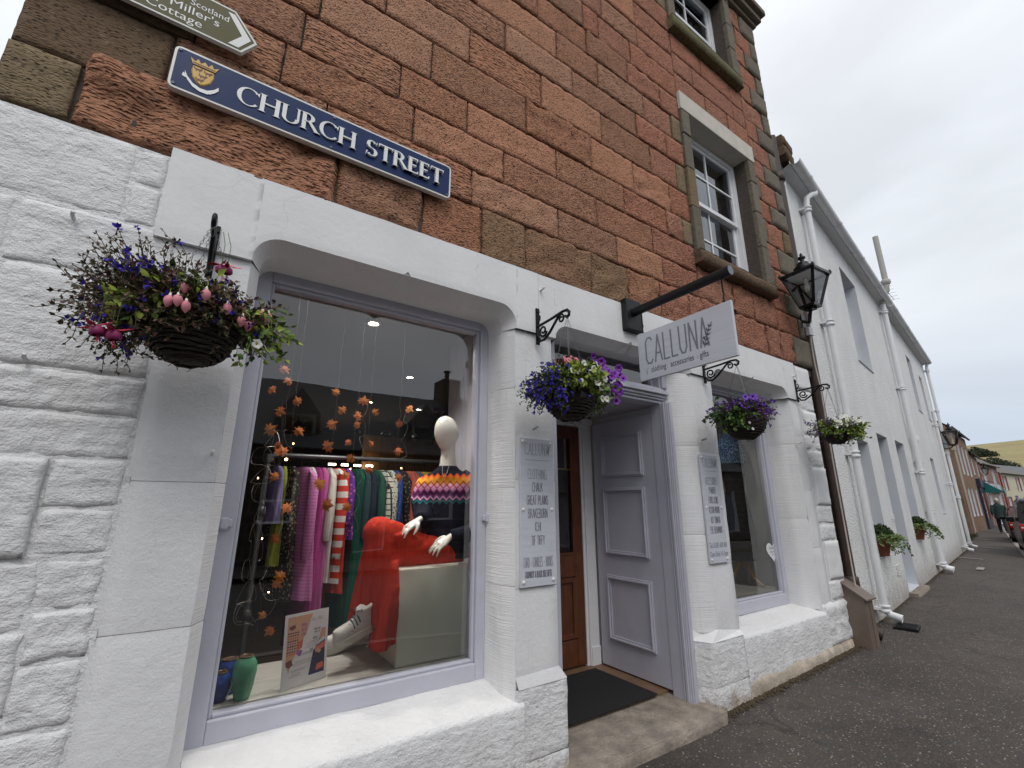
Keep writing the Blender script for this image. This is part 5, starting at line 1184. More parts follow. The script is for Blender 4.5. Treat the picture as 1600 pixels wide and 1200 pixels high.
q = MB(); q.tube([mo((1.385+.0,.53,1.735)), mo((1.375,.50,1.70)), mo((1.365,.475,1.645)), mo((1.38,.47,1.63)), mo((1.40,.478,1.66)), mo((1.435,.505,1.735))], .0022, 5); q.build('necklace', 'steel', MN)
# platform trainers
def trainer(toe, heel, up):
    toe, heel, up = mo(toe), mo(heel), Vector(up).normalized(); d = (toe-heel); L = d.length; d.normalize(); s = d.cross(up).normalized(); up = s.cross(d)
    o_ = MB()
    def oc(t, h): return heel+d*(L*t)+up*h
    W = [(0,.030),(.08,.036),(.3,.037),(.55,.040),(.8,.042),(.93,.034),(1.0,.016)]
    b = MB(); b.sections([(oc(t, .05+.022*(1-t)*.8), s*w*.95, up*(.045+.030*max(0,1-t*1.6)) ) for t, w in W], 18)
    b.sections([(oc(.20,.08), s*.036, d*.05),(oc(.16,.125), s*.034, d*.05),(oc(.13,.16), s*.036, d*.052)], 16)
    u = remeshed(b, .006, 3).build('shoe', flat('white_leather', (.60,.59,.56), .5, var=.05), MN)
    b = MB(); b.smooth = True
    poly = [(t, w*1.12) for t, w in W]; ring = [oc(t, 0)+s*w for t, w in poly]+[oc(t, 0)-s*w for t, w in reversed(poly)]; n = len(ring)
    b.add([p-up*.005 for p in ring]+[p+up*.042 for p in ring], [tuple(range(n))[::-1], tuple(range(n, 2*n))]+[(i,(i+1) % n,n+(i+1) % n,n+i) for i in range(n)], False); b.build('sole', flat('ivory_sole', (.55,.54,.47), .6, var=.05), u, bevel=.004)
    b = MB()
    for i in range(5):
        t = .34+.08*i; h = .130-.010*i
        b.tube([oc(t, h-.035)+s*.036, oc(t+.012, h)+s*.012, oc(t+.012, h)-s*.012, oc(t, h-.035)-s*.036], .0045, 5)
    b.tube([oc(.3,.13)+s*.02, oc(.3,.16)+s*.035, oc(.36,.15)+s*.03, oc(.32,.13)], .003, 5); b.tube([oc(.3,.13)-s*.02, oc(.26,.165)-s*.03, oc(.36,.16)-s*.02, oc(.32,.13)], .003, 5)
    b.build('laces', flat('grey_laces', (.10,.10,.12), .8), u)
trainer((.752,.50,.672), (.962,.53,.738), (.25,-.25,1)); trainer((.775,.845,.548), (1.06,.90,.60), (.25,-.1,1))
q = MB(); chain(q, [(.945,.525,.80,.032),(.955,.54,.97,.036)]); chain(q, [(1.0,.87,.68,.032),(1.0,.80,.85,.036)]); q.build('ankles', 'mannequin_white', MN); MN.children[-1]['kind'] = 'stuff'
# vases
def vase(loc, label, prof, mat):
    t = thing('vase', label, 'vase', loc, 0, 'glazed vases at the window corner')
    b = MB(); b.smooth = True; b.lathe(prof, n=24, cap=False); b.build('body', mat, t)
    b = MB(); r, z = prof[-1]; b.lathe([(r+.001,z-.004),(r+.005,z+.002),(r,z+.006),(r-.006,z),(r-.008,z-.03)], n=24, cap=False); b.build('rim', flat('brown_glaze_rim', (.10,.045,.02), .3), t)
vase((.310,.395,.54), 'mint green glazed vase with a brown rim at the corner of the window', [(.0,.0),(.032,0),(.036,.01),(.046,.06),(.053,.12),(.050,.155),(.036,.178),(.029,.184)], flat('mint_glaze', (.10,.36,.22), .12, var=.25, scale=16))
vase((.255,.52,.54), 'taller blue speckled vase behind the green vase', [(.0,.0),(.034,0),(.040,.01),(.050,.06),(.052,.11),(.040,.145),(.033,.15)], flat('blue_glaze', (.012,.07,.30), .14, var=.5, scale=22))
vase((.212,.43,.54), 'shorter rounded blue vase half hidden by the window frame', [(.0,.0),(.032,0),(.048,.03),(.055,.065),(.047,.10),(.03,.118),(.026,.122)], flat('deep_blue_glaze', (.008,.05,.24), .14, var=.5, scale=22))
# poster in a clear stand
px = Vector((.478,.377,.542)); pd = Vector((.235,.09,0)); pw = pd.length; pd.normalize(); pn = Vector((pd.y,-pd.x,0))
t = thing('poster_stand', 'white framed leaflet stand with a diagonal knitwear photo collage', 'poster', px); rotz = math.atan2(pd.y, pd.x)
t.rotation_euler = (R(-5), 0, rotz); ph = .343
b = MB(); b.box(0, pw, 0, .004, 0, ph); b.box(0, pw, .004, .07, 0, .004); b.build('stand', flat('white_card', (.72,.72,.74), .35), t)
pf = lambda u, v, d: (u, -.0008-d, v)
A = MB(); B_ = MB(); Cc = MB(); Dd = MB(); E_ = MB(); F_ = MB()
def pq(mb, pts, d): mb.add([pf(x*pw, z*ph, d) for x, z in pts], [tuple(range(len(pts)))], False)
pq(A, [(.06,.96),(.62,.96),(.58,.90),(.52,.75),(.42,.62),(.38,.52),(.25,.42),(.18,.30),(.13,.20),(.06,.38)], .0004)          # peach figure block
for i in range(9):
    mb = (Dd, B_, E_, Dd, F_, Dd, B_, Dd, E_)[i]; z = .74-.036*i
    for k in range(5): pq(mb, [(.07+.05*k,z),(.095+.05*k,z-.022),(.12+.05*k,z),(.095+.05*k,z+.004)], .0008+i*1e-5)
pq(B_, [(.10,.83),(.22,.85),(.24,.80),(.17,.775),(.10,.79)], .0009); pq(E_, [(.30,.60),(.42,.62),(.40,.50),(.30,.48)], .0009); pq(F_, [(.28,.50),(.42,.47),(.38,.40),(.30,.42)], .00095)
pq(B_, [(.06,.36),(.18,.38),(.22,.30),(.14,.27),(.07,.30)], .0009)
pq(Dd, [(.94,.10),(.58,.10),(.66,.40),(.72,.48),(.94,.55)], .0004); pq(E_, [(.70,.46),(.94,.53),(.94,.45),(.72,.38)], .0007); pq(A, [(.70,.42),(.78,.44),(.86,.40),(.80,.37)], .0008)
pq(E_, [(.74,.14),(.92,.16),(.90,.24),(.76,.22)], .0007); pq(A, [(.78,.55),(.88,.60),(.94,.57),(.94,.72),(.84,.72)], .0007)
for w_, z in (('MOVE',.80),('WITH',.735),('LOVE',.67)): strokes(F_, w_, .43*pw, z*ph, .042*ph, pf, .0022, .42, .3)
G_ = MB(); strokes(G_, 'POP-UP', .74*pw, .71*ph, .03*ph, pf, .0016, .5, .3); strokes(G_, 'BOUTIQUE', .74*pw, .675*ph, .02*ph, pf, .0012, .5, .3); strokes(G_, 'SKYE', .70*pw, .585*ph, .03*ph, pf, .0018, .5, .3); strokes(G_, 'TAIN', .62*pw, .44*ph, .03*ph, pf, .0018, .5, .3)
for (x, z, l) in ((.70,.56,.26),(.66,.54,.32),(.64,.51,.26),(.62,.485,.34),(.56,.42,.28),(.52,.40,.36),(.50,.33,.5),(.47,.305,.5),(.47,.28,.46),(.36,.22,.34),(.34,.20,.30),(.30,.165,.2),(.28,.14,.26)):
    G_.add([pf((x-l/2)*pw, z*ph, .0008), pf((x+l/2)*pw, z*ph+.003, .0008), pf((x+l/2)*pw, z*ph+.0044, .0008), pf((x-l/2)*pw, z*ph+.0014, .0008)], [(0,1,2,3)])
for mb, nm, c in ((A,'print_peach',(.62,.36,.24)),(B_,'print_brown',(.20,.07,.06)),(Dd,'print_navy',(.035,.04,.09)),(E_,'print_coral',(.60,.15,.10)),(F_,'print_plum',(.32,.14,.34)),(G_,'print_text',(.10,.09,.12))): mb.build('print', flat(nm, c, .5), t)
logo(G_ := MB(), .70*pw, .85*ph, .055*ph, .28*pw, pf, .0012); G_.build('print', GREYP, t)
# maple leaf garlands
def leafmesh():
    pts = [(0,-.5),(.10,-.22),(.42,-.30),(.36,-.14),(.62,.02),(.42,.08),(.50,.32),(.26,.24),(.20,.30),(.0,.62),(-.20,.30),(-.26,.24),(-.50,.32),(-.42,.08),(-.62,.02),(-.36,-.14),(-.42,-.30),(-.10,-.22)]
    b = MB(); v = [(0,-.05,0)]+[(x, .12*abs(x)+.06*z*z, z) for x, z in pts]; n = len(pts)
    b.add(v, [(0,1+i,1+(i+1) % n) for i in range(n)], False); return b
def leafmat():
    m, t, b = newmat('orange_fabric_leaf'); oi = nd(t, 'ShaderNodeObjectInfo'); n = noise_(t, coords(t, kind='Object', rnd=9), 2.2, 3)
    c = mixc(t, n, rampc(t, oi.outputs['Random'], [(0,(.62,.20,.025)),(.4,(.50,.14,.025)),(.75,(.66,.29,.04)),(1,(.36,.075,.02))]), (.30,.06,.015))
    lk(t, c, b.inputs['Base Color']); b.inputs['Roughness'].default_value = .8; return m
M['leaf_orange'] = leafmat(); LM = leafmesh().mesh('maple_leaf', 'leaf_orange')
GA = {'A1': [(.308,2.248),(.31,2.176),(.315,2.101),(.31,1.975),(.312,1.872),(.30,1.781),(.398,1.603),(.405,1.43),(.405,1.264),(.402,1.053),(.399,1.02),(.397,.862),(.411,.779)], 'A2': [(.408,2.058),(.401,1.869),(.405,1.751)],
 'B': [(.64,2.146),(.639,2.029),(.644,1.935),(.635,1.793),(.639,1.564),(.662,1.444)], 'C': [(.776,2.113),(.773,2.006),(.774,1.947),(.772,1.831),(.774,1.726),(.779,1.622),(.769,1.432)], 'D': [(.858,2.037),(.854,1.833),(.86,1.661)], 'E': [(1.075,2.088),(1.064,1.971),(1.063,1.788),(1.048,1.619)]}
GLb = {'A1': 'longest orange maple leaf garland, hanging to the window floor by the left frame', 'A2': 'short orange maple leaf garland beside the longest one', 'B': 'orange maple leaf garland in front of the pink clothes', 'C': 'dense orange maple leaf garland in the middle of the window', 'D': 'sparse three-leaf maple garland just past the middle one', 'E': 'orange maple leaf garland closest to the mannequin head'}
rg = random.Random(5)
for key, pts in GA.items():
    x0 = sum(p[0] for p in pts)/len(pts); t = thing('maple_leaf_garland', GLb[key], 'garland', (x0, .55, 2.86), 0, 'orange maple leaf garlands in the display window')
    zl = min(p[1] for p in pts)-.05-2.86; w = MB(); w.tube([(.012*NZ.noise(Vector((i*.7, x0*9, 0))), .012*NZ.noise(Vector((i*.7, x0*9, 5))), zl*i/40) for i in range(41)], .0009, 4); w.build('string', flat('brown_twine', (.07,.055,.04), .8), t)
    for (x, z) in pts: instance2 = bpy.data.objects.new('leaf', LM); COL.objects.link(instance2); instance2.parent = t; instance2.location = (x-x0+rg.uniform(-.05,.05), rg.uniform(-.05,.05), z-2.86); instance2.rotation_euler = (rg.uniform(-.4,.4), rg.uniform(-2.6,2.6), rg.uniform(-.7,.3)); s_ = rg.uniform(.050,.078); instance2.scale = (s_*rg.uniform(.7,1.05), s_, s_*rg.uniform(.85,1.15))
# curly wire of tiny lamps
t = thing('fairy_lights', 'curly silver wire of tiny lights tangled at the dark side of the window', 'string lights', (.33, .75, 1.8))
w = MB(); rr = random.Random(3)
for k in range(4):
    x0 = rr.uniform(-.06,.14); pts = []
    for i in range(60): pts.append((x0+.035*math.sin(i*.55+k*2)*(1+.5*math.sin(i*.13))+.02*math.sin(i*.21+k), rr.uniform(-.004,.004)+.05*math.cos(i*.4+k), .1-1.15*i/60+.02*math.sin(i*1.1)))
    w.tube(pts, .0008, 3)
for k in range(3):
    pts = [( .55+.3*k+.02*math.sin(i*.7+k), .02*math.cos(i*.5), .35-.9*i/50+.015*math.sin(i*.9)) for i in range(50)]; w.tube(pts, .0008, 3)
w.build('wire', flat('silver_wire', (.35,.33,.30), .4, metal=.5), t)
for (x, y, z) in ((.097,.05,-.077),(-.05,.0,-.2),(.02,.03,-.55),(.09,.02,-.85),(.5,.05,-.12),(.86,.05,-.1),(.12,.0,.02)):
    q = MB(); q.ball((0,0,0), .0085 if x == .097 else .004, n=8, m=6); o = q.build('bulb', 'fairy', t); o.location = (x, y, z)
# clothes rail of black pipe
RY = 1.52
t = thing('clothes_rail', 'dark pipe clothes rail crossing the shop behind the window display', 'clothes rail', (.40, RY, 0))
q = MB(); q.smooth = True; q.tube([(0,0,.0),(0,0,1.76),(.012,0,1.80),(.05,0,1.815),(1.5,0,1.825),(1.55,0,1.81),(1.56,0,1.77),(1.56,0,0)], .019, 10)
for x, z in ((0,1.40),(0,.7)): q.lathe([(.022,z-.03),(.028,z-.025),(.028,z+.025),(.022,z+.03)], (x,0,0), 10)
q.lathe([(.03,-.03),(.03,.03)], (0,0,1.79), 10); q.lathe([(.055,0),(.055,.008),(.025,.02)], (0,0,0), 12); q.lathe([(.055,0),(.055,.008),(.025,.02)], (1.56,0,0), 12); q.build('frame', flat('dull_pipe', (.10,.105,.11), .4, metal=.5), t)
def pat(name, kind, a, c, sc=1.0):
    m, t, b = newmat(name); g = nd(t, 'ShaderNodeTexCoord'); s = nd(t, 'ShaderNodeSeparateXYZ'); lk(t, g.outputs['Object'], s.inputs[0])
    if kind == 'stripe': f = math_(t, 'GREATER_THAN', math_(t, 'FRACT', math_(t, 'MULTIPLY', s.outputs['Z'], sc)), .5)
    elif kind == 'rib': f = mapr(t, math_(t, 'FRACT', math_(t, 'MULTIPLY', s.outputs['Z'], sc)), 0, .6, 0, 1)
    elif kind == 'check': f = math_(t, 'MAXIMUM', math_(t, 'GREATER_THAN', math_(t, 'FRACT', math_(t, 'MULTIPLY', s.outputs['Z'], sc)), .8), math_(t, 'GREATER_THAN', math_(t, 'FRACT', math_(t, 'MULTIPLY', s.outputs['X'], sc)), .8))
    else:
        n = nd(t, 'ShaderNodeTexVoronoi', Scale=sc); lk(t, g.outputs['Object'], n.inputs['Vector']); f = math_(t, 'LESS_THAN', n.outputs['Distance'], .33)
    lk(t, mixc(t, f, a, c), b.inputs['Base Color']); b.inputs['Roughness'].default_value = .9; b.inputs['Specular IOR Level'].default_value = .15; return m
P_ = {'stripe': pat('red_white_stripe', 'stripe', (.50,.045,.03), (.60,.56,.53), 11), 'rib': pat('pink_rib_knit', 'rib', (.34,.10,.25), (.46,.17,.36), 42), 'check': pat('white_black_check', 'check', (.5,.5,.44), (.03,.03,.03), 22),
 'spot': pat('pale_spotted', 'spot', (.42,.44,.38), (.04,.05,.05), 48), 'floral': pat('dark_floral', 'spot', (.02,.018,.018), (.20,.16,.10), 40), 'multi': pat('bright_zigzag', 'spot', (.10,.03,.22), (.45,.12,.30), 34)}
def cl(n, c): return flat('cloth_'+n, c, .9, spec=.15, var=.22, scale=1.0, bump=.012, bscale=1.2, stretch=(40,30,3))
GS = [(.47,'lilac top',.42,.10,cl('lilac',(.22,.18,.36)),0,'lilac short top on the rail, nearest the dark pipe upright'),(.515,'scarf',.72,.06,cl('lime',(.28,.31,.05)),0,'yellow green scarf-like top on the rail'),(.56,'shirt',.95,.14,P_['floral'],0,'black shirt with tiny pale dots between lime and pink clothes'),
 (.635,'jumper',.95,.20,P_['rib'],1,'large pink ribbed jumper with a broad hanging sleeve'),(.695,'blouse',.6,.14,cl('white',(.55,.52,.53)),0,'white blouse right behind the pink ribbed jumper'),(.74,'dress',1.30,.15,cl('magenta',(.36,.055,.22)),0,'long magenta dress reaching almost to the floor'),(.785,'dress',1.22,.15,cl('rose',(.45,.11,.31)),0,'rose pink dress just past the long magenta one'),
 (.83,'shirt',.85,.15,cl('ivory',(.56,.52,.48)),0,'ivory shirt before the striped jumper'),(.875,'jumper',.86,.17,P_['stripe'],1,'red and white striped jumper on the rail'),(.925,'jumper',.93,.15,cl('red',(.42,.035,.022)),0,'plain red jumper behind the striped one'),(.96,'jumper',.55,.15,P_['multi'],0,'purple and pink patterned jumper next to the red one'),
 (1.0,'dress',.80,.13,cl('black',(.014,.014,.016)),0,'black dress in the middle of the rail'),(1.05,'dress',1.2,.16,cl('bottle',(.015,.095,.065)),1,'long bottle green dress on the rail'),(1.105,'top',.85,.15,cl('dark_teal',(.022,.05,.055)),0,'dark teal top after the bottle green dress'),(1.155,'top',.9,.15,cl('near_black_blue',(.016,.022,.035)),0,'blue black coat among the green clothes'),(1.205,'shirt',.8,.15,cl('forest',(.02,.075,.052)),1,'forest green shirt beside the checked shirt'),
 (1.265,'shirt',.72,.16,P_['check'],1,'white shirt with black window check'),(1.33,'shirt',.75,.16,P_['spot'],0,'pale shirt with a dense dark speckle'),(1.385,'top',.7,.15,cl('royal',(.022,.055,.21)),0,'royal blue top on the rail'),(1.435,'dress',.85,.15,P_['floral'],1,'dark floral dress beside the coral tops'),(1.49,'top',.72,.15,cl('coral',(.40,.10,.075)),1,'coral top with its sleeve turned to the window'),(1.535,'top',.72,.15,cl('coral_dark',(.33,.085,.06)),0,'darker coral top behind the first coral one'),
 (1.585,'top',.6,.15,cl('slate',(.08,.09,.14)),0,'slate blue top almost behind the mannequin'),(1.63,'top',.58,.15,cl('mustard',(.36,.25,.03)),1,'mustard yellow top by the mannequin shoulder'),(1.68,'top',.6,.15,cl('olive',(.26,.20,.04)),0,'olive yellow top last on the rail')]
for i, (x, kind, L, w, mat, slv, lb) in enumerate(GS):
    t = thing('hanging_'+('dress' if kind == 'dress' else 'jumper' if kind == 'jumper' else 'shirt'), lb, 'garment', (x, RY, 1.815), R(rg.uniform(14,26)) if not slv else R(30), 'clothes hanging on the pipe rail')
    g = MB(); z0 = -.085; ph_ = rg.uniform(0,6)
    def sec(v):
        sh = min(1, v/.14); ww = w*(.42+.58*sh**.6)*(1+.12*v*(L > .9)); th = .016+.014*v
        return (Vector((0,0,z0-v*L)), Vector((0,-ww,-.0)), Vector((th,0,0)))
    vs = [0,.03,.07,.12,.2,.35,.5,.65,.8,.93,1.0]
    g.sections([sec(v) for v in vs], 28, fold=lambda k, a: 1+.22*math.sin(a*7+ph_+k*.35)*vs[k]*abs(math.cos(a))**.2+.08*math.sin(a*13+ph_))
    if L < 1.25 and kind in ('jumper','shirt','top'):
        r = .036 if kind != 'jumper' else .05
        sl_ = min(.62, L*.8) if slv else min(.5, L*.7)
        for sg in ((-1,) if slv else (-1, 1)):
            g.sections([(Vector((-.012,sg*w*.80,z0-.05)),Vector((.02,0,0)),Vector((0,r*.8,.03))),(Vector((-.03,sg*w*1.0,z0-.16)),Vector((.026,0,0)),Vector((0,r,.01))),(Vector((-.04,sg*w*1.06,z0-.35)),Vector((.028,0,0)),Vector((0,r*1.05,0))),(Vector((-.045,sg*w*1.05,z0-sl_)),Vector((.024,0,0)),Vector((0,r*.9,0))),(Vector((-.045,sg*w*1.03,z0-sl_-.05)),Vector((.018,0,0)),Vector((0,r*.72,0)))], 14, fold=lambda k, a: 1+.08*math.sin(a*5+k*2))
    g.build('cloth', mat, t)
    q = MB(); q.tube([(0,0,-.09),(0,0,-.03),(.0,.012,-.012),(.0,.022,.004),(0,.012,.022),(0,-.006,.024)], .0022, 5); q.tube([(0,-w*.55,-.12),(0,0,-.085),(0,w*.55,-.12)], .0055, 6); q.build('hanger', 'black_gloss', t)
# lit ceiling spotlights, plus unseen fill lamps added just behind the glass
for (x, y, e_) in ((.961,.98,60),(1.35,.42,130),(.85,.42,110),(.35,.42,70),(1.80,2.33,7),(1.82,3.88,7),(2.9,2.58,6),(2.6,3.98,6),(4.7,.75,22)):
    l = bpy.data.lights.new('spot', 'SPOT'); l.energy = e_; l.color = (1,.95,.88); l.spot_size = R(110); l.spot_blend = .8; l.shadow_soft_size = .05
    o = bpy.data.objects.new('spot', l); COL.objects.link(o); o.location = (x, y, 2.82)
# second row deeper in the shop, shelves and pendants seen only as dark shapes
t = thing('pendant_row', 'row of small unlit black pendant lamps hanging deep in the shop', 'lamp', (1.6, 4.4, 2.86))
for i in range(6):
    q = MB(); q.tube([(-.6+.42*i,0,0),(-.6+.42*i,0,-.32)], .006, 5); q.lathe([(.02,-.30),(.09,-.36),(.10,-.40)], (-.6+.42*i,0,0), 12, cap=False); q.build('pendant', 'black_gloss', t)
t = thing('shop_counter', 'dark wooden counter far inside the shop under warm strip lights', 'counter', (2.2, 5.0, 0))
q = MB(); q.box(-.9,1.6,-.25,.3,0,1.0); q.build('body', 'wood_red', t); q = MB(); q.box(-.95,1.65,-.3,.3,1.0,1.04); q.build('top', 'wood_warm', t)
t = thing('shelf_light', 'short strip of lit lamps above the shop counter', 'lamp', (2.0, 5.3, 2.05))
for i in range(4):
    q = MB(); q.box(-.35+.2*i,-.24+.2*i,-.01,.01,0,.03); q.build('lamp', emit('strip_glow%d' % i, (1,.8,.55), 14), t)
# ---------------------------------------------------------------- small window
t = thing('dress_form', 'dress form in a black dress and blue speckled scarf on curved wooden legs', 'mannequin', (5.36, .72, .56))
b = MB(); b.smooth = True
S_ = [(.0,.17,.13),(.08,.20,.16),(.25,.19,.15),(.45,.175,.14),(.62,.15,.12),(.80,.125,.10),(.98,.15,.115),(1.15,.17,.12),(1.28,.17,.11),(1.36,.12,.08),(1.42,.05,.05),(1.50,.045,.045)]
b.sections([((0,0,.26+z), (w,0,0), (0,d,0)) for z, w, d in S_], 24, fold=lambda k, a: 1+(.05*math.sin(a*9) if k < 5 else 0)); b.build('dress', flat('black_dress_cloth', (.010,.010,.012), .85), t)
b = MB(); b.sections([((0,-.01,1.36), (.215,0,0), (0,.17,0)),((0,-.01,1.50),(.21,0,0),(0,.155,0)),((0,-.01,1.60),(.18,0,0),(0,.135,0)),((0,-.01,1.70),(.11,0,0),(0,.09,0)),((0,-.01,1.78),(.075,0,0),(0,.065,0))], 24, fold=lambda k, a: 1+.05*math.sin(a*11+k)); b.build('scarf', pat('blue_speckle', 'spot', (.03,.05,.10), (.18,.30,.48), 70), t)
for k, a in enumerate((R(-110), R(10), R(130))):
    b = MB(); c, s_ = math.cos(a), math.sin(a); b.tube([(.03*c,.03*s_,.30),(.06*c,.06*s_,.20),(.13*c,.13*s_,.09),(.22*c,.22*s_,.03),(.27*c,.27*s_,.018)], [.022,.024,.022,.018,.015], 8); b.build('leg', 'wood_pale', t)
b = MB(); b.tube([(0,0,.18),(0,0,.34)], .022, 10); b.build('post', 'wood_pale', t)
t = thing('wooden_stag_ornament', 'small dark stag head ornament with branching antlers behind the black dress', 'ornament', (5.44, 1.05, 1.62))
b = MB()
for sg in (-1,1):
    b.tube([(0,0,.25),(sg*.05,0,.36),(sg*.08,-.01,.48),(sg*.06,-.01,.58)], [.014,.012,.010,.005], 6); b.tube([(sg*.06,0,.40),(sg*.13,-.02,.46),(sg*.14,-.02,.53)], [.010,.008,.004], 6); b.tube([(sg*.08,0,.47),(sg*.12,0,.54)], [.008,.004], 6)
b.build('antlers', flat('dark_resin', (.035,.026,.02), .5), t); b = MB(); b.smooth = True; b.sections([((0,.06,-.05),(.06,0,0),(0,.05,0)),((0,.02,.10),(.05,0,0),(0,.055,0)),((0,-.03,.22),(.045,0,0),(0,.06,0)),((0,-.06,.27),(.03,0,0),(0,.04,0))], 14); b.build('head', flat('dark_resin', (.035,.026,.02), .5), t)
t = thing('window_drape', 'tall pale grey cloth hanging at the side of the small window', 'curtain', (5.40, .95, 0))
b = MB(); b.smooth = True; b.grid(lambda u, v: (.03*math.sin(u*14), .02-.35*u, .56+2.2*v), 30, 2); b.build('cloth', flat('pale_grey_cloth', (.42,.43,.41), .9), t)
t = thing('heart_sticker', 'white heart sticker with small print on the small window pane', 'sticker', (5.265, .324, .955))
b = MB(); hp = [(.135*(16*math.sin(a)**3)/17, .105*(13*math.cos(a)-5*math.cos(2*a)-2*math.cos(3*a)-math.cos(4*a))/15) for a in [2*PI*i/40 for i in range(40)]]
b.add([(x,0,z) for x, z in hp], [tuple(range(40))]); b.build('sticker', flat('white_vinyl', (.72,.72,.72), .5), t)
b = MB(); pf = lambda u, v, d: (u, -.0006-d, v)
font_text(b, 'CALLUNA', 0, .02, .034, pf); font_text(b, 'Open Daily', 0, -.015, .026, pf); font_text(b, '10 -5', 0, -.045, .026, pf); b.build('lettering', DARKP, t)
# ---------------------------------------------------------------- hanging baskets
M['chain_metal'] = mk('tarnished_chain', (.16,.155,.15), .5, .3, 30, 0, 60, .8)
def woven():
    m, t, b = newmat('dark_willow_twigs'); n = noise_(t, coords(t, scale=(1,1,6)), 30, 4, .6)
    lk(t, rampc(t, n, [(.3,(.012,.008,.006)),(.6,(.030,.019,.013)),(.8,(.06,.038,.024))]), b.inputs['Base Color']); b.inputs['Roughness'].default_value = .75; bump_(t, b, n, .003); return m
M['willow'] = woven()
def foliage_mat(name, c1, c2, tr=.25):
    m, t, b = newmat(name); g = nd(t, 'ShaderNodeNewGeometry'); n = noise_(t, coords(t), 14, 3)
    c = mixc(t, math_(t, 'MULTIPLY', math_(t, 'ADD', g.outputs['Random Per Island'], n), .5), c1, c2)
    lk(t, c, b.inputs['Base Color']); b.inputs['Roughness'].default_value = .6; b.inputs['Specular IOR Level'].default_value = .3
    b.inputs['Subsurface Weight'].default_value = 0; return m
M['f_dark'] = foliage_mat('brown_green_lobelia_stems', (.055,.040,.022), (.075,.085,.030)); M['f_brown'] = foliage_mat('dry_brown_seedheads', (.11,.055,.042), (.19,.10,.075))
M['f_green'] = foliage_mat('mid_green_leaves', (.055,.115,.022), (.13,.20,.045)); M['f_lime'] = foliage_mat('lime_leaves', (.22,.30,.04), (.36,.40,.075)); M['f_deep'] = foliage_mat('deep_green_leaves', (.025,.055,.014), (.06,.10,.026))
for n_, c1, c2 in (('blue',(.035,.025,.36),(.10,.06,.55)),('violet',(.10,.03,.30),(.20,.08,.46)),('pink',(.62,.16,.22),(.72,.30,.34)),('white',(.72,.72,.66),(.80,.80,.74)),('red',(.55,.03,.07),(.68,.06,.10)),('yellow',(.62,.55,.22),(.70,.66,.36))): M['p_'+n_] = foliage_mat('petal_'+n_, c1, c2)
def petunia(cm, cc, nm):
    b = MB(); b.smooth = True; n = 15; vs = []
    prof = [(.05,-.9),(.12,-.45),(.30,-.08),(.72,.06),(1.0,.02)]
    for k, (r, z) in enumerate(prof):
        for j in range(n):
            a = 2*PI*j/n; f = 1+(.10*math.cos(5*a))*(k/4)**2; vs.append((r*f*math.cos(a), r*f*math.sin(a), z+.07*math.cos(5*a+1)*(k/4)))
    b.add(vs, [(k*n+j, k*n+(j+1) % n, (k+1)*n+(j+1) % n, (k+1)*n+j) for k in range(4) for j in range(n)], True)
    for i in range(n*2): b.m[i] = 1
    return b.mesh(nm, [cm, cc])
PETP = petunia(flat('petunia_purple', (.20,.030,.36), .6, var=.3, scale=30), flat('petunia_throat', (.05,.004,.10), .7), 'petunia_flower')
PETW = petunia('p_white', 'p_yellow', 'white_flower'); PETV = petunia(flat('petunia_violet', (.14,.035,.42), .6, var=.3), flat('petunia_throat', (.05,.004,.10), .7), 'violet_flower')
def bud_mesh():
    b = MB(); b.smooth = True; b.lathe([(.02,1.0),(.14,.8),(.16,.62)], n=8, cap=False); b.mat(1); b.lathe([(.16,.62),(.40,.38),(.48,.05),(.40,-.30),(.18,-.62),(.02,-.78)], n=10); return b.mesh('fuchsia_bud', ['p_white', 'p_pink'])
BUD = bud_mesh()
def fuchsia_mesh():
    b = MB(); b.smooth = True
    for k in range(4):
        a = PI/2*k; c, s_ = math.cos(a), math.sin(a); b.add([(0,0,.3),(.5*c-.2*s_,.5*s_+.2*c,.25),(1.3*c,1.3*s_,.35),(.5*c+.2*s_,.5*s_-.2*c,.15)], [(0,1,2,3)])
    b.mat(1); b.lathe([(.1,.3),(.42,.05),(.5,-.35),(.36,-.5)], n=10, cap=False); b.mat(0)
    for k in range(5): b.tube([(0,0,0),(.1*math.cos(k*1.3),.1*math.sin(k*1.3),-1.1)], .02, 3)
    return b.mesh('fuchsia_flower', ['p_red', flat('fuchsia_plum', (.22,.01,.09), .6)])
FUC = fuchsia_mesh()
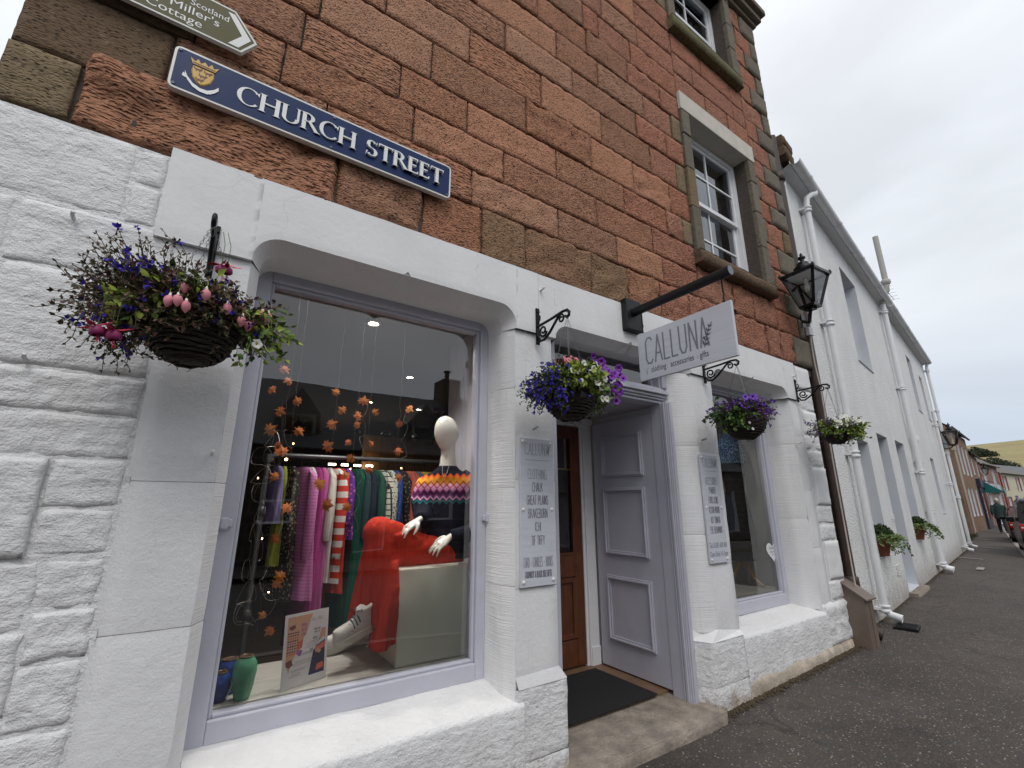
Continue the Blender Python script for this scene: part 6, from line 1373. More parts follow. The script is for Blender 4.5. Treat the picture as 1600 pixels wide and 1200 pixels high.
class Plant:
    """stems with leaves and small blossoms gathered into one mesh for the stems and leaves and one for the blossoms"""
    def __init__(s, seed): s.r = random.Random(seed); s.f = MB(); s.b = MB()
    def leaf(s, p, d, L, w, mb, mi):
        d = d.normalized(); q = d.cross(Vector((s.r.uniform(-1,1), s.r.uniform(-1,1), s.r.uniform(-.2,1)))).normalized()*w*L; mb.mat(mi)
        n = d.cross(q).normalized()*L*.12
        mb.add([p, p+d*L*.45+q+n, p+d*L, p+d*L*.45-q+n, p+d*L*.5-n], [(0,1,4),(1,2,4),(2,3,4),(3,0,4)], True)
    def blossom(s, p, L, mi):
        for k in range(4):
            d = Vector((s.r.uniform(-1,1), s.r.uniform(-1.2,.4), s.r.uniform(-.8,.8))).normalized(); s.leaf(p, d, L*s.r.uniform(.8,1.2), .42, s.b, mi)
    def stem(s, p, d, n, step, droop, mi, leafL, leafw, lp, wob=.35, r=.0014, bl=0, bmi=0, blL=.014, tip=True, spr=None):
        p = Vector(p); d = Vector(d).normalized(); pts = [p.copy()]
        for i in range(n):
            d = (d+Vector((s.r.gauss(0,wob), s.r.gauss(0,wob), s.r.gauss(0,wob)-droop))).normalized(); p = p+d*step
            if p.y > .30: p.y = .30
            pts.append(p.copy())
            for _ in range(2):
                if s.r.random() < lp: s.leaf(p, (d+Vector((s.r.uniform(-1,1), s.r.uniform(-1,1), s.r.uniform(-1,1)))), leafL*s.r.uniform(.6,1.3), leafw, s.f, spr if (spr is not None and s.r.random() < .5) else mi)
            if bl and i > n*.4 and s.r.random() < bl: s.blossom(p, blL, bmi)
        s.f.mat(mi); s.f.tube(pts, r, 3, cap=False); return pts[-1]
def basket(x, zr, zh, label, seed, fill, rt=.158, dp=.178):
    t = thing('hanging_basket', label, 'flower basket', (x, -.345, zr), 0, 'hanging flower baskets along the shopfront')
    rr = random.Random(seed)
    b = MB(); b.smooth = True
    for k in range(13):
        u = k/12; z = -dp*u; r = rt*math.sqrt(max(.05, 1-(u*.93)**2.3))
        for e in range(2):
            pts = [((r+.004*math.sin(a*9+k*PI+e*2)+rr.uniform(-.002,.002))*math.cos(a), (r+.004*math.sin(a*9+k*PI+e*2))*math.sin(a), z-.006*e+.003*math.sin(a*3+k)+rr.uniform(-.0015,.0015)) for a in [2*PI*i/36 for i in range(36)]]
            b.tube(pts, .0052, 5, close=True)
    for k in range(14):
        a = 2*PI*k/14; b.tube([((rt*math.sqrt(max(.02,1-(u*.93)**2.3))-.002)*math.cos(a), (rt*math.sqrt(max(.02,1-(u*.93)**2.3))-.002)*math.sin(a), .01-dp*u) for u in (0,.2,.4,.6,.8,1)], .005, 5)
    b.lathe([(.0,-dp-.004),(.07,-dp-.002),(.075,-dp+.01)], n=18, cap=False); b.lathe([(rt*.9,-.03),(rt*.85,-.09),(.06,-dp+.012)], n=20, cap=False)
    for k in range(8): b.tube([(rr.uniform(-.04,.04),rr.uniform(-.04,.04),-dp), (rr.uniform(-.06,.06),rr.uniform(-.06,.02),-dp-rr.uniform(.01,.05))], .0014, 3)
    b.build('bowl', 'willow', t); b = MB(); b.lathe([(.001,-.02),(rt*.95,-.012)], n=18, cap=False); b.build('soil', flat('peat_soil', (.02,.014,.01), .95, bump=.006, bscale=60), t)
    for k in range(3):
        a = R(90+120*k+20); p0 = Vector((rt*.97*math.cos(a), rt*.97*math.sin(a), .0)); p1 = Vector((0, 0, zh-zr)); L = (p1-p0).length; n = int(L/.017); b = MB()
        for i in range(n):
            q = p0.lerp(p1, i/n); q2 = p0.lerp(p1, (i+1.25)/n); s_ = Vector((.0042,0,0)) if i % 2 else Vector((0,.0042,0)); b.tube([q-s_, q+(q2-q)*.5-s_*1.2, q2-s_*.4, q2+s_*.4, q+(q2-q)*.5+s_*1.2, q+s_], .0009, 4, cap=False)
        b.build('chain', 'chain_metal', t)
    q = MB(); q.tube([(0,0,zh-zr-.012),(.012,0,zh-zr+.0),(.012,0,zh-zr+.025),(0,0,zh-zr+.036),(-.008,0,zh-zr+.03)], .0024, 6); q.build('hook', 'steel', t)
    P = Plant(seed); fill(P, t)
    o = P.f.build('foliage', ['f_dark','f_brown','f_green','f_lime','f_deep'], t); o['kind'] = 'stuff'
    if P.b.v: o = P.b.build('small_blossoms', ['p_blue','p_violet','p_pink','p_white','p_red','p_yellow'], t); o['kind'] = 'stuff'
    return t
def put(me, name, t, p, d, s):
    o = bpy.data.objects.new(name, me); COL.objects.link(o); o.parent = t; o.location = p; o.rotation_euler = Vector(d).to_track_quat('Z', 'Y').to_euler(); o.scale = (s,)*3
def ring(P, n, r0=.02, r1=.14, a0=0, a1=360):
    for i in range(n):
        a = R(P.r.uniform(a0, a1)); r = P.r.uniform(r0, r1); yield (r*math.cos(a), r*math.sin(a), .0), a
def fill1(P, t):
    for (p, a) in ring(P, 640): P.stem(p, (1.25*math.cos(a)-.25, .8*math.sin(a)-.1, P.r.uniform(.2,.8)), P.r.randint(5,8), .026, .06, 0, .020, .34, .9, wob=.42, bl=.035, bmi=0, blL=.019, spr=1)
    for (p, a) in ring(P, 330, .05, .15, 120, 240): P.stem(p, (-1.3, .5*math.sin(a)-.1, P.r.uniform(.0,.62)), P.r.randint(8,13), .027, .03, 0, .016, .30, .8, wob=.34, bl=.06, bmi=0, blL=.021, spr=1)
    for (p, a) in ring(P, 80, .08, .15, 200, 340): P.stem(p, (math.cos(a), math.sin(a), .1), P.r.randint(3,5), .024, .12, 4, .02, .3, .7, spr=0)
    for i in range(36): P.stem((.10+P.r.uniform(-.03,.04), -.06+P.r.uniform(-.07,.1), .0), (1, P.r.uniform(-.5,.4), P.r.uniform(.0,.55)), P.r.randint(5,9), .028, .12, 2, .032, .36, .8, wob=.25, r=.0018, spr=3)
    for i in range(14): P.stem((-.02+P.r.uniform(-.06,.06), -.11, .02), (P.r.uniform(-.3,.3), -.5, P.r.uniform(.2,.9)), 4, .03, .12, 2, .038, .36, .85, spr=3)
    for k in range(6): P.stem((-.08,-.12,.0), (-.9,-.3,-.25+.08*k), 6, .027, .16, 2, .036, .34, .85, wob=.15, spr=3)
    for (px, py, pz) in ((-.035,-.17,.03),(.03,-.18,.015),(-.07,-.18,-.035),(-.045,-.19,-.03),(-.02,-.185,-.045),(.15,-.13,-.04),(.175,-.10,-.045),(.22,-.05,.03),(.24,-.06,.02),(.10,-.15,-.01)):
        py -= .05; put(BUD, 'fuchsia_bud', t, (px, py, pz), (P.r.uniform(-.15,.15), P.r.uniform(-.1,.1), 1), .032); P.f.mat(3); P.f.tube([(px*.9, py*.8, pz+.07), (px, py, pz+.045), (px, py, pz+.02)], .0013, 3)
    for (px, py, pz) in ((-.235,-.20,-.165),(-.19,-.21,-.175),(.075,-.08,.20),(.055,-.10,.19)): put(FUC, 'fuchsia_flower', t, (px, py, pz), (P.r.uniform(-.3,.3), P.r.uniform(-.2,.2), 1), .044); P.f.mat(2); P.f.tube([(px*.75, py*.7, pz+.17), (px, py, pz+.10), (px, py, pz+.02)], .0014, 3)
    for (px, py, pz) in ((.215,-.12,-.10),(.20,-.09,-.02)): put(PETW, 'white_flower', t, (px, py, pz), (.2,-1,.1), .020)
def fill2(P, t):
    for (p, a) in ring(P, 240, .07, .16, 130, 235): P.stem(p, (-1, .5*math.sin(a), P.r.uniform(.0,.75)), P.r.randint(5,9), .026, .16, 0, .016, .32, .75, bl=.34, bmi=0, blL=.017, spr=4)
    for (p, a) in ring(P, 170, .0, .14): P.stem(p, (.7*math.cos(a), .7*math.sin(a)-.1, 1), P.r.randint(4,7), .026, .04, 2, .028, .38, .8, spr=0)
    for i in range(110): P.stem((P.r.uniform(-.13,.08), -.08+P.r.uniform(-.06,.06), .02), (P.r.uniform(-.4,.3), -.6, P.r.uniform(.2,1.2)), P.r.randint(3,5), .026, .10, 3, .042, .44, .85, spr=3 if P.r.random() < .6 else 2)
    for i in range(70): P.stem((.10+P.r.uniform(-.05,.05), P.r.uniform(-.1,.08), .0), (.9, P.r.uniform(-.5,.4), P.r.uniform(.0,.9)), P.r.randint(5,9), .026, .15, 2, .028, .36, .8, spr=0)
    for i in range(30): P.stem((-.05+P.r.uniform(-.04,.04), -.02, .12), (P.r.uniform(-.4,.4), P.r.uniform(-.4,.2), 1), 4, .02, 0, 1, .022, .5, .95)
    for (x, y, z) in ((.0,-.22,.085),(-.115,-.21,.055),(-.145,-.20,.055),(-.10,-.22,-.01),(.015,-.23,.0),(-.03,-.22,.055),(.08,-.21,.06),(.095,-.215,.04),(.06,-.22,-.02),(.12,-.16,-.07),(.18,-.14,-.06),(.06,-.18,.13),(-.06,-.2,.11)): put(PETW, 'white_flower', t, (x, y, z), (P.r.uniform(-.5,.3), -1, P.r.uniform(-.3,.2)), .021)
    for (x, y, z) in ((.12,-.07,.25),(.14,-.09,.20),(.07,-.14,.15),(.15,-.12,.15),(.20,-.14,.135),(.235,-.13,.14),(.26,-.12,.10),(.18,-.17,.095),(.13,-.19,.055),(.19,-.18,.03),(.225,-.16,.01),(.18,-.14,-.08),(.27,-.10,.07),(.16,-.18,.12),(.24,-.15,.06)): x += P.r.uniform(.01,.09); y += P.r.uniform(-.02,.03); z += P.r.uniform(-.03,.03); put(PETP, 'petunia_flower', t, (x, y, z), (P.r.uniform(-1.3,.5), -1, P.r.uniform(-.5,.5)), P.r.uniform(.024,.033)); P.f.mat(2); P.f.tube([(x*.6, y*.4, z*.5), (x*.85, y*.6, z*.95+.01), (x, y+.03, z)], .0018, 3)
    for (x, y, z) in ((-.10,-.08,.165),(-.085,-.10,.155),(-.02,-.09,.17),(-.035,-.07,.185),(-.10,-.09,.15)): put(PETP if 0 else PINKF, 'geranium_flower', t, (x, y, z), (P.r.uniform(-.4,.4), -1, .3), .019)
PINKF = petunia('p_pink', 'p_red', 'geranium_flower')
def fill3(P, t):
    for (p, a) in ring(P, 520, .0, .17): P.stem(p, (1.05*math.cos(a)+.3, .7*math.sin(a), P.r.uniform(.3,1.0)), P.r.randint(4,7), .024, .06, 0, .017, .3, .75, bl=.42, bmi=1, blL=.020, spr=1)
    for i in range(80): P.stem((-.13+P.r.uniform(-.05,.03), P.r.uniform(-.10,.08), .0), (-1, P.r.uniform(-.35,.4), P.r.uniform(-.1,.8)), P.r.randint(4,8), .026, .19, 2, .030, .38, .8, spr=4)
    for (x, y, z) in ((-.12,-.15,.13),(-.16,-.14,.11),(-.20,-.11,.07),(-.09,-.17,.14),(.22,-.12,.07),(-.14,-.17,.09)): x += P.r.uniform(-.03,.03); z += P.r.uniform(-.03,.03); put(PETV, 'petunia_flower', t, (x, y, z), (P.r.uniform(-1.2,.2), -1, P.r.uniform(-.4,.4)), .027)
    for (x, y, z) in ((-.14,-.12,-.09),(-.12,-.13,-.14),(.20,-.08,.05),(.22,-.05,-.02)): put(PETW, 'white_flower', t, (x, y, z), (-.4, -1, .2), .012)
def fill4(P, t):
    for (p, a) in ring(P, 320, .0, .15): P.stem(p, (1.0*math.cos(a), .8*math.sin(a), P.r.uniform(.3,.9)), P.r.randint(4,8), .025, .07, 0, .016, .3, .75, bl=.26, bmi=1, blL=.015, spr=1)
    for (p, a) in ring(P, 210, .06, .16, 170, 400): P.stem(p, (math.cos(a), math.sin(a)-.3, P.r.uniform(.0,.6)), P.r.randint(4,8), .025, .12, 2, .026, .40, .85, spr=3)
    for i in range(64):
        a = R(P.r.uniform(190, 380)); r = P.r.uniform(.13,.25); put(PETW, 'white_flower', t, (r*math.cos(a), r*math.sin(a)*.9-.04, .09-.4*(r-.12)+P.r.uniform(-.05,.05)), (math.cos(a)*.5-.4, -1, P.r.uniform(0,.3)), .020)
    for (x, y, z) in ((.02,-.12,.13),(.04,-.13,.12),(.03,-.10,.14)): put(PINKF, 'pink_flower', t, (x, y, z), (-.3,-1,.3), .022)
basket(-.112, 2.155, 2.57, 'wicker basket of straggling brown and blue lobelia with pink fuchsia buds', 11, fill1)
basket(1.822, 2.135, 2.63, 'wicker basket of lime leaves, white flowers and purple petunias', 12, fill2)
basket(3.80, 2.185, 2.645, 'wicker basket of violet lobelia in front of the small window', 13, fill3, .175, .19)
basket(5.62, 2.225, 2.69, 'wicker basket of many small white flowers and dark lobelia at the shop corner', 14, fill4, .13, .14)
# ---------------------------------------------------------------- the street beyond
def far_house(name, label, p0, p1, ev, mat, openings, roofmat='slate', depth=6.5, pitch=.8, chim=(), dep=.16, wall=True):
    a = math.atan2(p1[1]-p0[1], p1[0]-p0[0]); L = math.dist(p0, p1); t = thing(name, label, 'house', (*p0, 0), a)
    ef = lambda s: ev
    harled_wall(t, 0, L, openings, 0, mat, dep, ef); roofed(t, 0, L, 0, depth, pitch, roofmat, ef, mat)
    for (s, h) in chim:
        z = ev+depth/2*pitch; b = MB(); b.box(s-.45, s+.45, depth/2-.3, depth/2+.3, z-.9, z+h); b.box(s-.5, s+.5, depth/2-.35, depth/2+.35, z+h-.15, z+h); b.build('chimney', mat, t)
        for k in (-.2,.2):
            b = MB(); b.lathe([(.10,0),(.12,.1),(.10,.4)], (s+k, depth/2, z+h), 10); b.build('chimney_pot', flat('terracotta', (.27,.085,.045)), t)
    g = MB(); n = 6
    g.grid(lambda u, v: (L*u, -.18+.06*math.cos(PI+PI*v), ev-.02+.06*math.sin(PI+PI*v)), 2, n); g.build('gutter', flat('dark_gutter', (.08,.075,.07), .5), t)
    return t, L
def farstone(name, a, c):
    m, t, b = newmat(name); v = coords(t); br = nd(t, 'ShaderNodeTexBrick', Scale=1.0); br.inputs['Brick Width'].default_value = .62; br.inputs['Row Height'].default_value = .3; br.inputs['Mortar Size'].default_value = .015
    br.inputs['Color1'].default_value = (*a, 1); br.inputs['Color2'].default_value = (*c, 1); br.inputs['Mortar'].default_value = (.2,.16,.12,1)
    mp_ = nd(t, 'ShaderNodeMapping'); mp_.inputs['Rotation'].default_value = (R(90),0,0); lk(t, v, mp_.inputs[0]); lk(t, mp_.outputs[0], br.inputs['Vector'])
    lk(t, mixc(t, mapr(t, noise_(t, v, 2.2, 5), .35, .7, 0, .7), br.outputs[0], mul3(a, .55)), b.inputs['Base Color']); b.inputs['Roughness'].default_value = .9; bump_(t, b, noise_(t, v, 8, 4), .02); return m
M['far_brown'] = farstone('far_brown_stone', (.27,.145,.085), (.22,.12,.075)); M['far_dark'] = farstone('shade_darkened_rubble', (.055,.045,.037), (.04,.033,.028)); M['far_pink'] = farstone('far_pink_stone', (.30,.17,.15), (.24,.13,.11)); M['far_rubble'] = farstone('far_rubble', (.20,.15,.10), (.14,.10,.075))  # far_dark: shade on the opposite cottages is put into the stone colour
gap = block(0, 9.5, -.3, 2.3, yf=0, back=.3, amp=.03, res=.2, seed=2)
o = gap.build('boundary_wall', 'far_rubble'); o.location = (21.7, 2.75, 0); o.rotation_euler = (0,0,R(8.6)); tag(o, 'low rubble wall with grass at its foot between the white houses and the brown house', 'wall')
b = MB(); rr = random.Random(4)
for i in range(500):
    s = rr.uniform(0,9); p = Vector((21.8+s*math.cos(R(8.6))+rr.uniform(0,.1), 2.70+s*math.sin(R(8.6))-rr.uniform(0,.25), 0)); h = rr.uniform(.06,.28); q = Vector((rr.uniform(-.1,.1), rr.uniform(-.1,.1), h)); b.add([p, p+Vector((.02,.01,0)), p+q], [(0,1,2)])
o = b.build('grass_tuft', 'f_green'); tag(o, 'rough green weeds growing along the foot of the rubble wall', 'grass'); o['kind'] = 'stuff'
t, L = far_house('brown_stone_house', 'brown sandstone two-storey house with tall narrow windows beyond the white houses', (31.4,4.15), (39.5,5.1), 5.35, 'far_brown', [(.9,1.7,3.0,4.7),(2.9,3.7,3.0,4.7),(4.6,5.4,3.0,4.7),(6.4,7.2,3.0,4.7),(1.0,1.75,.05,2.3),(2.7,3.6,.8,2.3),(4.4,5.3,.8,2.3),(6.5,7.3,.8,2.3)], 'slate_brown', chim=((.5,.9),))
q = MB(); q.tube([(.15,-.1,5.2),(.15,-.1,.1)], .055, 8); q.box(.05,.25,-.16,0,4.1,4.3); q.build('downpipe', flat('buff_pipe', (.42,.36,.28), .5), t)
t, L = far_house('shop_house', 'narrow house with a dark blue shopfront, teal awning and three slated dormers', (39.5,5.1), (45.2,5.85), 4.55, 'far_brown', [(.6,1.4,3.2,4.3),(3.9,4.7,3.2,4.3)], 'slate', pitch=.95)
q = MB(); q.box(.05, 3.1, -.12, -.01, -.1, 2.45); q.box(.0, 3.2, -.2, -.01, 2.45, 2.95); q.build('shopfront', flat('dark_blue_shopfront', (.020,.024,.060), .5), t)
for i in range(4): q = MB(); q.box(.2+.7*i,.75+.7*i,-.135,-.12,.6,2.2); q.build('pane', 'glass2', t)
q = MB(); q.smooth = True
q.grid(lambda u, v: (3.1+2.3*u, -.05-.95*math.sin(v*PI/2), 2.95-.75*(1-math.cos(v*PI/2))), 6, 8); q.add([(3.1,-.05,2.95),(3.1,-.05,2.15),(3.1,-1.0,2.15),(3.1,-1.0,2.2)], [(0,1,2,3)], False); q.box(3.1,5.4,-1.01,-.99,1.98,2.2); q.build('awning', flat('teal_canvas', (.012,.14,.135), .8), t)
q = MB(); q.box(3.2,5.3,-.05,-.01,0,1.95); q.build('shopfront', flat('dark_green_shopfront', (.035,.05,.045), .5), t)
for i in range(3):
    s = 1.0+1.7*i; d = MB(); d.box(s-.45,s+.45,.35,2.2,4.7,5.65); d.build('dormer', 'slate', t); d = MB(); d.box(s-.40,s+.40,.31,.35,4.8,5.55); d.box(s-.52,s+.52,.28,2.3,5.65,5.75); dm = d.build('dormer_window', 'white_wood', t); g = MB(); g.add([(s-.33,.305,4.87),(s+.33,.305,4.87),(s+.33,.305,5.48),(s-.33,.305,5.48)], [(0,1,2,3)]); g.build('pane', 'glass2', dm)
t, L = far_house('pink_stone_house', 'pink stone house with paler corner blocks and a grey shop sign', (45.2,5.85), (52.2,6.15), 4.25, 'far_pink', [(1.2,2.0,2.9,4.0),(4.6,5.4,2.9,4.0),(1.0,2.2,.7,2.2),(3.0,3.9,.05,2.2),(4.8,6.0,.7,2.2)], 'slate_brown', chim=((6.3,.8),))
for s0 in (.02, 6.55):
    for i in range(11):
        q = MB(); w = .42 if i % 2 else .28; q.box(s0, s0+w, -.035, -.003, .05+.38*i, .39+.38*i); q.build('corner_block', flat('pale_pink_block', (.36,.215,.20), .85), t)
q = MB(); q.box(1.4, 5.6, -.14, -.05, 2.28, 2.85); sg = q.build('shop_sign', flat('pale_grey_signboard', (.42,.47,.52), .5), t)
q = MB()
for s in (3.0,3.7): q.lathe([(.16,-.145),(.16,-.15)], (s,0,2.5), 10, axis='y'); q.box(s-.05,s+.05,-.15,-.145,2.6,2.75)
q.build('emblem', flat('dark_emblem', (.03,.035,.05), .5), sg)
t, L = far_house('cream_house', 'cream rendered house with red-painted window margins at the bend of the street', (52.2,6.15), (60.5,5.7), 3.85, 'harl_cream', [(1.0,1.8,2.5,3.6),(4.5,5.3,2.5,3.6),(6.4,7.2,2.5,3.6),(.9,1.8,.7,2.0),(3.0,3.9,.05,2.1),(5.3,6.3,.7,2.0)], 'slate_brown', pitch=.55)
for (a, c, z0, z1) in ((1.0,1.8,2.5,3.6),(4.5,5.3,2.5,3.6),(6.4,7.2,2.5,3.6),(.9,1.8,.7,2.0),(5.3,6.3,.7,2.0)):
    q = MB(); q.box(a-.16,a,-.02,.03,z0,z1); q.box(c,c+.16,-.02,.03,z0,z1); q.build('red_margin', flat('red_margin_paint', (.30,.045,.03), .6), t)
q = MB(); q.tube([(.06,-.08,3.8),(.06,-.08,0)], .06, 8); q.build('downpipe', flat('red_margin_paint', (.30,.045,.03)), t)
far_house('white_gabled_house', 'off-white gabled house at the far end of the street', (60.5,5.7), (72,4.2), 3.6, 'harl_white2', [(1.5,2.4,.8,2.1),(4,4.9,.8,2.1),(7.5,8.4,.8,2.1)], 'slate', pitch=.5)
far_house('slate_roofed_house', 'low house behind the cream house showing its long slate roof', (58,13.2), (72,9), 3.6, 'harl_white2', [], 'slate', depth=8, pitch=.42)
far_house('slate_roofed_house', 'farthest slate roof rising under the yellow hill', (76,13), (92,4), 3.8, 'far_rubble', [], 'slate_brown', depth=8, pitch=.45)
lantern('wall_lantern', 'small distant black lantern projecting from the last white house', wl(15.0,-.03,3.35), WA-R(5), 1.0)
lantern('wall_lantern', 'tiny black lantern on the far house with the teal awning', (44.6, 5.7, 3.35), R(8), .9)
# hill with dry grass and dark bushes
def hillm():
    m, t, b = newmat('dry_hill_grass'); v = coords(t); n = noise_(t, v, .035, 6, .65); n2 = noise_(t, v, .4, 5, .6)
    c = rampc(t, n, [(.3,(.22,.175,.075)),(.5,(.29,.235,.105)),(.7,(.18,.17,.075))]); lk(t, mixc(t, mapr(t, n2, .4, .75, 0, .5), c, (.14,.13,.05)), b.inputs['Base Color']); b.inputs['Roughness'].default_value = .95; return m
M['hill'] = hillm()
def hz(x, y):
    d = max(0, x-95); h = 31*(1-math.exp(-(d/120)**1.6))*(1-.0006*max(0, y-40)); return h + 1.2*NZ.noise(Vector((x*.02, y*.02, 0)))*min(1, d/60)
b = MB(); b.smooth = True; b.grid(lambda u, v: (90+500*u, -260+640*v, hz(90+500*u, -260+640*v)-.4), 60, 70); structure(b, 'hill', 'hill')
def bush(name, label, loc, rx, rz, seed, trunk=.0):
    t = thing(name, label, 'tree', loc, 0, 'dark trees on the hillside'); rr = random.Random(seed); b = MB()
    for i in range(int(900)):
        k = rr.randint(0, 5); cx, cz = (k-2.5)*rx*.3, rz*(.5+.18*((k*7) % 3-1)); d = Vector((rr.gauss(0,1), rr.gauss(0,1), rr.gauss(0,1))).normalized()*rr.uniform(.6,1)
        p = Vector((d.x*rx*.34, cx+d.y*rx*.42, cz+trunk+d.z*rz*.55)); q = Vector((rr.uniform(-1,1), rr.uniform(-1,1), rr.uniform(-1,1))).normalized(); s = d.cross(q).normalized()*rx*.055; u = q.normalized()*rx*.05
        b.add([p-s-u, p+s-u, p+s+u, p-s+u], [(0,1,2,3)])
    b.build('crown', flat('dark_hill_leaves', (.022,.034,.012), .8, var=.5), t); b = MB()
    for k in (-1,0,1): b.tube([(0,k*rx*.3,-.5),(0,k*rx*.25,trunk+rz*.3)], rx*.03, 5)
    b.build('trunk', flat('bark', (.06,.045,.035), .9), t)
for i, (x, y, rx, rz, lb) in enumerate(((195,33.5,3.2,2.4,'dark round tree highest on the yellow hillside'),(192,36,2.8,2.0,'dark low bush beside the highest tree on the hill'),(190,30.5,2.8,1.8,'dark bush trailing down the slope toward the rooftops'),(165,25.5,3,2.6,'dark tree just above the slate rooftops'),(160,22.3,2.6,2.2,'dark bush above the roofs near the street end'),(168,30,2.4,2.0,'dark bush behind the dormers'))):
    bush('hillside_tree', lb, (x, y, hz(x, y)-1.0), rx, rz, 50+i, .5)
# ---------------------------------------------------------------- cottages across the street, seen mirrored in the shop glass
for k, (x0, x1, lb, mt) in enumerate(((-9.5,-.6,'shade-darkened stone cottage with dormers across the street, mirrored in the shop window','far_dark'),(-.5,8.6,'brown stone cottage with two gabled dormers across the street','far_dark'),(8.7,17.5,'third stone cottage across the street, farther along','far_dark'),(17.6,27,'fourth stone cottage across the street, opposite the white houses','far_dark'),(27.1,38,'fifth stone cottage across the street, opposite the low rubble wall','far_dark'),(38.1,50,'sixth stone cottage across the street, opposite the brown house','far_dark'))):
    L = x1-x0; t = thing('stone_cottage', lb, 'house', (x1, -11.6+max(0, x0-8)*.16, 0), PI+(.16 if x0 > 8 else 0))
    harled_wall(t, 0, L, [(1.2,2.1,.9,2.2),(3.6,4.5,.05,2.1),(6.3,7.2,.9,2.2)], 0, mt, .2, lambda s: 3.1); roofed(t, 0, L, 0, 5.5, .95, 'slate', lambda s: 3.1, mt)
    for s in (2.2, 6.4):
        q = MB(); q.prism([(s-.65,3.1),(s+.65,3.1),(s+.65,4.2),(s,4.95),(s-.65,4.2)], 'y', .35, 2.2); q.build('dormer', 'slate', t)
        q = MB(); q.box(s-.5,s+.5,.29,.34,3.3,4.15); d = q.build('dormer_window', flat('dimmed_grey_frame', (.20,.20,.20), .6), t); g = MB(); g.add([(s-.42,.285,3.38),(s+.42,.285,3.38),(s+.42,.285,4.08),(s-.42,.285,4.08)], [(0,1,2,3)]); g.build('pane', 'glass2', d)  # dormer frames coloured grey to dim their reflection in the shop glass
    q = MB(); q.box(-.1,.7,2.3,3.2,4.6,6.6); q.lathe([(.1,6.6),(.11,7.0),(.18,7.02),(.18,7.06)], (.3,2.75,0), 10); q.build('chimney', mt, t)

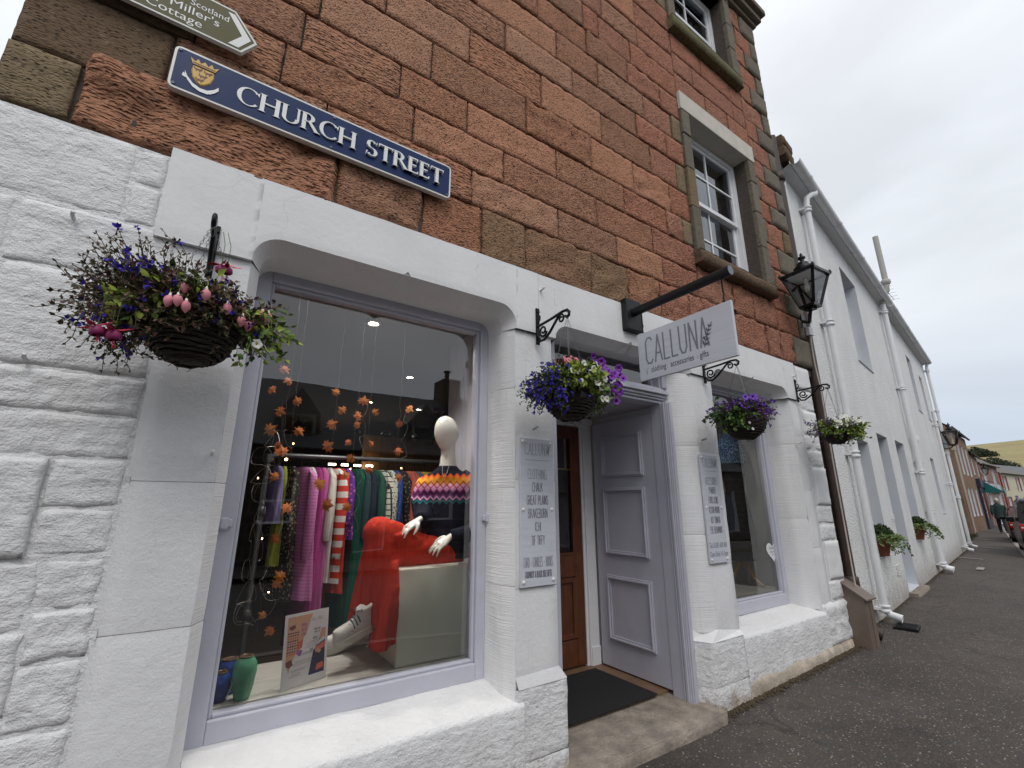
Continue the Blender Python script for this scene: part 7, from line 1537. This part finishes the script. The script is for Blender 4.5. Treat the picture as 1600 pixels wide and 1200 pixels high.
# ---------------------------------------------------------------- cars
def car(label, loc, rz, paint, suv=True):
    t = thing('parked_car', label, 'car', loc, rz, 'cars parked along the kerb')
    W_ = .90; H_ = 1.74 if suv else 1.48; Lc = 4.6 if suv else 4.1; zb = .30
    prof = [(0,.42),(.0,.95),(.06,1.03),(1.0,1.06),(3.2,1.04),(4.3,.94),(4.52,.80),(4.6,.55),(4.5,.34),(4.2,.28),(.25,.28)] if suv else [(0,.40),(-.02,.80),(.08,.93),(.9,.97),(2.9,.95),(3.8,.86),(4.05,.70),(4.1,.45),(3.95,.27),(.2,.27)]
    b = MB(); b.smooth = True; ys = [(-W_,.0),(-W_+.05,.02),(-.3,.03),(.3,.03),(W_-.05,.02),(W_,.0)]; n = len(prof); vs = []
    for y, e in ((-W_,0.06),(-W_+.04,.015),(-W_+.12,0),(W_-.12,0),(W_-.04,.015),(W_,.06)):
        cx, cz = Lc/2, .66
        for x, z in prof: vs.append((x+(e if x < cx else -e), y, z+(e*.5 if z < cz else -e*.5)))
    b.add(vs, [(k*n+i, k*n+(i+1) % n, (k+1)*n+(i+1) % n, (k+1)*n+i) for k in range(5) for i in range(n)], True); b.add(vs[:n], [tuple(range(n))[::-1]], False); b.add(vs[-n:], [tuple(range(n))], False); b.build('body', paint, t)
    b = MB(); top = [(.12,1.02),(.30,H_-.12),(.50,H_-.02),(1.6,H_),(2.5,H_-.03),(3.35,1.03)] if suv else [(.02,.92),(.35,H_-.14),(.62,H_-.02),(1.4,H_),(2.2,H_-.04),(3.05,.94)]; n = len(top); vs = []
    for y, k in ((-W_+.03,1.0),(-W_+.16,.0),(W_-.16,.0),(W_-.03,1.0)):
        for x, z in top: vs.append((x, y if z < 1.1 else y*(1-.06*(k > .5)) , z-(.10 if (k and z > 1.3) else 0)))
    b.add(vs, [(k*n+i, k*n+i+1, (k+1)*n+i+1, (k+1)*n+i) for k in range(3) for i in range(n-1)], True); b.add(vs[:n], [tuple(range(n))[::-1]], False); b.add(vs[-n:], [tuple(range(n))], False); b.build('cabin', paint, t)
    gl_ = flat('tinted_car_glass', (.012,.013,.015), .05, var=0)
    b = MB(); z0, z1 = (1.10,H_-.20) if suv else (.98,H_-.18); xa, xb = (.155,.255) if suv else (.07,.29); b.add([(xa-.02,-.66,z0),(xa-.02,.66,z0),(xb-.015,.60,z1),(xb-.015,-.60,z1)], [(0,1,2,3)]); b.build('rear_window', gl_, t)
    for sg in (-1,1):
        for (x0, x1) in ((.45,1.35),(1.42,2.25)):
            b = MB(); b.add([(x0,sg*(W_-.022),z0),(x1,sg*(W_-.022),z0),(x1-.05,sg*(W_-.085),z1),(x0+.12,sg*(W_-.085),z1)], [(0,1,2,3)]); b.build('side_window', gl_, t)
        b = MB(); zt_ = (.82,1.02) if suv else (.68,.88); b.box(-.03,.12,sg*(W_-.10)-.10,sg*(W_-.10)+.08,zt_[0],zt_[1]); rl = b.build('tail_light', flat('red_lens', (.42,.012,.01), .15), t, bevel=.02)
        b = MB(); b.box(-.036,-.03,sg*(W_-.10)-.07,sg*(W_-.10)+.06,zt_[0]+.08,zt_[0]+.12); b.build('reverse_lens', flat('clear_lens', (.6,.6,.58), .15), rl)
        b = MB(); b.box(2.35,2.6,sg*(W_+.08)-.09,sg*(W_+.08)+.09,1.02 if suv else .92,1.17 if suv else 1.06); b.bar((2.5,sg*(W_-.02),1.05 if suv else .94),(2.5,sg*(W_+.05),1.08 if suv else .96),.05); b.build('mirror', 'black_gloss', t, bevel=.03)
        for x in (.85, 3.55 if suv else 3.2):
            r = .36 if suv else .31; w = thing_wheel(t, x, sg*(W_-.10), r, sg)
    b = MB(); b.box(-.06,.1,-W_+.02,W_-.02,.34,.58); b.build('bumper', flat('black_bumper', (.02,.02,.021), .6), t, bevel=.04)
    b = MB(); b.box(-.075,-.062,-.26,.26,.62 if not suv else .64,.73 if not suv else .75); b.build('number_plate', flat('yellow_plate', (.62,.42,.03), .4), t)
    b = MB(); b.tube([(.55,.0,H_),(.48,.0,H_+.12)], .006, 4); b.box(.06,.30,-.55,.55,H_-.06,H_-.03); b.build('roof_spoiler', paint, t)
    if suv:
        b = MB(); b.lathe([(.36,-.20),(.37,-.14),(.36,0)], (0,-.15,.93), 22, axis='x'); sp = b.build('spare_wheel_cover', flat('black_cover', (.02,.02,.022), .35), t, bevel=.02)
        b = MB(); b.lathe([(.27,-.206),(.22,-.212),(.12,-.21)], (0,-.15,.93), 20, axis='x'); b.build('ring', flat('silver_trim', (.6,.6,.62), .3, metal=.7), sp)
    return t
def thing_wheel(t, x, y, r, sg):
    b = MB(); b.lathe([(r*.62,-.10),(r*.96,-.10),(r,-.06),(r,.06),(r*.96,.10),(r*.62,.10)], (x,y,r), 22, axis='y'); w = b.build('wheel', 'rubber', t)
    b = MB(); b.lathe([(r*.62,sg*.085),(r*.55,sg*.06),(r*.15,sg*.075),(.01,sg*.08)], (x,y,r), 20, axis='y', cap=False); b.build('rim', flat('alloy_rim', (.42,.42,.43), .3, metal=.8), w); return w
KA = math.atan(.189)
car('black off-roader with a round spare wheel cover, parked at the kerb', (19.6, -.24, -.12), KA, flat('black_car_paint', (.010,.010,.012), .12, var=.05))
car('dark red car parked just ahead of the black off-roader', (26.6, 1.12, -.12), KA, flat('dark_red_car_paint', (.06,.007,.007), .15, var=.05), False)
# ---------------------------------------------------------------- walker on the pavement
def person(loc, rz):
    t = thing('person', 'person in a dark green coat and jeans with pale hair walking away on the pavement', 'person', loc, rz)
    b = MB(); b.sections([((0,0,.90),(.15,0,0),(0,.11,0)),((0,0,1.1),(.15,0,0),(0,.11,0)),((0,.0,1.32),(.19,0,0),(0,.11,0)),((0,.0,1.42),(.10,0,0),(0,.08,0))], 16)
    b.tube([(0,0,1.38),(0,.01,1.5)], .055, 10); b.ball((0,.015,1.60), .085, .10, .125, 14, 10); b.ball((0,.115,1.585), .016, .02, .02)
    for sg in (-1,1): b.ball((sg*.085,.0,1.59), .014, .025, .032)
    for sg, f, k in ((-1,.16,.04),(1,-.20,-.03)):
        b.tube([(sg*.09,0,.92),(sg*.095,f*.6+.03,.50),(sg*.095,f,.09)], [.085,.06,.042], 12); b.sections([((sg*.095,f-.05,.05),(.04,0,0),(0,.0,.05)),((sg*.095,f+.05,.045),(.045,0,0),(0,0,.045)),((sg*.1,f+.16,.03),(.035,0,0),(0,0,.03))], 10)
        b.tube([(sg*.20,0,1.36),(sg*.26,-f*.5,1.10),(sg*.27,-f*.7+.06,.86)], [.055,.045,.032], 10)
        for q in range(5): b.tube([(sg*.27+.012*(q-2), -f*.7+.06, .85), (sg*.27+.013*(q-2), -f*.7+.085, .80), (sg*.265+.012*(q-2), -f*.7+.095, .765 if q else .79)], .009, 6)
    remeshed(b, .014, 2).build('body', flat('skin', (.42,.25,.18), .6), t)
    b = MB(); b.sections([((0,0,.70),(.23,0,0),(0,.17,0)),((0,0,.95),(.21,0,0),(0,.16,0)),((0,0,1.15),(.20,0,0),(0,.15,0)),((0,0,1.34),(.225,0,0),(0,.14,0)),((0,0,1.43),(.13,0,0),(0,.10,0)),((0,0,1.49),(.08,0,0),(0,.08,0))], 20)
    for sg, f in ((-1,.16),(1,-.20)): b.tube([(sg*.19,0,1.37),(sg*.265,-f*.5,1.10),(sg*.275,-f*.7+.05,.90)], [.078,.068,.06], 12)
    remeshed(b, .018, 2).build('coat', flat('dark_green_coat', (.018,.045,.042), .85, var=.3), t)
    b = MB()
    for sg, f in ((-1,.16),(1,-.20)): b.tube([(sg*.09,0,.93),(sg*.095,f*.6+.03,.50),(sg*.095,f,.10)], [.105,.083,.07], 12)
    remeshed(b, .018, 1).build('jeans', flat('blue_black_jeans', (.018,.022,.04), .9), t)
    b = MB(); b.ball((0,-.012,1.635), .10, .112, .115, 14, 9); b.build('hair', flat('pale_grey_hair', (.52,.49,.42), .9, bump=.01, bscale=60), t)
    b = MB(); b.box(.16,.30,-.14,.10,.84,1.06); b.tube([(.22,.02,1.05),(.05,.16,1.30),(-.10,.05,1.44),(-.02,-.14,1.30),(.20,-.10,1.05)], .014, 5); b.build('shoulder_bag', flat('black_bag', (.02,.02,.024), .6), t, bevel=.03)
    for sg, f in ((-1,.16),(1,-.20)):
        b = MB(); b.sections([((sg*.095,f-.06,.045),(.045,0,0),(0,0,.045)),((sg*.095,f+.05,.05),(.052,0,0),(0,0,.05)),((sg*.1,f+.18,.03),(.042,0,0),(0,0,.03))], 12); b.build('shoe', flat('dark_shoe', (.03,.026,.024), .6), t)
person((34.8, 3.62, 0.0), R(-75))
